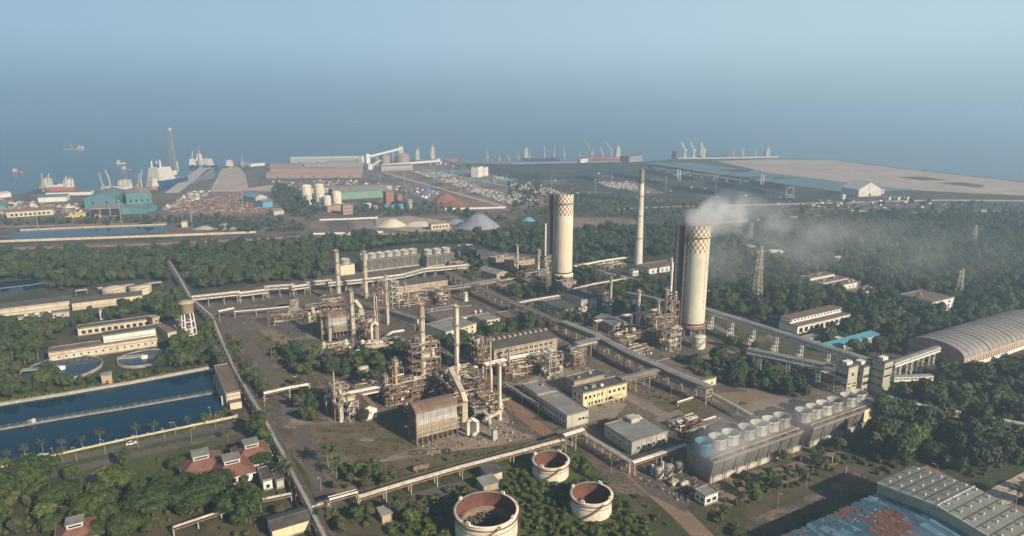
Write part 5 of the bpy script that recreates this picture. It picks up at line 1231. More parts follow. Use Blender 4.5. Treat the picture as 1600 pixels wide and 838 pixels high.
def lying_tank(label, u, v, L, r, an, m):
    t = thing('lying_tank', label, 'tank', P(u, v), an); b = MB(); hvessel(b, (-L/2, 0, r+.5), (L/2, 0, r+.5), r, 16); b.build('shell', M[m], t)
    for x in (-L*.3, L*.3): MB().box(x-.25, x+.25, -r*.7, r*.7, 0, r*.8).build('saddle', M['concrete'], t)
    MB().tube((0, 0, 2*r+.3), (0, 0, 2*r+.9), .35, n=8).build('manhole', M[m], t)
lying_tank('rusty horizontal tank lying in the weeds beside the front rack', 657.5, 736, 6.2, 1.15, rad(25), 'roofrust')
lying_tank('small white horizontal tank on saddles by the guard cabin', 1069, 760, 3.4, .9, GA, 'pale')
lying_tank('white horizontal tank at the bushes before the far furnace', 486, 553, 4, 1.5, GA, 'tank')
t = thing('skid_unit', 'small pump skid with rusty frame by the silver tanks', 'machine', P(1053, 757), GA); MB().box(-2, 2, -1.2, 1.2, .4, 1.6).build('housing', M['pale'], t); MB().box(-2.4, 2.4, -1.5, 1.5, 0, .4).build('base_frame', M['rust'], t); MB().tube((-1, 0, 1.6), (-1, 0, 2.4), .4).build('motor', M['galv'], t)
t = thing('plain_block', 'plain upright grey concrete block at the yard edge', 'structure', P(772.5, 688), GA); MB().box(-1.1, 1.1, -1.0, 1.0, 0, 5.4).build('block', M['pale'], t); MB().box(-1.2, 1.2, -1.1, 1.1, 5.4, 5.6).build('cap', M['concrete'], t)
# water tower
def water_tower():
    o = P(297.5, 531); t = thing('water_tower', 'weathered cream water tower with conical bowl on splayed braced legs', 'water tower', o, .4); h = hgt(297.5, 531, 472); hb = h*.72
    mark([o + Vector((i*4, j*4, 0)) for i, j in ((-1,-1),(1,-1),(1,1),(-1,1))], 2)
    MB().lathe([(0, hb-.4), (3.4, hb-.2), (4.0, hb+.3), (4.9, h-.6), (5.2, h-.5), (5.2, h), (2.4, h+1.0), (0, h+1.3)], 32).build('bowl', M['tan'], t)
    for k in range(6):
        a = k*1.0472; MB().bar((4.6*math.cos(a), 4.6*math.sin(a), 0), (3.3*math.cos(a), 3.3*math.sin(a), hb), .75, .6).build('leg', M['white'], t)
    for f in (.22, .45, .7):
        b = MB(); r = 4.6 - 1.3*f
        for k in range(6): a, c = k*1.0472, (k+1)*1.0472; b.bar((r*math.cos(a), r*math.sin(a), hb*f), (r*math.cos(c), r*math.sin(c), hb*f), .5)
        b.build('brace_ring', M['white'], t)
    MB().tube((0, 0, 0), (0, 0, hb), .45).build('riser_pipe', M['concrete'], t)
water_tower()
# ---------------------------------------------------------------- pipe racks and covered bridges
rack('wide central pipe rack of many pipes, open stretch behind the tan compressor house', [(700,425),(750,450),(800,472),(879,505)], 8, 5.5, 6, sp=9, two=True, seed=3, pr=(.12, .3), pm=('steel', 'galv', 'pipe'))
rack('wide central pipe rack with grey walkway roof, stretch reaching the low brown store', [(881,506),(931,526),(980,553),(1062,590),(1108,609)], 8, 5, 5, sp=9, roof=(1.8, 'roofgrey'), two=True, seed=33, pr=(.15, .4), pm=('steel', 'pipe', 'galv'))
rack('single pale pipe line leading from the central rack to the cooling tower', [(1112,616),(1150,637),(1183,655)], 4, 3, 2, pr=(.4, .55), walk=False, seed=4)
rack('raised pipe rack along the far edge with pale lagged pipes', [(300,465),(373,457),(374,459),(415,454),(416,449),(457,446),(458,449),(480,446),(481,442),(515,439),(516,443),(566,438),(630,430),(663,421),(730,415)], [8,8,7,7,8.5,8.5,7.5,7.5,8.5,8.5,7.5,7.5,7.5,8,8], 5, 4, seed=5, pr=(.35, .6), two=True)
rack('covered bridge with long grey roof ending at the gabled shed', [(660,456),(722,450),(777,440)], 7, 5, 3, seed=6, roof=(2.4, 'roofgrey'))
rack('covered bridge with slanted grey roof from the yellow office block', [(968,598),(1031,582)], 6.5, 5, 2, seed=7, roof=(2.2, 'roofgrey'))
rack('short covered bridge at the compressor house yard', [(888,552),(899,542),(940,532)], [3.5,7.5,7.5], 5, 4, seed=8, roof=(2.2, 'roofgrey'))
rack('pipe bridge of fat white lagged pipes along the compressor house', [(757,572),(800,561),(868,549)], 8, 4, 3, seed=9, pr=(.5, .8), pm=('pipewhite',))
rack('fat white pipes running in front of the lone grey-tan column', [(690,588),(745,575)], 7, 3.5, 2, seed=10, pr=(.5, .8), pm=('pipewhite',), walk=False)
rack('long pale pipe bridge from the dry field to the frame knot', [(508,621),(560,612),(604,603),(645,592)], 8.5, 5, 4, seed=11, pr=(.3, .6), two=True)
rack('long front pipe rack with white covered top running across the tank grass', [(560.5,778),(640,754),(720,731),(800,710),(880,688)], 4.5, 3.2, 3, seed=12, pr=(.35, .6), pm=('pipewhite', 'pipewhite', 'pipe'), sp=8)
rack('raised white pipe portal over the lane at the tank end', [(881,682),(912,672)], 7.5, 3.2, 3, seed=13, pr=(.35, .5), pm=('pipewhite',), sp=5)
rack('raised pipe bridge over the plant road in the front corner', [(513.6,781),(558,769)], 7.5, 3.4, 3, seed=14, pr=(.4, .6), pm=('pipewhite', 'rust'), sp=14)
rack('small pipe run joining the silver pipeline to the front bridge', [(481,795),(513,784)], 4.5, 3, 3, seed=15, walk=False)
rack('open pipe trestle with many cross bars beside the square grey building', [(913,678),(950,700),(987.5,723)], 5, 3.4, 5, seed=16, pr=(.14, .24), walk=False, sp=4, tm='steelw')
rack('pipe run from the trestle corner to the cooling tower end', [(988,724),(1030,710),(1071,696)], 5, 3.2, 4, seed=17, pr=(.2, .4))
rack('silver pipeline gallery along the tree avenue, the stretch past the water tower', [(279,432),(297,465),(331,495),(345,530)], 5.5, 2.8, 3, seed=18, pr=(.25, .42), pm=('silver', 'pipewhite', 'galv'), two=False, mk=.3)
rack('silver pipeline along the tree avenue, the stretch beside the pump house', [(345,530),(365,575),(386,611),(411,652)], [5.5,4.5,4.5,4.5], 2.8, 3, seed=19, pr=(.25, .42), pm=('silver', 'pipewhite', 'galv'), mk=.3)
rack('silver pipeline along the tree avenue, the stretch reaching the front corner', [(411,652),(432,692),(440,706),(456,740),(478,781),(500,826),(520,865)], [4.5,4,4,4,5,5,5], 2.8, 3, seed=20, pr=(.25, .42), pm=('silver', 'pipewhite', 'galv'), mk=.3)
rack('pipe crossing from the silver pipeline over the plant road', [(412,616),(452,607),(482,602)], 6.5, 3, 3, seed=21, pr=(.3, .5), pm=('pipewhite',), sp=18)
rack('short pipe portal over the road by the water tower', [(341,488),(365,483)], 6.5, 2.6, 2, seed=22, pr=(.5, .7), pm=('pipewhite',), sp=14)
rack('low pale pipe line crossing the bare yard', [(366,488),(400,485),(452,480)], 4, 2.2, 2, seed=23, pr=(.25, .4), walk=False, pm=('pipewhite',), sp=12)
rack('pipe rack crossing in front of the twin grey-walled blocks', [(802,476),(830,470),(878,462)], 7, 4.5, 4, seed=24, roof=None)
rack('pipe rack joining the far rack to the slender chimney', [(898,417),(938,409),(985,402)], 5, 5, 4, seed=25, sp=12, pm=('pipewhite',))
rack('long pale pipe rack running from the chimney to the cream tower yard', [(895,452),(930,444),(978,436)], 5, 3.5, 3, seed=26, sp=10, pm=('pipewhite',))
rack('dark pipe corridor slanting across the forest by the chimney', [(908,412),(950,428),(1000,438)], 4, 5, 4, seed=27, sp=12)
rack('pipe rack behind the gabled two-storey shed', [(930,503),(985,492),(1030,484)], 6, 4, 4, seed=28)
rack('low white pipe run behind the fence of bushes by the far furnace', [(540,551),(600,541),(640,533)], 3, 3, 3, seed=29, walk=False, pm=('pipewhite', 'pipe'))
rack('low pipe rack in shadow along the paved yard edge', [(790,598),(820,618),(846,632)], 4, 4, 5, seed=30, walk=False, pm=('steel', 'pipe', 'galv'))
rack('white fence-like pipe line in the tree shade in front', [(270,826),(345,801),(400,784),(455,773)], 3, 2, 1, seed=31, pr=(.5, .6), walk=False, pm=('pale',), sp=8)
rack('pipe line slanting into the forest past the silver pipeline head', [(280,433),(264,408)], 5, 3, 3, seed=32, pm=('silver',))
rack('small pipe run with white elbow before the blue fan stack', [(1090,661),(1118,652)], 2.4, 2, 2, seed=33, walk=False, pm=('pipewhite',))
rack('white pipe lying across the field by the central rack', [(1058,630),(1083,622)], 1.6, 1.5, 1, seed=34, walk=False, pm=('pipewhite',), pr=(.4, .5))
# conveyors and transfer towers
GL = gallery
GL('long elevated conveyor gallery on lattice trestles from the smoking tower to the transfer towers', [(1096,487),(1362,572)], [10,13], 4.4, 3.4, 'white', 'roofgrey', sp=17)
GL('lower conveyor gallery on trestles ending at the smaller transfer tower', [(1168,552),(1303,580)], [8,8.5], 4.0, 3.2, 'white', 'roofgrey', sp=17)
GL('sloping conveyor gallery from the main transfer tower up to the arched store', [(1394,574),(1465,549)], [12,10], 3.2, 3, 'white', 'roofgrey', sp=12)
GL('short low white gallery leaving the main transfer tower below the sloping one', [(1394,596),(1455,594)], [6,5], 3.0, 3, 'white', 'roofgrey', sp=14)
GL('ground-hugging white conveyor gallery curving away through the forest', [(1387,628),(1440,641),(1515,655),(1600,671),(1700,690)], [2.5,2,2,2.2,2.5], 3, 2.8, 'white', 'pale', sp=14, lat=False)
GL('covered conveyor hidden among trees behind the smoking tower pipes', [(980,462),(1010,468),(1050,478)], [6,6,6], 3.2, 2.8, 'galv', 'roofgrey', sp=18, lat=False)
def ttower(label, C, Rr, D, h, wins, openleg=False, m='oliv'):
    o, an, lx, ly = fr(C, Rr, D, h); foot(o, an, lx, ly, 2); t = thing('transfer_tower', label, 'tower', o, an)
    z0 = h*.45 if openleg else 0
    MB().box(0, lx, 0, ly, z0, h).build('wall', M[m], t)
    if openleg:
        q = MB()
        for x in (.2, lx-.2):
            for y in (.2, ly-.2): q.bar((x, y, 0), (x, y, z0), .55)
        for k in range(5):
            z = z0*k/4; q.bar((0, .2, z), (lx, .2, z), .4); q.bar((.2, 0, z), (.2, ly, z), .4)
            if k < 4: q.bar((.2 if k % 2 else lx-.2, .2, z), (lx-.2 if k % 2 else .2, .2, z+z0/4), .35); q.bar((.2, .2, z), (.2, ly-.2, z+z0/4), .25)
        q.build('leg_frame', M['yellow'], t)
    MB().box(-.3, lx+.3, -.3, ly+.3, h, h+.35).build('roof', M['roofbrown'], t)
    MB().box(lx*.2, lx*.8, ly*.3, ly*.7, h+.35, h+2.0).build('roof_hut', M['white'], t)
    for k in range(4): z = z0 + (h-z0)*(k+.8)/4.4; MB().box(-.06, lx+.06, -.08, 0, z, z+.25).build('floor_band', M['concrete'], t)
    for wn in wins: windows(t, lx, ly, *wn, fm='dark')
    for k in range(3): MB().box(-.5, 0, ly*(.15+.28*k), ly*(.15+.28*k)+1.2, h-.7-(k % 2), h-.2-(k % 2)).build('bracket', M['pale'], t)
    q = MB()
    for hz in (.6, 1.1): q.bar((-.2, -.2, h+.35+hz), (lx+.2, -.2, h+.35+hz), .1).bar((-.2, -.2, h+.35+hz), (-.2, ly+.2, h+.35+hz), .1)
    q.build('railing', M['steeld'], t)
ttower('tallest transfer tower with bright olive-cream side where four conveyors meet', (1383,568), (1396,564), (1363,561.5), 17.5, [('l', 12, 2.2, .8, 2), ('l', 8, 2.2, .8, 2), ('l', 4, 2.2, .8, 2), ('f', 13.8, 2.8, .6, 2), ('f', 9.5, 2.8, .6, 2)], m='oliv')
ttower('transfer tower with open braced lower half facing the fan stacks', (1326.5,575.5), (1338.6,570), (1303,569), 16, [('l', 10, 1.6, 1.6, 3), ('l', 5, 1.6, 1.6, 3), ('f', 11, 1.4, 1.2, 1)], True, 'pale')
ttower('squat dark transfer block wedged between the two taller ones', (1350,575), (1364,570), (1337,563), 14, [('f', 8, 2.0, 1.4, 3), ('f', 4, 2.0, 1.4, 3), ('l', 9, 1.6, 1.6, 2)], m='pale')
# ---------------------------------------------------------------- reservoir causeway, clarifiers
def causeway():
    pts = [P(u, v) for u, v in ((-120,696),(0,672),(90,656),(200,638),(345,613))]; o = pts[0]; t = thing('reservoir_causeway', 'narrow concrete causeway with post railing dividing the reservoir', 'causeway', o); pts = [p - o for p in pts]
    A, Bb = offs(pts, .9), offs(pts, -.9); b = MB(); Z = Vector((0, 0, .7))
    for i in range(len(pts)-1): b.add([A[i], A[i+1], Bb[i+1], Bb[i], A[i]+Z, A[i+1]+Z, Bb[i+1]+Z, Bb[i]+Z], [(4,5,6,7),(0,1,5,4),(2,3,7,6),(1,2,6,5),(3,0,4,7)])
    b.build('slab', M['concrete'], t); me = MB().bar((0, 0, .6), (0, 0, 1.9), .14).mesh('post', M['concrete']); n = 0
    for i in range(len(pts)-1):
        L = (pts[i+1]-pts[i]).length; k = int(L/3.2)
        for j in range(k):
            for s in (.75, -.75): put('post', me, t, pts[i].lerp(pts[i+1], j/k) + Vector((0, s, 0)))
    r = MB()
    for s in (.75, -.75):
        for p, q in zip(pts, pts[1:]): r.bar(p + Vector((0, s, 1.85)), q + Vector((0, s, 1.85)), .05)
    r.build('railing', M['concrete'], t)
    for f, m in ((.52, 'concrete'), (.58, 'shipwhite')):
        p = pts[1].lerp(pts[2], f); MB().box(-.7, .7, -.7, .7, .7, 2.6).build('valve_box', M[m], t, p)
causeway()
def clarifier(label, u, v, rpx, m):
    o = P(u, v); r = rpx * (o - Vector((0, 0, ALT))).length / FPX; t = thing('clarifier', label, 'water basin', o, .3)
    mark([o + Vector((i*r, j*r, 0)) for i, j in ((-1,-1),(1,-1),(1,1),(-1,1))], 1)
    MB().lathe([(r, 0), (r, 1.7), (r-.6, 1.7), (r-.6, .9)], 48).build('basin_wall', M['concrete'], t); MB().lathe([(r-.6, 1.0), (0, 1.0)], 40, sm=False).build('water_surface', W['fill'], t)
    MB().box(-r, r*.1, -.7, .7, 1.9, 2.2).build('bridge', M['pale'], t); MB().lathe([(2, .9), (2, 2.6), (0, 2.8)], 16).build('centre_drum', M['white'], t)
    q = MB()
    for s in (-.65, .65): q.bar((-r, s, 3.1), (0, s, 3.1), .1)
    q.build('railing', M['white'], t)
clarifier('round water basin with white centre drum before the long filter house', 226, 562, 33, 'c'); clarifier('round water basin half hidden by trees near the palm grove', 97, 579, 46, 'c')
t = thing('valve_house', 'small square brown valve house between basins and reservoir', 'building', P(168, 598), GA); MB().box(-2.5, 2.5, -2.5, 2.5, 0, 5).build('wall', M['tan'], t); MB().box(-2.8, 2.8, -2.8, 2.8, 5, 5.4).build('roof', M['concrete'], t); MB().box(-.6, .6, -2.58, -2.5, 0, 2.2).build('door', M['rust'], t); mark([P(160,600), P(176,600), P(176,590), P(160,590)], 3)
# ---------------------------------------------------------------- walls, lamps, gate, car
def wall(label, px, h, m, th=.4, name='boundary_wall', cat='wall', sp=8.0, pil=True):
    pts = [P(u, v) for u, v in px]; o = pts[0]; t = thing(name, label, cat, o); pts = [p - o for p in pts]
    for a, b in zip(pts, pts[1:]):
        n = max(1, min(60, int((b-a).length/sp)))
        for k in range(n):
            p, q = a.lerp(b, k/n), a.lerp(b, (k+1)/n); z = Vector((0, 0, h/2))
            d = (q-p).normalized()*.12; MB().bar(p+z, q+z-d, th, h).build('wall_panel', M[m], t)
        if pil:
            me = MB().box(-.35, .35, -.35, .35, 0, h+.35).mesh('pier', M[m])
            for k in range(n+1): put('pier', me, t, a.lerp(b, k/n))
wall('low pale wall between the reservoir hedge and the avenue', [(-40,741),(0,733),(104,709),(207,686),(300,667),(370,652)], 1.1, 'cream', sp=6)
wall('long white wall beside the railway in front of the far ponds', [(0,379),(130,374.5),(270,369.5),(400,364.5)], 2.6, 'cream', sp=16)
wall('brown boundary wall along the railway at the forest belt', [(-40,393),(100,388.5),(250,383),(400,376),(470,371)], 2.4, 'roofrust', sp=16)
wall('bright white wall at the near end of the railway', [(330,386),(400,382.5),(474,379)], 2.2, 'white', sp=14)
wall('white wall along the back of the bare plots', [(500,345),(545,343.5),(590,341.5)], 2.2, 'white', sp=14)
wall('white wall along the front of the bare plots', [(490,367),(540,366),(598,364)], 2.2, 'white', sp=14)
wall('dark reddish railway fence behind the blue warehouses', [(0,356),(120,353),(260,350)], 2.2, 'roofrust', sp=16)
wall('pale wall edging the far pond', [(32,361),(130,356.5),(260,352)], 2, 'pale', sp=16)
wall('white wall across the stockyard in front of the blue heap', [(696,328),(740,327),(790,325.5)], 2.4, 'white', sp=14)
def lamp(u, v, h=7, an=0): 
    t = thing('street_lamp', 'slim grey street lamp on the plant roads', 'street lamp', P(u, v), an, 'street lamps along the plant roads')
    MB().tube((0, 0, 0), (0, 0, h), .1, .07, 6).build('pole', M['galv'], t); MB().bar((0, 0, h-.1), (1.6, 0, h+.3), .1).build('arm', M['galv'], t); MB().box(1.3, 2.1, -.16, .16, h+.2, h+.4).build('lamp_head', M['pale'], t)
    return t
LP = lamp(38, 734)
for u, v in ((85,722),(165,711),(217,702),(258,690),(300,693),(275,681),(337,669),(120,721),(502,770),(640,690),(440,745),(1048,625),(955,742),(1215,795),(1260,762),(1375,710),(1462,752),(910,690),(862,560),(948,600),(414,645),(425,560),(470,620),(330,656)):
    o = copy_tree(LP); o.location = P(u, v); o.rotation_euler.z = R.uniform(0, 6)
t = thing('parked_car', 'white car driving on the avenue beside the palms', 'car', P(205.5, 694.5), math.atan2(P(300,668).y-P(104,711).y, P(300,668).x-P(104,711).x))
MB().xsec([(-.85, .35), (.85, .35), (.85, .95), (-.85, .95)], -2.1, 2.1).build('body', M['carwhite'], t)
b = MB(); b.add([(-1.5,-.8,.95),(1.2,-.8,.95),(1.2,.8,.95),(-1.5,.8,.95),(-1.0,-.65,1.5),(.5,-.65,1.5),(.5,.65,1.5),(-1.0,.65,1.5)], [(4,5,6,7),(0,1,5,4),(1,2,6,5),(2,3,7,6),(3,0,4,7)]); b.build('windows', M['glass'], t); MB().box(-.95, .45, -.62, .62, 1.5, 1.55).build('roof', M['carwhite'], t)
for x in (-1.3, 1.3):
    for y in (-.8, .8): MB().tube((x, y-.1, .34), (x, y+.1, .34), .34, n=12).build('wheel', M['tyre'], t)
t = thing('guard_post', 'small red and white guard post at the avenue wall', 'booth', P(67, 722), .2); MB().box(-1.6, 1.6, -1.4, 1.4, 0, 2.8).build('wall', M['brick'], t); MB().box(-2, 2, -1.8, 1.8, 2.8, 3.1).build('roof', M['white'], t); MB().box(-.5, .5, -1.46, -1.4, .1, 2.1).build('door', M['glass'], t)
t = thing('garden_kiosk', 'little brick-red kiosk on the lawn among big trees', 'booth', P(163, 757), .3); MB().box(-1.8, 1.8, -1.6, 1.6, 0, 2.8).build('wall', M['pink'], t); MB().box(-2.1, 2.1, -1.9, 1.9, 2.8, 3.0).build('roof', M['roofred'], t); MB().box(-.5, .5, -1.66, -1.6, .1, 2.1).build('door', M['glass'], t)
def portal(label, us, h):
    pts = [P(u, v) for u, v in us]; o = pts[0]; t = thing('goal_frame', label, 'frame', o); pts = [p-o for p in pts]
    for p in pts: MB().bar(p, p + Vector((0, 0, h)), .4).build('post', M['concrete'], t)
    for a, b in zip(pts, pts[1:]): MB().bar(a + Vector((0, 0, h)), b + Vector((0, 0, h)), .3).build('beam', M['concrete'], t)
portal('open concrete post frame in the scrub before the blue patched roof', [(1300,723),(1321,744),(1345,757)], 5)
# ---------------------------------------------------------------- the far port
def ship(label, u, v, L, Wd, head, hull='navy', hh=8, castle=.25, ch=16, crane=(), aft=True, cat='ship', name='ship', deck='orange', z=-3):
    o = P(u, v, z); t = thing(name, label, cat, o, head)
    pl = [(-L/2, -Wd*.42), (L*.3, -Wd/2), (L*.42, -Wd*.35), (L/2, 0), (L*.42, Wd*.35), (L*.3, Wd/2), (-L/2, Wd*.42)]
    MB().prism(pl, -1, hh).build('hull', M[hull], t)
    MB().prism([(x*.99, y*.96) for x, y in pl], hh, hh+.35).build('deck', M[deck], t)
    MB().prism([(L*.3, -Wd*.46), (L*.42, -Wd*.33), (L*.49, 0), (L*.42, Wd*.33), (L*.3, Wd*.46)], hh+.35, hh+hh*.3).build('bow', M[hull], t)
    s = -1 if aft else 1; x0 = s*L*.44; x1 = x0 - s*L*castle; a, b = min(x0, x1), max(x0, x1); n = max(2, int(ch/3.2))
    for k in range(n):
        f = k/n; ins = (b-a)*.02*k
        lv = MB().box(a + ins, b - ins*.4, -Wd*(.46-.05*k/n*3), Wd*(.46-.05*k/n*3), hh+.35+ch*f, hh+.35+ch*(f+1/n)-.15).build('deck_house', M['shipwhite'], t)
        m = max(2, int((b-a)/6))
        q = MB()
        for i in range(m): q.box(a+ins+(b-a-ins)*(i+.2)/m, a+ins+(b-a-ins)*(i+.6)/m, -Wd*(.46-.15*k/n)-.06, -Wd*(.46-.15*k/n), hh+ch*(f+.4/n), hh+ch*(f+.75/n))
        q.build('window', M['glass'], lv)
    MB().box((a+b)/2-1.5, (a+b)/2+1.5, -1.5, 1.5, hh+ch, hh+ch*1.25).build('funnel', M['orange'], t)
    q = MB(); q.bar(((a+b)/2+3, 0, hh+ch), ((a+b)/2+3, 0, hh+ch*1.5), .5).bar(((a+b)/2+3, -3, hh+ch*1.3), ((a+b)/2+3, 3, hh+ch*1.3), .3); q.build('mast', M['shipwhite'], t)
    for x, h, reach in crane:
        c = MB(); c.tube((x*L, 0, hh), (x*L, 0, hh+h*.45), Wd*.07, n=8); c.build('crane_post', M['shipwhite'], t)
        c = MB(); c.bar((x*L, 0, hh+h*.4), (x*L+reach, 0, hh+h), 1.1).bar((x*L, 0, hh+h*.62), (x*L+reach, 0, hh+h), .3).bar((x*L, 0, hh+h*.4), (x*L, 0, hh+h*.62), .8); c.build('crane_jib', M['shipwhite'], t)
    return t
S1 = ship('big pipe-laying ship with navy hull and very tall lattice crane at the jetty', 263, 290, 86, 30, rad(-103), 'navy', 13, .5, 24, aft=False, deck='concrete')
def crane_on(t, x, y, z, h, lean, w_):
    b = MB(); n = 14; p0, p1 = Vector((x, y, z)), Vector((x + lean[0], y + lean[1], z + h))
    for i in range(n):
        a, c = p0.lerp(p1, i/n), p0.lerp(p1, (i+1)/n); r0, r1 = w_*(1-.75*i/n), w_*(1-.75*(i+1)/n)
        for dx, dy in ((-1,-1),(1,-1),(1,1),(-1,1)):
            b.bar(a + Vector((dx*r0, dy*r0, 0)), c + Vector((dx*r1, dy*r1, 0)), 1.0); b.bar(a + Vector((dx*r0, dy*r0, 0)), c + Vector((-dx*r1, dy*r1, 0)), .6)
    b.build('lattice_boom', M['concrete'], t); MB().tube((x, y, z-8), (x, y, z), w_*1.3, n=14).build('crane_base', M['shipwhite'], t)
    MB().bar((x-12, y, z), tuple(p0.lerp(p1, .75)), .7).bar((x-12, y, z-4), (x-12, y, z+16), 1.6).build('back_stay', M['shipwhite'], t)
    MB().box(p1.x-1.6, p1.x+1.6, p1.y-1.6, p1.y+1.6, p1.z-2, p1.z+4).build('boom_head', M['shipwhite'], t)
crane_on(S1, -18, 2, 28, 78, (-6, -4), 4.2)
for x, y, h in ((24, 7, 16), (30, -7, 14), (14, -9, 12)): MB().tube((x, y, 36), (x, y, 36+h), 2.2, 1.4, 10).build('funnel', M['shipwhite'], S1)
for a in [('white offshore ship with yellow deck crane at the jetty head', 303, 262, 60, 18, rad(-70), 'navy', 7, .35, 16, ((.1, 34, -14), (.3, 30, 12)), False),
          ('white ship with bent crane behind the jetty-head ship', 313, 256, 60, 18, rad(-60), 'shipwhite', 7, .3, 18, ((.0, 40, 10),), True),
          ('rounded white and red ship berthed between the jetty heads', 328, 264, 46, 22, rad(-95), 'navy', 9, .5, 16, (), False),
          ('red tug-like ship at the tip of the pale quay apron', 361, 263, 40, 16, rad(-80), 'redhull', 6, .4, 14, (), False),
          ('red and white ship moored at the leftmost pier', 97, 299, 46, 18, rad(30), 'redhull', 7, .3, 14, ((.1, 20, 6),), False),
          ('white ship with pale superstructure behind the leftmost pier', 83, 293, 36, 12, rad(10), 'shipwhite', 5, .4, 12, ((-.2, 22, 4),), True),
          ('white ship lying behind the teal warehouse', 186, 296, 50, 15, rad(5), 'shipwhite', 6, .4, 11, ((-.3, 30, -5),), False),
          ('white ship with orange deck behind the orange-roofed warehouse', 231, 298, 46, 15, rad(-20), 'orange', 7, .35, 15, ((-.3, 32, 6),), False),
          ('white-towered cargo ship at the far quay by the loading tower', 693, 252, 80, 20, rad(8), 'redhull', 6, .14, 34, (), True),
          ('white-towered cargo ship beyond the silo group', 667, 253, 70, 18, rad(8), 'navy', 6, .16, 26, ((.2, 24, -8),), True),
          ('cargo ship with single white tower at the dark coal quay', 845, 250, 110, 20, rad(3), 'navy', 6, .1, 26, ((.1, 34, 0), (.35, 34, 0)), True),
          ('cargo ship with cream tower at the end of the coal quay', 938, 249, 130, 20, rad(3), 'redhull', 6, .1, 30, ((.05, 30, -8), (.25, 46, -20)), False),
          ('bulk ship with white tower next to the three tall white cranes', 1113, 247, 90, 20, rad(-4), 'navy', 6, .12, 30, (), True),
          ('white-towered bulk ship at the tip of the sand fill', 1173, 248, 120, 20, rad(-4), 'navy', 5, .1, 24, ((-.2, 28, 6), (.1, 24, 6)), False),
          ('offshore barge with white deck clutter anchored on open water', 116, 234, 70, 16, rad(4), 'galv', 4, .25, 8, ((.2, 16, 8), (-.1, 18, -8)), False)]:
    ship(*a)
for u, v, c, lab in ((28, 270, 'redhull', 'small red-hulled boat crossing open water on its own'), (189, 256, 'shipwhite', 'tiny white boat farther out of the two off the warehouses'), (198, 266, 'orange', 'tiny boat with orange deck nearer the warehouses'), (553, 191, 'shipwhite', 'lone white vessel far out on the hazy sea')):
    ship(lab, u, v, 60 if v < 200 else 22, 18 if v < 200 else 6, .2, c, 8 if v < 200 else 2.4, .35, 20 if v < 200 else 6, name='boat', cat='boat')
def quay(label, px, wd, h=1.4, m='concrete', name='pier'):
    pts = [P(u, v) for u, v in px]; o = pts[0]; t = thing(name, label, 'pier', o); pts = [p-o for p in pts]
    A, Bb = offs(pts, wd/2), offs(pts, -wd/2); b = MB()
    for i in range(len(pts)-1):
        z0, z1 = Vector((0, 0, -.6)), Vector((0, 0, h)); b.add([A[i]+z0, A[i+1]+z0, Bb[i+1]+z0, Bb[i]+z0, A[i]+z1, A[i+1]+z1, Bb[i+1]+z1, Bb[i]+z1], [(0,3,2,1),(4,5,6,7),(0,1,5,4),(2,3,7,6),(1,2,6,5),(3,0,4,7)])
    b.build('deck', M[m], t); L = (pts[-1]-pts[0]).length; n = int(L/14); me = MB().tube((0, 0, -4), (0, 0, -.5), 1.2, n=8).mesh('pile', M['concrete'])
    for k in range(n+1):
        for s in (wd*.4, -wd*.4): put('pile', me, t, pts[0].lerp(pts[-1], k/max(1, n)) + Vector((s*.4, s, 0)))
    return t
quay('long grey jetty running out beside the pipe-laying ship', [(270,301),(318,264),(332,261)], 22, m='pale')
quay('dark pier with stacked cargo at the leftmost ships', [(48,304),(82,294)], 26, m='roofdark')
quay('quay wall line below the cargo ships, thin and dark', [(650,252),(800,256.5),(1003,252)], 14, 3, 'concrete')
quay('quay line under the three tall white cranes', [(1058,248.5),(1130,248),(1215,246.5)], 14, 4, 'pale')
for k, u in enumerate((1070, 1084, 1099.5)):
    t = thing('harbour_crane', ('tall white harbour crane with raised jib, %s' % ('by the dark blockhouse', 'the middle one', 'beside the bulk ship')[k]), 'crane', P(u, 247), 0, 'white harbour cranes')
    MB().box(-5, 5, -4, 4, 0, 5).build('portal_base', M['shipwhite'], t); MB().bar((0, 0, 5), (0, 0, 24), 4.4).build('tower', M['shipwhite'], t); MB().bar((0, 0, 22), (-12, 0, 46), 3.0).build('jib', M['shipwhite'], t); MB().box(-2.5, 4.5, -3, 3, 20, 25).build('cab', M['shipwhite'], t)
def mastline(label, u, v, h, lean=0, m='steelw'):
    t = thing('mast_crane', label, 'crane', P(u, v), 0); MB().bar((0, 0, 0), (0, 0, h*.5), 3).build('base', M[m], t); MB().bar((0, 0, h*.3), (lean, 0, h), 1.8).build('boom', M[m], t); MB().box(-4, 4, -3, 3, h*.22, h*.36).build('cab', M[m], t)
for u, v, h, l, lab in ((762,253,42,-3,'slender grey crane standing left of the coal ships'), (780,252,18,3,'short grey crane by the slender one'), (796,252,20,-6,'stubby grey crane with cream hook block'), (810,250,26,0,'pale mast crane, first of the pair before the white-towered ship'), (827,250,26,0,'pale mast crane close to the white-towered ship'), (882,250,50,-4,'tall faint crane in the middle of the coal quay'), (906,249,30,4,'short faint crane on the coal quay'), (925,249,58,-22,'crane with steep raised boom beside the cream-towered ship'), (1145,246,40,2,'faint crane beyond the bulk ship'), (1160,246,30,-4,'low faint crane near the sand tip'), (163,305,38,-4,'thin harbour crane beside the teal warehouse'), (217,303,36,5,'thin harbour crane between teal and orange roofs'), (68,301,34,2,'thin mast crane on the dark pier'), (379,262,30,0,'thin mast at the pale quay apron')):
    mastline(lab, u, v, h, l)
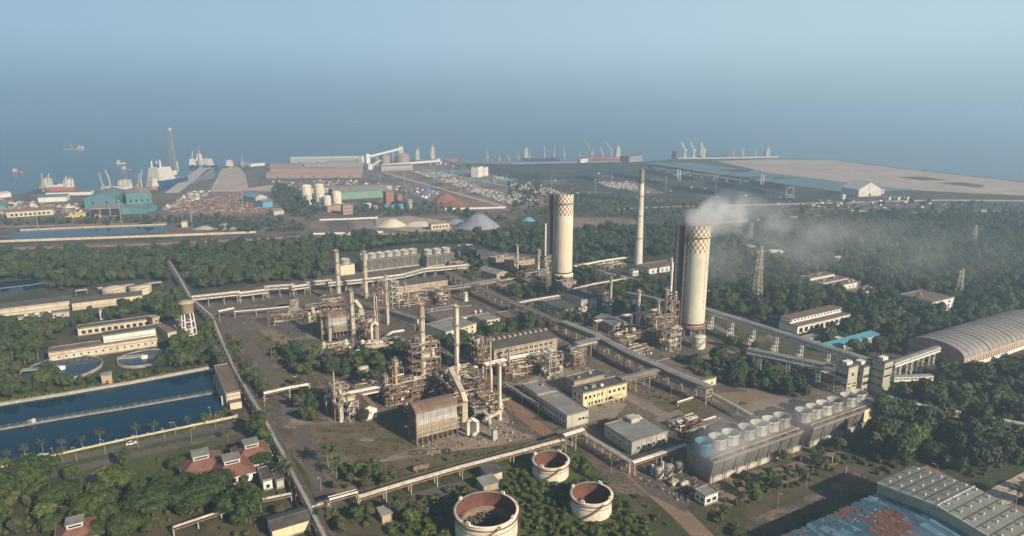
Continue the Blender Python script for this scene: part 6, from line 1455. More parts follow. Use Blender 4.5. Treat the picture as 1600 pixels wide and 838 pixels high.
for a in [('pier_shed', 'dark blockhouse at the end of the coal quay', 'building', (983,254), (1003,252), 30, 16, 'concrete', 'roofdark'), ('pier_shed', 'cream loading house on the coal quay', 'building', (907,255), (919,254), 14, 10, 'white', 'roofgrey'),
          ('pier_shed', 'dark blockhouse beside the three tall white cranes', 'building', (1056,248), (1060,247.5), 14, 20, 'steeld', 'roofdark'), ('quay_shed', 'white shed row far behind the dock warehouses', 'building', (392,261), (414,259), 10, 7, 'white', 'shipwhite'),
          ('quay_shed', 'little teal shed beside the quay apron', 'building', (379,259), (390,258), 16, 8, 'teal', 'tealroof'), ('site_office', 'white two-part tower block in the stockyard, the broader part', 'building', (747,278), (755,276), 16, 22, 'white', 'roofgrey'), ('site_office', 'white two-part tower block in the stockyard, the lower part', 'building', (757,276), (763,274.5), 14, 19, 'white', 'roofgrey'),
          ('loading_tower', 'white loading tower at the end of the long stockyard conveyor', 'tower', (685,258), (690,257), 8, 16, 'white', 'roofgrey')]:
    nm, lb, ct, c, r_, d, h, wl, rf = a
    c0 = P(*c); r0 = P(*r_); dd = r0 - c0
    building(nm, lb, ct, 0, 0, 0, h, wl, rf, at=(c0, math.atan2(dd.y, dd.x), dd.length, d), wins=[('f', h*.55, 2, 2, 3)])
def gb(nm, lb, ct, c, r_, d, h, wl, rf, kind='flat', rh=3, wins=(), **k):    # base edge given on the ground
    c0, r0 = P(*c), P(*r_); dd = r0 - c0; return building(nm, lb, ct, 0, 0, 0, h, wl, rf, kind, rh, wins, at=(c0, math.atan2(dd.y, dd.x), dd.length, d), **k)
gb('dock_warehouse', 'teal dock warehouse with long teal ridged roof', 'warehouse', (133,326), (181,324), 95, 15, 'teal', 'tealroof', 'y', 6, wins=[('f', 2, 4, 8, 2)])
gb('dock_warehouse', 'teal dock warehouse with faded orange roof', 'warehouse', (198,319.5), (238,317), 80, 14, 'teal', 'roofpink', 'y', 4, wins=[('f', 2, 3, 5, 4)])
gb('dock_shed', 'low teal shed with slanting roof before the orange-roofed warehouse', 'shed', (189,335), (226,333), 26, 9, 'teal', 'tealroof', 'x', 3)
gb('dock_shed', 'small teal shed stepping down beside the slanting one', 'shed', (228,334), (246,328), 22, 7, 'teal', 'tealroof', 'x', 2)
t, lx, ly = gb('open_store', 'dark open-fronted store with three bays below the teal warehouse', 'shed', (141,339), (189,337), 24, 12, 'concrete', 'roofgrey', 'mono', 3)
for k in range(3): MB().box(lx*(k+.06)/3, lx*(k+.94)/3, -.1, 0, 0, 10).build('bay_shade_panel', M['dark'], t)  # near-black panels on the solid front paint the shade of open bays
gb('dock_shed', 'long teal-roofed shed left of the teal warehouse with white wall', 'shed', (60,317), (105,315), 24, 8, 'white', 'tealroof', 'x', 3)
gb('dock_shed', 'pale-roofed long shed beside the leftmost pier', 'shed', (72,307), (143,305), 14, 6, 'white', 'roofrust', 'x', 2)
gb('dock_shed', 'white sheds at the waterside edge', 'shed', (0,310), (18,308), 18, 7, 'white', 'shipwhite', 'x', 2)
gb('dock_shed', 'green-roofed shed at the frame edge by the scrub', 'shed', (-8,331), (9,330), 24, 8, 'green', 'tealroof', 'x', 3)
gb('workshop_row', 'long row of cream workshops with ridged roofs by the railway ponds', 'building', (11,341), (84,336), 16, 8, 'cream', 'roofrust', 'x', 3, wins=[('f', 2, 3, 3, 9)])
gb('small_shed', 'blue-roofed shed with pale walls at the edge of the brown yard', 'shed', (400,319), (418,317), 40, 10, 'pale', 'bluelight', 'y', 4)
gb('small_shed', 'blue shed in front of the blue-roofed one', 'shed', (411,325), (426,323), 18, 8, 'bluelight', 'tealroof', 'x', 3)
gb('small_shed', 'grey hut row below the blue sheds', 'shed', (428,337), (444,335), 14, 6, 'pale', 'roofgrey', 'x', 2)
for c, r_, d, h, wl, rf, lb in (((416,279),(564,278),22,9,'pink','roofpink','long low pink warehouse, nearest of the dock warehouse group'), ((422,272),(563,271.5),34,12,'pink','roofpink','long pink warehouse with brown roof behind the low pink one'), ((513,266),(562,266),40,18,'galv','galv','silver-roofed warehouse block joined to the pink warehouses'), ((476,268),(513,267.5),36,16,'galv','galv','grey-roofed warehouse block next to the silver one'), ((422,266.5),(476,266.5),30,13,'pink','roofpink','brown-roofed end block of the pink warehouse group'), ((454,256),(566,254),24,13,'galv','shipwhite','long white-grey shed farthest back along the dock')):
    gb('dock_warehouse', lb, 'warehouse', c, r_, d, h, wl, rf, 'x', 3, wins=[('f', 1, 3, 4, 7)] if d < 36 else ())
def silo(label, u, v, wpx, h, m, dome=.25):
    o = P(u, v); r = wpx*(o.y)/FPX/2; t = thing('silo', label, 'silo', o); MB().lathe([(r, 0), (r, h)], 28).build('shell', M[m], t); MB().lathe([(r+.4, h), (r*.6, h+r*dome), (0, h+r*dome*1.5)], 28).build('roof', M[m], t)
    q = MB()
    for z in (h*.33, h*.66, h*.97): q.lathe([(r, z), (r+.4, z), (r+.4, z+.6), (r, z+.6)], 28)
    q.build('ring', M['concrete'], t); MB().box(-2, 2, -2, 2, h+r*dome*1.2, h+r*dome*1.5+5).build('head_house', M['shipwhite'], t); return o, h
silo('broad brown silo under the sloping conveyor', 602, 259, 15, 26, 'silo'); silo('broad brown silo with white tower behind it', 629, 258, 22, 24, 'silo', .3)
gb('head_tower', 'tall white silo tower at the top of the sloping conveyor', 'tower', (624,257), (630,257), 9, 46, 'white', 'roofgrey', wins=[('f', 38, 2, 2, 2)])
gb('head_tower', 'white transfer tower at the foot of the sloping conveyor', 'tower', (573,263), (579,262.5), 9, 34, 'white', 'roofgrey', wins=[('f', 26, 2, 2, 2)])
gb('head_tower', 'lower white block with chute next to the transfer tower', 'tower', (576,266), (582,265.5), 9, 14, 'white', 'roofgrey', wins=[('f', 8, 2, 2, 2)])
gb('head_tower', 'small white junction block behind the dock warehouses', 'tower', (566,256), (573,255), 10, 20, 'white', 'roofgrey')
gallery('white conveyor sloping up to the silo tower', None, None, 5, 5, 'white', 'shipwhite', sp=60, pts=[P(576,262)+Vector((0,0,24)), P(627,257)+Vector((0,0,38))], win=False)
gallery('white conveyor sloping steeply from the low block to the brown silos', None, None, 5, 4, 'white', 'shipwhite', sp=40, pts=[P(579,265)+Vector((0,0,4)), P(594,259.5)+Vector((0,0,12))], win=False)
gallery('long level white conveyor from the silos to the loading tower', None, None, 5, 5, 'white', 'shipwhite', sp=50, pts=[P(596,264)+Vector((0,0,6)), P(687,258)+Vector((0,0,8))], win=False)
gallery('thin grey conveyor slanting from the loading tower to the white office blocks', None, None, 4, 4, 'galv', 'galv', sp=60, pts=[P(690,257.5)+Vector((0,0,12)), P(728,266)+Vector((0,0,5))], win=False)
gb('silo_shed', 'long shed with rows of openings below the brown silos', 'shed', (596,268), (645,265.5), 20, 11, 'galv', 'roofgrey', 'x', 3, wins=[('f', 2, 3, 3, 10)])
gb('edible_oil_plant', 'long green-walled factory with grey ridged roof', 'factory', (522,313), (608,308), 45, 12, 'green', 'roofgrey', 'x', 6)
gb('edible_oil_plant', 'long flat building with pink roof line behind the green-walled factory', 'factory', (468,303), (612,297.5), 18, 9, 'pale', 'roofrust', 'x', 2, wins=[('f', 2, 2, 3, 14)])
for u, v, wp, h, lb in ((480,318,15,27,'tall cream tank, leftmost of the cream tank group'), (500,315,14,26,'tall cream tank behind the leftmost pair'), (512,329,12,20,'cream tank standing before the pink office'), (527,326,14,24,'cream domed tank nearest the green-walled factory'), (483,319.5,9,14,'small cream tank at the foot of the leftmost tall tank'), (505,328,10,18,'half hidden cream tank between the front two')): tank(lb, u, v, wp, h, 'tank', 'storage_tank', 'dome', seg=20)
for u, v, wp, h, m, lb in ((575,325,10,7,'tank','small white tank by the orange drum'), (586,327,8,6,'pink','small orange-pink drum tank'), (603,326.5,8,6,'bluelight','small pale blue tank under the brick tower'), (614,327,9,6,'bluelight','small pale blue tank next to the brick tower foot'), (626,326.5,9,7,'bluelight','small pale blue tank in the middle of the row'), (640,325.5,9,13,'galv','taller grey tank ending the pale blue row')): tank(lb, u, v, wp, h, m, 'storage_tank', 'cone', seg=18)
gb('brick_tower', 'square red brick tower block beside the green-walled factory', 'building', (604,323), (616,322), 12, 22, 'brick', 'roofbrown', wins=[('f', 14, 2, 2, 2), ('f', 6, 2, 2, 2)])
gb('brick_tower', 'narrower red brick tower beside the square one', 'building', (622,319), (628,318), 8, 14, 'brick', 'roofbrown')
gb('pink_office', 'pale pink two-level office in front of the cream tanks', 'building', (512,332), (536,329), 14, 8, 'pink', 'concrete', wins=[('f', 2, 2, 2, 4)]); gb('pink_office', 'pale pink higher block of the office by the cream tanks', 'building', (536.5,336), (551.5,335), 14, 13, 'pink', 'concrete', wins=[('f', 8, 2, 2, 3), ('f', 3, 2, 2, 3)])
gb('salt_shed', 'long pale building by the white heap', 'building', (674,360), (702,357.5), 10, 7, 'cream', 'concrete', wins=[('f', 2, 2.5, 3, 5)])
gb('field_hut', 'small cream hut near the rail corridor tents', 'building', (284,356), (293,355.5), 10, 7, 'cream', 'roofgrey')
gb('gabled_store', 'bright white gabled store on the coast road', 'building', (1341,308), (1376,306.5), 40, 12, 'shipwhite', 'shipwhite', 'y', 12, wins=[('f', 0, 4, 5, 1)])
gb('gatehouse', 'little pale gatehouse beside the bright gabled store', 'building', (1377,304), (1381,303.5), 8, 9, 'pale', 'roofgrey'); gb('gatehouse', 'little grey gatehouse on the coast road', 'building', (1316,312), (1321,311.5), 7, 8, 'pale', 'roofgrey')
for k in range(9): gb('truck_trailer', 'white box trailer, %s in the row counted from the bright gabled store' % ('first','second','third','fourth','fifth','sixth','seventh','eighth','ninth')[k], 'vehicle', (1379+k*4.8, 312-k*.05+(k % 3)*.5), (1382.4+k*4.8, 311.9-k*.05+(k % 3)*.5), 4, 4.5, 'shipwhite', 'shipwhite', group='box trailers by the gabled store', plinth=False)
for u, v, lb in ((700,280,'teal yard gantry machine nearer the silos'), (765,296,'teal yard gantry machine nearer the red heap')):
    t = thing('yard_gantry', lb, 'crane', P(u, v), rad(8)); L = 60
    for x in (-L/2, L/2): MB().bar((x, -5, 0), (x, -3, 15), 2).bar((x, 5, 0), (x, 3, 15), 2).build('leg', M['teal'], t)
    MB().box(-L/2-14, L/2+14, -2, 2, 15, 18).build('bridge', M['teal'], t); MB().box(4, 12, -4, 4, 11, 20).build('trolley', M['teal'], t)
t = thing('bucket_wheel', 'pale ring-shaped wheel frame standing on the coast road', 'machine', P(1233.5, 309)); o_ = MB()
for k in range(24): a, b_ = k*.2618, (k+1)*.2618; o_.bar((6.5*math.cos(a), 0, 11+6.5*math.sin(a)), (6.5*math.cos(b_), 0, 11+6.5*math.sin(b_)), .9)
o_.build('ring', M['pale'], t); MB().bar((-6, 0, 0), (-7, 0, 8), 1).bar((6, 0, 0), (7, 0, 8), 1).box(-8, 8, -3, 3, 0, 3).build('stand', M['tealroof'], t)
def heap(label, u, v, wpx, h, m, asp=.7, seed=1):
    rr = random.Random(seed); o = P(u, v); r = wpx*o.y/FPX/2; n = 22; b = MB(); rings = []
    for f, z in ((1, 0), (.82, .22), (.6, .52), (.34, .84), (.12, 1)):
        rings.append([(r*f*math.cos(k*2*math.pi/n)*rr.uniform(.9, 1.1), r*asp*f*math.sin(k*2*math.pi/n)*rr.uniform(.9, 1.1), h*z*rr.uniform(.9, 1.08)) for k in range(n)])
    vs = [p for q in rings for p in q]; fs = [(j*n+k, j*n+(k+1) % n, (j+1)*n+(k+1) % n, (j+1)*n+k) for j in range(4) for k in range(n)] + [tuple(4*n+k for k in range(n))]
    b.add(vs, fs, 0, True); return tag(b.build('stockpile', M[m] if m in M else G[m], None, o), label, 'heap')
M['redsoil'] = mat('rust_red_ore', (.30,.11,.07), (.22,.09,.06), .05); M['violet'] = mat('violet_grey_tarpaulin', (.26,.265,.31), (.19,.195,.24), .05); M['whitesalt'] = mat('cream_salt', (.62,.55,.42), (.48,.42,.33), .05); M['bluetarp'] = mat('blue_tarpaulin', (.14,.17,.30), (.10,.12,.22), .05); M['stone'] = mat('pale_stone', (.42,.37,.31), (.28,.25,.21), .1)
heap('rust red ore heap with long tail in the stockyard', 697, 316, 46, 14, 'redsoil', .8, 1); heap('small dark red heap sliding off the rust red one', 712, 320, 40, 6, 'redsoil', .8, 2); heap('blue covered heap behind the rust red one', 668, 303, 26, 10, 'bluetarp', .7, 3)
heap('big violet-grey heap shaped like a tent beside the boundary road', 748, 355, 72, 17, 'violet', .8, 4); heap('low grey-violet shoulder of the tent-like heap', 712, 349, 38, 6, 'violet', .8, 5)
heap('cream salt heap with yellowish foot', 612, 353, 52, 9, 'whitesalt', .7, 6); heap('low cream heap trailing toward the pale building', 655, 352, 60, 5, 'whitesalt', .6, 7); heap('blue-grey covered heap on the rail corridor', 352, 358, 40, 7, 'violet', .5, 8); heap('pale heap beside the covered rail corridor heap', 320, 358, 40, 4, 'stone', .5, 9)
heap('small grey heap among the dark coal yards', 742, 300, 26, 6, 'stone', .6, 10); heap('blue domed tarpaulin mound in front of the cream tower backdrop', 826, 345, 22, 5, 'bluelight', .7, 11)
def rocks(label, name, polys, n, m, lo, hi, seed, hgt_=1.0):
    rr = random.Random(seed); b = MB()
    for poly in polys:
        xs = [p[0] for p in poly]; ys = [p[1] for p in poly]; k = 0
        while k < n:
            u, v = rr.uniform(min(xs), max(xs)), rr.uniform(min(ys), max(ys))
            if not inside((u, v), poly): continue
            k += 1; p = P(u, v); s = rr.uniform(lo, hi); a = rr.uniform(0, 3); mi = rr.randrange(len(m))
            c, sn = math.cos(a)*s, math.sin(a)*s; h = s*rr.uniform(.5, 1.2)*hgt_
            b.add([(p.x-c, p.y-sn, 0), (p.x+sn, p.y-c, 0), (p.x+c, p.y+sn, 0), (p.x-sn, p.y+c, 0), (p.x-c*.6, p.y-sn*.6, h), (p.x+sn*.7, p.y-c*.7, h*.9), (p.x+c*.6, p.y+sn*.6, h), (p.x-sn*.7, p.y+c*.7, h*1.1)], [(4,5,6,7),(0,1,5,4),(1,2,6,5),(2,3,7,6),(3,0,4,7)], mi)
    o = b.build(name, [M[x] for x in m]); tag(o, label, 'stones', None, 'stuff')
rocks('rows of pale quarry stone spread over the stockyard', 'stone_rows', [[(640,268),(690,270),(800,312),(800,322),(740,300)], [(770,276),(800,278),(880,302),(880,312),(810,296)], [(935,286),(985,288),(1002,298),(955,294)], [(800,300),(840,312),(820,318),(790,312)]], 420, ['stone', 'concrete', 'pale'], 1.5, 4.0, 5, .8)
rocks('scattered containers and steel stacks over the brown dock yard', 'yard_cargo', [[(262,332),(272,320),(305,306),(400,302),(424,314),(425,328),(380,334)]], 420, ['roofrust', 'brick', 'concrete', 'roofpink', 'redsoil', 'pink'], 1.0, 3.0, 6, .6)
rocks('clutter of small huts and parked gear around the dock sheds', 'dock_clutter', [[(0,312),(60,318),(120,320),(130,334),(0,338)], [(425,284),(560,282),(690,300),(680,318),(640,300),(440,296)], [(250,330),(300,300),(330,298),(320,308)]], 260, ['pale', 'white', 'roofrust', 'tealroof', 'steel', 'concrete'], 1.5, 4.0, 7, .8)
rocks('scattered huts and trucks on the dark coal yards', 'yard_clutter', [[(850,280),(1000,262),(1200,300),(1330,310),(1230,318),(900,318)], [(1200,318),(1330,312),(1520,318),(1500,326),(1220,326)]], 60, ['pale', 'white', 'steel', 'concrete', 'roofdark'], 1.5, 4.0, 8, .6)
rocks('yellow machines and crates parked by the dark open store', 'yellow_plant', [[(103,342),(132,338),(134,333),(112,335)], [(150,340),(156,340),(156,337),(150,337)]], 40, ['yellowp', 'yellowp', 'cream'], 1.5, 3.5, 9, .8)

def pole(u, v, h, lab): t = thing('light_mast', lab, 'mast', P(u, v), 0, 'tall light masts of the port'); MB().tube((0, 0, 0), (0, 0, h), .5, .35, 6).build('pole', M['galv'], t); MB().box(-1.6, 1.6, -.6, .6, h, h+1).build('lamp_head', M['galv'], t)
for u, v in ((455,292),(545,288),(632,290),(678,285),(720,300),(862,300),(930,302),(955,290),(636,324),(595,300),(1040,300),(1118,306),(380,330),(300,352),(190,350),(60,360),(650,262),(505,252),(530,252),(570,252)): pole(u, v, R.uniform(22, 32), 'thin tall light mast standing in the port yards')
rocks('small drums, crates, kerbs and scrap lying about the plant yards', 'plant_clutter', [[(480,470),(700,420),(800,440),(1050,540),(1100,600),(960,610),(800,600),(700,480),(520,500)], [(500,560),(640,650),(800,660),(830,600),(760,540),(600,540)], [(990,745),(1060,715),(1100,760),(1070,790)], [(1040,690),(1080,655),(1240,650),(1090,700)], [(640,700),(800,660),(830,684),(650,716)]], 130, ['steel', 'concrete', 'rust', 'tan', 'steeld', 'galv'], .25, .8, 12, 1.0)
def ridge(label, a, b, wd, h, m='coalheap'):
    p, q = P(*a), P(*b); d = q - p; L = d.length; rr = random.Random(int(a[0])); n = max(4, int(L/12)); mb = MB(); vs = []
    for i in range(n+1):
        x = L*i/n; k = (.15 if i in (0, n) else rr.uniform(.75, 1.1))
        vs += [(x, -wd/2*k, 0), (x, -wd*.12, h*k), (x, wd*.12, h*k*.95), (x, wd/2*k, 0)]
    mb.add(vs, [(i*4+j, i*4+j+1, i*4+j+5, i*4+j+4) for i in range(n) for j in range(3)], 0, False)
    return tag(mb.build('stockpile', M[m], None, p, math.atan2(d.y, d.x)), label, 'heap')
M['coalheap'] = mat('black_coal', (.018,.02,.024), (.03,.03,.032), .03)
for a, b, wd, h, lb in (((1015,262),(1110,277),34,10,'long black coal ridge nearest the lagoon, upper end'), ((1122,279),(1235,298),34,10,'long black coal ridge nearest the lagoon, by the ring frame'), ((1000,268),(1090,284),26,8,'black coal ridge second from the lagoon, upper end'), ((1105,287),(1200,304),26,8,'black coal ridge second from the lagoon, lower end'), ((950,272),(1040,290),24,7,'black coal ridge third from the lagoon'), ((1050,294),(1150,310),24,7,'short black coal ridge at the coast road'), ((900,276),(935,284),22,6,'small black coal ridge beside the stone rows'), ((880,304),(980,314),20,5,'low black coal ridge behind the cream tower')): ridge(lb, a, b, wd, h)
gallery('thin white stacker conveyor line along the coal ridges', None, None, 3, 3, 'white', 'shipwhite', sp=40, pts=[P(1020,267)+Vector((0,0,5)), P(1168,289)+Vector((0,0,5))], win=False)
for u, v, lb in ((1060,283,'dark stacker machine with boom among the coal ridges'), (1190,292,'twin-legged stacker machine near the ring frame')):
    t = thing('stacker', lb, 'machine', P(u, v), .4); MB().box(-5, 5, -4, 4, 0, 6).build('base', M['steeld'], t); MB().bar((-3, 0, 6), (-3, 0, 24), 2).bar((3, 0, 6), (3, 0, 22), 2).build('tower', M['pale'], t); MB().bar((-14, 0, 12), (26, 0, 16), 1.6).build('boom', M['tealroof'], t)
# ---------------------------------------------------------------- vegetation
def crown_mesh(name, seed, rx, z0, z1, nb, nl, leaf, mat_, br=(.38, .6), flat=1.0, lift=.0):
    rr = random.Random(seed); b = MB(); zc = (z0+z1)/2; rz = (z1-z0)/2; blobs = []
    for i in range(nb):
        for _ in range(40):
            x, y, z = rr.uniform(-1, 1), rr.uniform(-1, 1), rr.uniform(-1, 1)
            if x*x + y*y + z*z < .8: break
        r = rr.uniform(*br)
        k = max(.15, 1 - r*.75)
        blobs.append((x*rx*k, y*rx*k*rr.uniform(.8, 1.1), zc + z*rz*k, r*rx*rr.uniform(.7, 1), r*rz*1.1*flat))
    for bx, by, bz, br_, bzr in blobs:
        vs, fs = [], []; m, n = 5, 7
        for j in range(m+1):
            for i in range(n):
                a, t = 2*math.pi*(i + .5*(j % 2))/n, math.pi*j/m; q = rr.uniform(.72, .95)
                vs.append((bx + br_*q*math.sin(t)*math.cos(a), by + br_*q*math.sin(t)*math.sin(a), bz - bzr*q*math.cos(t)))
        for j in range(m):
            for i in range(n): fs.append((j*n+i, j*n+(i+1) % n, (j+1)*n+(i+1) % n, (j+1)*n+i))
        b.add(vs, fs, 0, False)
    for k in range(nl):
        bx, by, bz, br_, bzr = blobs[rr.randrange(len(blobs))]
        while True:
            d = Vector((rr.gauss(0, 1), rr.gauss(0, 1), rr.gauss(.25, 1)))
            if d.length > .1: break
        d.normalize(); q = rr.uniform(.82, 1.22)
        p = Vector((bx + d.x*br_*q, by + d.y*br_*q, bz + d.z*bzr*q))
        nrm = (d + Vector((rr.gauss(0, .45), rr.gauss(0, .45), rr.gauss(.2, .45)))).normalized()
        up = Vector((0, 0, 1)) if abs(nrm.z) < .9 else Vector((1, 0, 0)); t1 = nrm.cross(up).normalized(); t2 = nrm.cross(t1); an = rr.uniform(0, 3.1)
        u_, v_ = t1*math.cos(an)+t2*math.sin(an), t2*math.cos(an)-t1*math.sin(an); s = leaf*rr.uniform(.6, 1.25)
        b.add([p-u_*s*.8, p-v_*s*.45+u_*s*.1, p+u_*s, p+v_*s*.45], [(0,1,2,3)])
    return b.mesh(name, M[mat_])
def trunk_mesh(h, r, seed, spread=1.0, m='trunk'):
    rr = random.Random(seed); b = MB(); q = Vector((rr.uniform(-.3, .3), rr.uniform(-.3, .3), h*.5)); b.tube((0, 0, -.3), q, r, r*.7, 7, 0, False)
    for k in range(4):
        a = k*1.571 + rr.uniform(-.4, .4); e = q + Vector((math.cos(a)*spread, math.sin(a)*spread, h*.55)); b.tube(q, e, r*.55, r*.2, 5, 0, False)
    return b.mesh('trunk', M[m])
CR = {}
for i in range(5): CR['broad%d' % i] = (crown_mesh('crown', 10+i, (4.2, 3.6, 4.8, 4.0, 3.4)[i], (2.4, 2.0, 3, 2.2, 3)[i], (9.0, 7.5, 8.4, 10.5, 11)[i], (11, 9, 14, 12, 10)[i], 800, .85, ('leaf', 'leafd', 'leafg', 'leafd', 'leafs')[i]), trunk_mesh(4.5, .25, i, 1.6))
for i in range(2): CR['yellow%d' % i] = (crown_mesh('crown', 20+i, 3.8, 2.2, 8.5, 10, 560, .9, ('leafy', 'leafo')[i]), trunk_mesh(4.2, .22, 20+i, 1.5))
for i in range(2): CR['rain%d' % i] = (crown_mesh('crown', 30+i, 13, 5, 13.5, 60, 7500, .85, 'leafd', (.26, .42), .8), trunk_mesh(9, .7, 30+i, 6))
for i in range(2): CR['big%d' % i] = (crown_mesh('crown', 40+i, 6.0, 3.2, 12.5, 18, 1500, .95, ('leafd', 'leaf')[i], (.3, .5)), trunk_mesh(6.5, .4, 40+i, 2.4))
CR['tall0'] = (crown_mesh('crown', 50, 1.9, 1.0, 14, 14, 700, .7, 'leafd', (.4, .7), .35), trunk_mesh(9, .22, 50, .4))
for i in range(3): CR['shrub%d' % i] = (crown_mesh('crown', 60+i, 1.7, .1, 2.6, 7, 190, .55, ('bush', 'leaf', 'leafo')[i], (.4, .65)), None)
def palm_mesh(seed, n=15):
    rr = random.Random(seed); b = MB()
    for k in range(n):
        a = k*2.399 + rr.uniform(-.2, .2); el = rr.uniform(.1, 1.15); L = rr.uniform(2.8, 3.7); pts = []
        p = Vector((0, 0, 7)); d = Vector((math.cos(a)*math.cos(el), math.sin(a)*math.cos(el), math.sin(el)))
        for j in range(6): pts.append(p.copy()); p = p + d*L/5; d = (d + Vector((0, 0, -.3))).normalized()
        sd_ = Vector((-math.sin(a), math.cos(a), 0))
        for j in range(5):
            for s in (1, -1):
                for f in (0, .5):
                    c = pts[j].lerp(pts[j+1], f); w_ = .85*math.sin(.5 + 2.4*(j+f)/5)+.12; e = c + sd_*s*w_ + Vector((0, 0, -.4*w_)) + (pts[j+1]-pts[j])*.6
                    b.add([c, pts[j].lerp(pts[j+1], f+.42), e], [(0,1,2)])
            b.bar(pts[j], pts[j+1], .09)
    return b.mesh('fronds', M['leafp'])
pt = MB(); pt.tube((0, 0, -.2), (.1, 0, 3.6), .2, .15, 7, 0, False).tube((.1, 0, 3.6), (0, 0, 7.1), .15, .12, 7, 0, False)
PTR = pt.mesh('trunk', M['palmtrunk'])
for i in range(2): CR['palm%d' % i] = (palm_mesh(70+i), PTR)
TL = {'broad': ('tree', 'broadleaf tree'), 'yellow': ('tree', 'paler tree'), 'rain': ('rain_tree', 'rain tree'), 'big': ('tree', 'big tree'), 'tall': ('column_tree', 'tree'), 'palm': ('palm_tree', 'palm'), 'shrub': ('shrub', 'shrub')}
CROWNCOL = {}
def plant(p, kind, s, label, group, sz=None):
    base = kind.rstrip('0123456789'); cm, tm = CR[kind]
    t = thing(TL[base][0], label, 'palm' if base == 'palm' else 'shrub' if base == 'shrub' else 'tree', (p[0], p[1], 0), R.uniform(0, 6.28), group); t.scale = (s, s, s*(sz or R.uniform(.88, 1.14)))
    c = put('fronds' if base == 'palm' else 'crown', cm, t)
    if tm: put('trunk', tm, t)
    CROWNCOL.setdefault(kind, c)
    return t
taken = []
def occupied(x, y): return (int(x // 2), int(y // 2)) in GRID
# hand-placed trees
NT = [0]
def T(u, v, kind, s, label, group, sz=None):
    p = P(u, v); NT[0] += 1; taken.append((p.x, p.y, 3.0*s)); return plant(p, kind, s, label, group, sz)
for u, v, k, s, lb in ((150,808,'rain0',.72,'spreading tree with dense dark crown above the sunken pavilion roof'), (338,772,'rain1',.62,'rounded leafy tree against the pavilion facing the big trees'), (95,792,'rain1',.7,'spreading green tree between flowering tree and sunken pavilion'), (420,700,'rain0',.36,'dark round tree between the avenue end and the silver pipeline'), (262,778,'rain0',.55,'dark spreading tree at the lower lawn edge'), (292,762,'rain0',.45,'dark rounded tree hiding the corner of the pavilion by the lawn'), (150,842,'rain1',.5,'leafy spreading tree at the frame edge hiding the sunken pavilion side'), (48,768,'rain0',1.05,'huge dark spreading tree with pale yellow tuft before it, at the end of the avenue'), (-20,800,'rain1',1.0,'huge spreading tree cut by the frame edge'), (240,808,'rain1',.85,'spreading tree with lighter green crown beside the sunken pavilion'), (300,800,'rain0',.8,'dark spreading tree before the pavilion facing the trees'), (372,806,'rain1',.72,'spreading tree crown touching the pipe line in the shade'), (200,838,'rain0',.6,'spreading tree at the lower frame edge beside the sunken pavilion'), (282,735,'rain0',.42,'dark round tree on the lawn behind the lantern pavilion'), (408,728,'rain1',.46,'leafy tree hanging over the pavilion nearest the avenue')): T(u, v, k, s, lb, None)
T(56, 778, 'yellow0', .8, 'pale yellow flowering tree in front of the huge dark spreading tree', None)
T(198.5, 739, 'tall0', 1.0, 'tall slim column-shaped tree on the lawn', None)
for u, v in ((68,709),(98,706),(129,700),(158,695),(214,684),(241,679),(268,673),(294,668),(320,664),(369,657),(356,691),(98,723),(40,716),(12,722)): T(u, v, 'palm%d' % (NT[0] % 2), R.uniform(.55, .8), 'small palm in the row along the avenue and reservoir', 'palms along the avenue')
for u, v in ((15,540),(32,528),(48,548),(20,565),(60,562),(8,520),(40,578),(75,590),(25,598),(445,748),(452,757),(520,738),(526,748),(513,730),(1585,795),(1598,780),(395,792),(408,800),(62,765)): T(u, v, 'palm%d' % (NT[0] % 2), R.uniform(1.0, 1.35), 'taller palm growing among broadleaf trees', 'palms among the trees')
for u, v, s in ((437,552,.7),(428,557,.5),(470,560,.8),(485,572,.8),(500,580,.7),(520,578,.9),(540,575,.8),(556,583,.7),(585,575,.7),(600,580,.8),(575,590,.6),(612,562,.8),(628,560,.9),(640,575,.7),(596,563,.6),(465,615,.9),(478,625,1.0),(470,640,1.0),(487,640,.9),(480,658,.9),(492,660,.7),(575,653,.65),(571,661,.6),(684,540,.8),(700,545,.7),(720,537,.6),(750,530,.7),(770,528,.7),(800,520,.8),(812,513,.8),(828,520,.8),(840,512,.7),(786,532,.6),(870,512,.8),(900,500,.8),(890,508,.7),(950,496,.8),(965,492,.8),(975,484,.8),(945,488,.7),(835,462,.8),(860,468,.9),(880,462,.8),(900,458,.8),(810,470,.7),(1085,590,.9),(1100,598,.8),(1075,580,.8),(1180,600,.8),(1200,605,.8),(1215,610,.8),(1195,596,.7),(1230,612,.7),(1140,570,.7),(1160,560,.7),(1062,575,.7),(845,555,.5),(700,505,.5)):
    T(u, v, R.choice(['broad0', 'broad1', 'broad2', 'yellow1', 'broad3']), s*1.1, 'dark green tree growing between the plant units', 'trees between the plant units')
for u, v, s in ((560,745,.8),(575,752,.7),(590,748,.8),(600,758,.7),(612,752,.6),(548,755,.6),(585,738,.7),(570,765,.6),(540,742,.5),(525,765,.6),(640,790,.6),(575,810,.8),(560,815,.7),(625,812,.9),(640,822,.8),(520,820,.8),(500,822,.7),(535,835,.8),(655,806,.6)):
    T(u, v, R.choice(['broad0', 'broad4', 'yellow1', 'broad2']), s, 'bushy tree around the raised pipe bridge in the front', 'bushy trees by the front pipe rack')
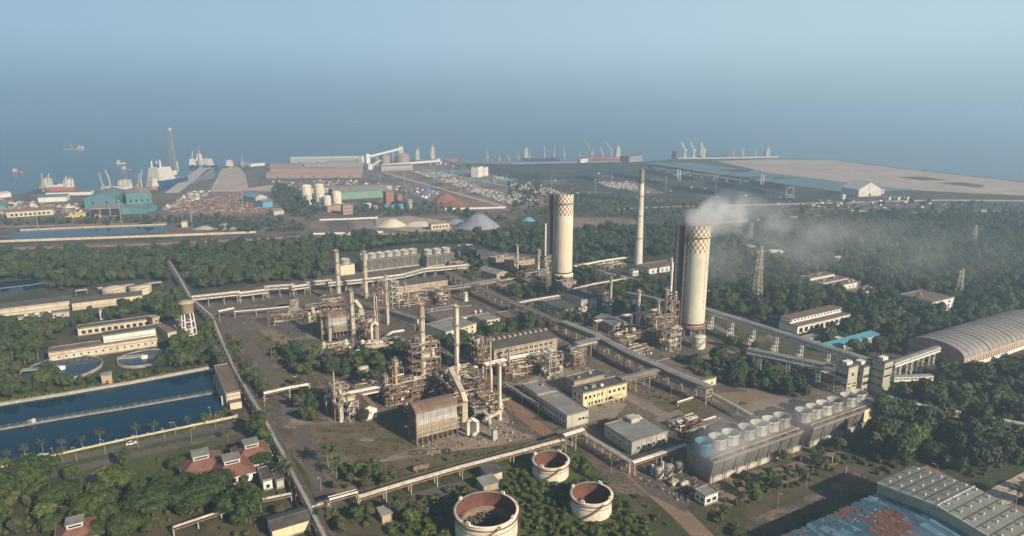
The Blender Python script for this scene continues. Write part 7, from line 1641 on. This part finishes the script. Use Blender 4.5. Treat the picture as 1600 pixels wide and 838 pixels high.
# scattered forest
FOR = [('belt', [(-60,402),(200,397),(420,386),(500,378),(700,372),(860,367),(1000,361),(1060,357),(1060,402),(1010,402),(960,413),(900,416),(890,408),(860,412),(845,400),(790,397),(770,392),(750,383),(660,382),(560,394),(512,398),(505,438),(420,443),(300,456),(285,428),(262,440),(200,440),(110,455),(0,468),(-60,474)], 6.6, (.75, 1.15)),
       ('mid', [(895,412),(925,428),(1000,442),(1055,440),(1055,482),(1000,500),(985,485),(960,492),(958,455),(900,450)], 6.0, (.6, .95)),
       ('grove', [(-60,520),(110,509),(232,480),(262,455),(300,472),(288,505),(255,510),(250,490),(180,503),(118,512),(75,540),(66,575),(100,600),(0,628),(-60,640)], 6.0, (.75, 1.1)),
       ('basin', [(120,590),(200,590),(262,572),(300,560),(328,570),(204,594),(60,620),(0,630),(0,600)], 5.5, (.5, .8)),
       ('tower', [(258,540),(290,536),(330,512),(352,545),(366,600),(352,590),(327,568),(262,580)], 5.5, (.8, 1.1)),
       ('pipeline', [(338,528),(352,512),(384,555),(410,605),(452,672),(492,750),(512,830),(440,838),(428,770),(404,690),(396,640),(368,600)], 4.6, (.6, 1.05)), ('plantwood', [(452,600),(482,598),(500,640),(490,672),(462,650)], 4.6, (.7, 1.1)), ('plantwood', [(560,552),(640,548),(690,552),(690,585),(640,590),(600,600),(560,600)], 6.2, (.55, .95)), ('plantwood', [(448,545),(500,556),(560,556),(560,590),(500,600),(440,585)], 7.5, (.5, .9)), ('plantwood', [(682,525),(740,520),(760,530),(745,552),(700,552)], 5.5, (.6, 1)), ('plantwood', [(745,505),(800,505),(830,492),(862,500),(880,510),(780,530),(750,525)], 5.5, (.6, 1)), ('plantwood', [(690,405),(740,405),(770,425),(740,445),(712,440)], 7, (.6, 1)), ('plantwood', [(860,495),(935,488),(955,500),(900,512)], 6, (.6, .9)), ('plantwood', [(1120,565),(1180,575),(1270,600),(1260,625),(1180,612),(1100,600),(1075,575)], 6, (.6, 1)), ('plantwood', [(1130,745),(1290,700),(1330,720),(1240,770),(1130,812)], 7.5, (.35, .7)), ('plantwood', [(780,425),(860,430),(900,445),(860,470),(800,468)], 6, (.5, .9)),
       ('corner', [(-40,790),(60,745),(130,752),(140,780),(190,762),(270,765),(330,780),(400,770),(405,838),(-40,838)], 6.5, (.6, .95)),
       ('east', [(1108,402),(1122,376),(1200,349),(1400,341),(1760,340),(1760,520),(1600,490),(1420,533),(1400,560),(1345,562),(1240,522),(1160,498),(1105,482)], 6.8, (.75, 1.15)),
       ('under', [(1108,515),(1170,530),(1300,585),(1310,605),(1200,590),(1175,575),(1120,545)], 7.0, (.5, .85)),
       ('south', [(1398,632),(1475,588),(1520,588),(1600,552),(1780,540),(1780,860),(1640,800),(1600,770),(1530,775),(1440,728),(1412,735),(1345,708),(1375,655),(1392,645)], 6.4, (.8, 1.25)),
       ('lane', [(1330,690),(1400,720),(1365,752),(1300,745),(1280,720)], 7.0, (.5, .8)),
       ('far', [(1100,340),(1240,334),(1600,328),(1760,328),(1760,342),(1400,342),(1200,350),(1125,374)], 10, (.5, .8)),
       ('portgreen', [(430,286),(470,300),(500,335),(480,345),(445,335),(425,300)], 7, (.6, .9)), ('portgreen2', [(690,335),(712,330),(800,345),(860,352),(860,364),(800,363),(790,350)], 8, (.5, .9)), ('portgreen3', [(0,345),(130,345),(260,340),(420,344),(480,352),(480,362),(380,366),(270,352),(0,354)], 8, (.5, .8)), ('portgreen4', [(840,318),(1000,326),(1100,322),(1240,330),(1230,336),(1000,345),(880,338),(840,336)], 10, (.5, .8)), ('portgreen5', [(790,270),(850,275),(845,330),(880,335),(860,345),(800,335)], 9, (.5, .8)), ('portgreen6', [(560,320),(690,320),(700,335),(600,340),(555,338)], 8, (.5, .8)), ('portgreen7', [(820,296),(1000,312),(1000,322),(860,320)], 11, (.5, .8)), ('portgreen8', [(1240,318),(1600,318),(1600,330),(1240,332)], 14, (.4, .7))]
rest = []; near = []
for nm, poly, sp_, (lo, hi) in FOR:
    wp = [P(u, v) for u, v in poly]; xs = [p.x for p in wp]; ys = [p.y for p in wp]; ny_ = int((max(ys)-min(ys))/sp_)+1; nx_ = int((max(xs)-min(xs))/sp_)+1
    if nm == 'far' or nm.startswith('portgreen'): thin = .5
    else: thin = {'under': .5, 'lane': .55, 'belt': .93, 'pipeline': .9}.get(nm, .96)
    for j in range(ny_):
        for i in range(nx_):
            x, y = min(xs)+(i+R.random()*.85+.5*(j % 2))*sp_, min(ys)+(j+R.random()*.85)*sp_
            if R.random() > thin or not inside((x, y), wp) or occupied(x, y) or y < 60: continue
            u, v = proj((x, y, 4))
            if not (-60 < u < 1660 and v < 900): continue
            if nm not in ('corner',) and any(abs(x-a) < r and abs(y-b) < r for a, b, r in taken): continue
            kind = R.choices(['broad0', 'broad1', 'broad2', 'broad3', 'broad4', 'yellow0', 'yellow1', 'big0', 'big1', 'palm0', 'rain0', 'rain1', 'shrub2'], [3, 3.5, 3, 3.5, 2.5, .9, 2.2, 1.4, 1.2, .8, .7, .7, 1.2] if nm != 'pipeline' else [2, 1, 2, 1, 2, 1.2, 4, .2, .2, .8, 0, 0, 1])[0]
            s = R.uniform(lo*.75, hi*1.12) * {'rain0': .42, 'rain1': .42, 'shrub2': 1.8, 'palm0': 1.2}.get(kind, 1); (near if math.hypot(x, y) < 1000 else rest).append((math.hypot(x, y), x, y, kind, s, nm))
near.sort(); NI = max(0, 298 - NT[0])
FL = {'plantwood': ('tree between plant units', 'trees between the plant units'), 'corner': ('dense tree among the spreading trees by the pavilions', 'trees by the pavilions'), 'pipeline': ('olive-green tree lining the silver pipeline', 'trees along the silver pipeline'), 'south': ('dense dark tree in the forest in front of the arched store', 'trees in front of the arched store'), 'lane': ('scrubby tree beside the cooling tower and concrete frame', 'trees by the concrete frame'), 'under': ('small tree under the conveyor galleries', 'trees under the conveyors'), 'tower': ('tree standing between the water tower and the reservoir', 'trees by the water tower'), 'basin': ('small tree on the bank of the reservoir', 'trees on the reservoir bank'), 'grove': ('tree in the grove around the long cream buildings', 'trees of the cream building grove'), 'mid': ('tree in the wood between the two prilling towers', 'trees between the towers'), 'east': ('tree in the wide hazy forest beyond the conveyor', 'trees of the hazy forest'), 'belt': ('tree in the far forest belt', 'trees of the far belt')}
for d, x, y, kind, s, nm in near[:NI]: plant((x, y), kind, s, *FL.get(nm, FL['belt']))
rest += near[NI:]
KINDS = sorted(CROWNCOL)
def scatter(name, label, cat, pts, kinds):     # the uncountable rest: one object of points, instanced
    kinds = [k for k in kinds if k in CROWNCOL]; idx = {k: i for i, k in enumerate(kinds)}
    me = bpy.data.meshes.new(name); me.from_pydata([(x, y, 0) for _, x, y, k, s, _n in pts], [], [])
    a = me.attributes.new('kind_index', 'INT', 'POINT'); a.data.foreach_set('value', [idx.get(p[3], 0) for p in pts])
    a = me.attributes.new('turn', 'FLOAT', 'POINT'); a.data.foreach_set('value', [R.uniform(0, 6.28) for p in pts])
    a = me.attributes.new('size', 'FLOAT', 'POINT'); a.data.foreach_set('value', [p[4] for p in pts])
    o = put(name, me); tag(o, label, cat, None, 'stuff')
    ng = bpy.data.node_groups.new(name + '_nodes', 'GeometryNodeTree'); N = ng.nodes; L = ng.links
    ng.interface.new_socket('Geometry', in_out='INPUT', socket_type='NodeSocketGeometry'); ng.interface.new_socket('Geometry', in_out='OUTPUT', socket_type='NodeSocketGeometry')
    gi, go = N.new('NodeGroupInput'), N.new('NodeGroupOutput'); inst = N.new('GeometryNodeInstanceOnPoints'); g2 = N.new('GeometryNodeGeometryToInstance')
    for k in reversed(kinds): oi = N.new('GeometryNodeObjectInfo'); oi.transform_space = 'ORIGINAL'; oi.inputs['Object'].default_value = CROWNCOL[k]; oi.inputs['As Instance'].default_value = False; L.new(oi.outputs['Geometry'], g2.inputs[0])
    def attr(n, t): x = N.new('GeometryNodeInputNamedAttribute'); x.data_type = t; x.inputs[0].default_value = n; return x
    ki, tu, si = attr('kind_index', 'INT'), attr('turn', 'FLOAT'), attr('size', 'FLOAT'); cx = N.new('ShaderNodeCombineXYZ'); er = N.new('FunctionNodeEulerToRotation'); L.new(tu.outputs[0], cx.inputs[2]); L.new(cx.outputs[0], er.inputs[0])
    L.new(gi.outputs[0], inst.inputs['Points']); L.new(g2.outputs[0], inst.inputs['Instance']); inst.inputs['Pick Instance'].default_value = True; L.new(ki.outputs[0], inst.inputs['Instance Index'])
    L.new(er.outputs[0], inst.inputs['Rotation']); L.new(si.outputs[0], inst.inputs['Scale']); L.new(inst.outputs[0], go.inputs[0])
    md = o.modifiers.new('scatter', 'NODES'); md.node_group = ng
    return o
for k in ('broad0', 'broad1', 'broad2', 'broad3', 'broad4', 'yellow0', 'yellow1', 'big0', 'big1'):
    if k not in CROWNCOL: plant(P(700 + len(k)*7, 392), k, .8, *FL['belt'])
scatter('forest', 'continuous dark green forest receding into the haze', 'forest', rest, ['broad0', 'broad1', 'broad2', 'broad3', 'broad4', 'yellow0', 'yellow1', 'big0', 'big1', 'palm0', 'rain0', 'rain1', 'shrub2'])
# shrubs and ground cover
SCR = [([(620,790),(800,716),(905,702),(955,770),(1060,862),(600,862)], 2.6, .78, (.5, 1.25)), ([(1110,800),(1250,740),(1340,705),(1368,752),(1240,838),(1090,850)], 3.4, .6, (.4, 1.1)),
       ([(-40,741),(0,732),(104,709),(207,686),(300,666),(366,651),(350,640),(290,664),(150,693),(0,719),(-40,727)], 1.4, .9, (.55, .95)), ([(400,520),(480,450),(700,425),(1000,500),(1100,600),(1060,640),(900,640),(820,620),(640,640),(500,660),(440,640)], 6, .28, (.2, .6)), ([(0,632),(205,598),(326,575),(326,571),(205,592),(0,626)], 2.0, .8, (.4, .9)),
       ([(492,668),(560,662),(615,655),(645,700),(585,718),(510,705)], 3.2, .45, (.12, .4)), ([(250,690),(345,688),(300,735),(190,760),(120,750),(120,722)], 5, .4, (.2, .8)), ([(1120,800),(1260,715),(1330,700),(1310,725),(1230,755)], 3, .5, (.2, .7)), ([(1100,790),(1250,750),(1360,705),(1420,728),(1365,757),(1240,845),(1080,850)], 2.8, .6, (.25, .9)), ([(1400,655),(1600,665),(1640,800),(1560,775),(1440,735),(1370,705)], 3.5, .6, (.3, 1)), ([(450,700),(560,725),(640,765),(560,845),(500,838)], 3, .55, (.3, .9)), ([(396,640),(440,640),(500,760),(520,838),(440,838)], 2.8, .6, (.3, .9)), ([(0,755),(190,760),(330,775),(405,780),(410,838),(0,838)], 3.2, .6, (.3, .9)), ([(500,555),(560,545),(620,560),(560,600)], 3.5, .5, (.3, .8)), ([(600,722),(800,697),(880,690),(800,706),(600,758)], 4.0, .45, (.25, .8)), ([(395,515),(470,535),(495,556),(455,590),(400,590),(382,530)], 4.5, .5, (.3, .9)),
       ([(1090,560),(1180,560),(1290,600),(1270,620),(1110,600)], 4, .5, (.4, 1.1)), ([(700,485),(830,500),(860,520),(760,545),(690,550)], 4, .6, (.4, 1)), ([(345,520),(385,560),(440,660),(500,790),(520,838),(430,838),(398,650)], 3.6, .5, (.4, 1)),
       ([(1380,640),(1450,640),(1600,660),(1600,800),(1440,735),(1350,705)], 5, .6, (.5, 1.2)), ([(0,700),(400,640),(420,838),(0,838)], 6, .35, (.3, .8)), ([(560,560),(700,560),(690,590),(560,600)], 4, .5, (.4, .9)), ([(960,740),(1010,720),(1080,790),(1110,838),(1040,838)], 3.2, .5, (.4, .9)), ([(1000,618),(1060,612),(1110,640),(1080,658),(1040,640)], 5, .4, (.3, .6)), ([(940,690),(985,650),(1030,650),(1080,640)], 5, .4, (.3, .6))]
for k in range(3): plant(P(700+k*14, 770+k*5), 'shrub%d' % k, 1.0, ('bright green', 'mid-green', 'olive')[k] + ' low bushy shrub in the tank grass', 'shrubs in the tank grass')
sp_pts = []
for poly, spc, thin, (lo, hi) in SCR:
    wp = [P(u, v) for u, v in poly]; xs = [p.x for p in wp]; ys = [p.y for p in wp]
    for j in range(int((max(ys)-min(ys))/spc)+1):
        for i in range(int((max(xs)-min(xs))/spc)+1):
            x, y = min(xs)+(i+R.random())*spc, min(ys)+(j+R.random())*spc
            if R.random() > thin or not inside((x, y), wp) or occupied(x, y): continue
            sp_pts.append((0, x, y, R.choices(['shrub0', 'shrub1', 'shrub2'], [5, 3, 1.2])[0], R.uniform(lo, hi), ''))
scatter('undergrowth', 'thick low green scrub covering the tank bund and waste ground', 'undergrowth', sp_pts, ['shrub0', 'shrub1', 'shrub2'])
ORD = 'first second third fourth fifth sixth seventh eighth ninth tenth eleventh twelfth thirteenth fourteenth fifteenth sixteenth seventeenth eighteenth nineteenth twentieth'.split()
LM = [(u, v, P(u, v), t_) for u, v, t_ in [(67,716,'the red and white guard post'),(205,694,'the white car'),(163,757,'the brick-red kiosk'),(317,741,'the pavilion by the lawn'),(366,748,'the pavilion by the big trees'),(396,722,'the pavilion nearest the avenue'),(121,828,'the sunken brown-roofed pavilion'),(413,752,'the white-fronted lodge'),(455,822,'the yellow-walled front store'),(535,777,'the raised pipe bridge'),(600,803,'the grey hut by bushes'),(765,748,'the two little field sheds'),(760,830,'the largest rusty tank'),(860,745,'the stained open tank'),(924,800,'the clean open tank'),(657,734,'the rusty lying tank'),(354,620,'the brown-roofed pump house'),(297,531,'the water tower'),(226,562,'the clear round basin'),(97,579,'the shaded round basin'),(168,598,'the brown valve house'),(110,560,'the end of the filter house'),(200,548,'the middle of the filter house'),(180,517,'the red-windowed building'),(162,488,'the two-storey white hut'),(60,492,'the long cream warehouse'),(280,522,'the brown-roofed low store'),(480,603,'the dark flat-roofed hut'),(515,550,'the far furnace'),(568,590,'the tan conical tank'),(577,640,'the rust-roofed gabled shed'),(661,588,'the tall twin-piped column'),(714,576,'the lone grey-tan column'),(720,528,'the two-storey cream blocks'),(800,515,'the low brown-eaved block'),(870,530,'the end of the compressor house'),(890,486,'the twin grey-walled blocks'),(965,520,'the two-storey tan gable shed'),(996,515,'the dark tan column'),(1091,543,'the clean white tank'),(1105,600,'the low brown store'),(910,655,'the long grey building'),(950,640,'the yellow office block'),(1000,705,'the square grey building'),(1103,778,'the guard cabin'),(1095,745,'the blue fan stack end'),(1255,705,'the gap between the cooling towers'),(1330,680,'the white end wall of the cooling tower'),(1376,622,'the tallest transfer tower'),(1310,618,'the braced transfer tower'),(1250,560,'the long conveyor trestles'),(1180,565,'the lower conveyor end'),(1320,745,'the concrete post frame'),(1390,745,'the far corner of the ribbed hall'),(1500,760,'the ridge end of the ribbed hall'),(1580,800,'the lower edge of the ribbed hall'),(1450,641,'the first bend of the ground conveyor'),(1515,655,'the middle of the ground conveyor'),(1590,670,'the far end of the ground conveyor'),(1505,580,'the near corner of the arched store'),(1560,565,'the pink side of the arched store'),(1410,560,'the left end of the arched store'),(1280,520,'the red and white workshop'),(1335,540,'the blue-roofed shed'),(1450,490,'the white forest block'),(1320,450,'the row houses'),(1182,470,'the power pylon'),(420,625,'the pipe crossing on the road'),(432,695,'the kink in the silver pipeline'),(470,770,'the lower silver pipeline'),(380,570,'the pipeline by the pump house'),(1400,690,'the scrub beyond the cooling tower'),(1470,705,'the lamp in the clearing'),(1545,730,'the pale dirt track'),(1500,690,'the forest hollow before the track'),(1560,620,'the forest between store and conveyor'),(20,700,'the frame-side end of the reservoir hedge'),(294,670,'the avenue bend'),(60,770,'the pale flowering tree'),(240,800,'the lighter spreading tree'),(330,795,'the shaded white pipe')]]
def relabel(objs, noun):
    byl = {}
    for o in objs:
        k = min(range(len(LM)), key=lambda i: (LM[i][2].xy - o.location.xy).length); n_ = noun(o)
        byl.setdefault((k, n_), []).append(o)
    for (k, n_), L_ in byl.items():
        L_.sort(key=lambda o: (LM[k][2].xy - o.location.xy).length)
        for i, o in enumerate(L_):
            o['label'] = ('%s standing closest to %s' % (n_, LM[k][3])) if i == 0 else '%s, %s closest to %s' % (n_, ORD[i] if i < 20 else 'one of the last', LM[k][3])
TONE = {'broad0': 'mid-green tree', 'broad1': 'small dark green tree', 'broad2': 'wide green tree', 'broad3': 'tall dark green tree', 'broad4': 'narrow green tree', 'yellow0': 'yellow-green tree', 'yellow1': 'olive-brown tree', 'big0': 'big dark tree', 'big1': 'big green tree', 'palm0': 'palm', 'palm1': 'palm', 'rain0': 'wide-crowned tree', 'rain1': 'wide-crowned tree', 'shrub2': 'olive shrub'}
MK = {}
for k_, (cm_, tm_) in CR.items(): MK[cm_.name] = k_
relabel([o for o in sc.objects if o.get('group') and o.get('category') in ('tree', 'palm', 'shrub') and o.get('group') != 'shrubs in the tank grass' and o.children], lambda o: TONE.get(MK.get(o.children[0].data.name if o.children[0].data.name in MK else o.children[-1].data.name, ''), 'tree'))
relabel([o for o in sc.objects if o.get('category') == 'street lamp'], lambda o: 'slim grey street lamp')
PL = [(262,296,'the pipe-laying ship'),(500,325,'the cream tanks'),(600,325,'the brick tower'),(697,316,'the rust red heap'),(755,278,'the white tower blocks'),(629,258,'the brown silos'),(490,275,'the pink warehouses'),(165,330,'the teal warehouse'),(350,358,'the covered corridor heap'),(60,366,'the far pond'),(930,285,'the coal yard stones'),(1100,300,'the lagoon edge')]
LM = [(u, v, P(u, v), t_) for u, v, t_ in PL]
relabel([o for o in sc.objects if o.get('category') == 'mast'], lambda o: 'thin tall light mast')
# ---------------------------------------------------------------- steam, smoke, haze
def plume(name, label, p0, d, L, w0, w1, dens, scale, lift=0, seed=0, fade=1.0, gp=.8, bump=0.0):
    d = Vector(d).normalized(); an = math.atan2(d.y, d.x); b = MB(); H = 2*w1 + abs(lift)
    b.box(-w0*1.5, L, -w1*1.1, w1*1.1, -w1*1.1 + min(0, lift), w1*1.1 + max(0, lift))
    m = bpy.data.materials.new(name); m.use_nodes = True; t = m.node_tree; t.nodes.clear(); K = t.links
    def nd(ty, **k):
        n = t.nodes.new(ty)
        for a, v in k.items(): setattr(n, a, v)
        return n
    def mth(op, a, b_=None, c=None):
        n = nd('ShaderNodeMath', operation=op)
        for i, x in enumerate((a, b_, c)):
            if x is None: continue
            if isinstance(x, (int, float)): n.inputs[i].default_value = x
            else: K.new(x, n.inputs[i])
        return n.outputs[0]
    tc = nd('ShaderNodeTexCoord'); sx = nd('ShaderNodeSeparateXYZ'); K.new(tc.outputs['Object'], sx.inputs[0]); X, Y, Z = sx.outputs
    f = mth('DIVIDE', X, L); fc = mth('MAXIMUM', f, 0.0); rise = mth('ADD', mth('MULTIPLY', mth('POWER', fc, .7), lift), mth('MULTIPLY', mth('MINIMUM', mth('MULTIPLY', fc, 12.0), 1), mth('MULTIPLY', mth('MAXIMUM', mth('SUBTRACT', 1.0, mth('MULTIPLY', fc, 4.0)), 0), bump)))
    n1 = nd('ShaderNodeTexNoise'); n1.inputs['Scale'].default_value = scale*.4; n1.inputs['Detail'].default_value = 2; K.new(tc.outputs['Object'], n1.inputs['Vector'])
    wob = mth('MULTIPLY', mth('SUBTRACT', n1.outputs['Fac'], .5), mth('MULTIPLY_ADD', fc, w1*1.2, w0*.8))
    yy = mth('ADD', Y, wob); zz = mth('ADD', mth('SUBTRACT', Z, rise), wob); r = mth('SQRT', mth('ADD', mth('MULTIPLY', yy, yy), mth('MULTIPLY', zz, zz)))
    rad_ = mth('MULTIPLY_ADD', mth('POWER', fc, gp), (w1-w0)*.85, w0)
    q = mth('SUBTRACT', 1.0, mth('DIVIDE', r, rad_)); qb = mth('MINIMUM', mth('MAXIMUM', q, 0), 1)
    n2 = nd('ShaderNodeTexNoise'); n2.inputs['Scale'].default_value = scale; n2.inputs['Detail'].default_value = 5; n2.inputs['Roughness'].default_value = .6; K.new(tc.outputs['Object'], n2.inputs['Vector'])
    src = mth('MAXIMUM', mth('SUBTRACT', .5, mth('MULTIPLY', fc, 5.0)), 0)
    nz = mth('MINIMUM', mth('MAXIMUM', mth('ADD', mth('MULTIPLY', mth('SUBTRACT', n2.outputs['Fac'], .42), 3.4), src), 0), 1)
    st = mth('MINIMUM', mth('MAXIMUM', mth('MULTIPLY_ADD', X, 1/(w0*1.2), 1.0), 0), 1)
    fd = mth('MULTIPLY', mth('POWER', mth('MAXIMUM', mth('SUBTRACT', 1.0, f), 0), 1.2), mth('DIVIDE', 1.0, mth('MULTIPLY_ADD', fc, 9*fade, 1.0)))
    den = mth('MULTIPLY', mth('MULTIPLY', mth('MULTIPLY', qb, nz), mth('MULTIPLY', st, fd)), dens)
    pv = nd('ShaderNodeVolumePrincipled'); pv.inputs['Color'].default_value = (.99, .99, .99, 1); pv.inputs['Anisotropy'].default_value = 0; K.new(den, pv.inputs['Density'])
    mo = nd('ShaderNodeOutputMaterial'); K.new(pv.outputs[0], mo.inputs['Volume'])
    o = b.build(name, m, None, p0, an); tag(o, label, 'smoke', None, 'stuff'); return o
plume('smoke_plume', 'white smoke trailing from the smoking tower over the forest', T2o + Vector((0, 0, T2h + 3)), (1, .05, 0), 270, 8, 42, .75, .06, -28, fade=8, gp=.45, bump=16.0)
plume('smoke_veil', 'thin pale smoke veil hanging low over the forest beyond the smoking tower', P(1110, 400, 32), (1, .18, 0), 420, 26, 60, .012, .018, -6, fade=.1)
plume('steam', 'thin steam drifting off the cooling tower fan stacks', P(1130, 690, 18), (.87, .5, 0), 118, 11, 13, .055, .07, 2, fade=.02)
haze = MB().box(-6300, 6300, -1900, 10900, -6, 166).build('haze', None); haze.data.materials.clear()
hm = bpy.data.materials.new('sea_air'); hm.use_nodes = True; ht = hm.node_tree; ht.nodes.clear()
pv = ht.nodes.new('ShaderNodeVolumePrincipled'); pv.inputs['Color'].default_value = (*HAZE_COLOR, 1); pv.inputs['Density'].default_value = HAZE_DENSITY; pv.inputs['Anisotropy'].default_value = HAZE_G
mo = ht.nodes.new('ShaderNodeOutputMaterial'); ht.links.new(pv.outputs[0], mo.inputs['Volume']); haze.data.materials.append(hm); tag(haze, 'pale blue haze filling the air over land and sea', 'haze', None, 'stuff')
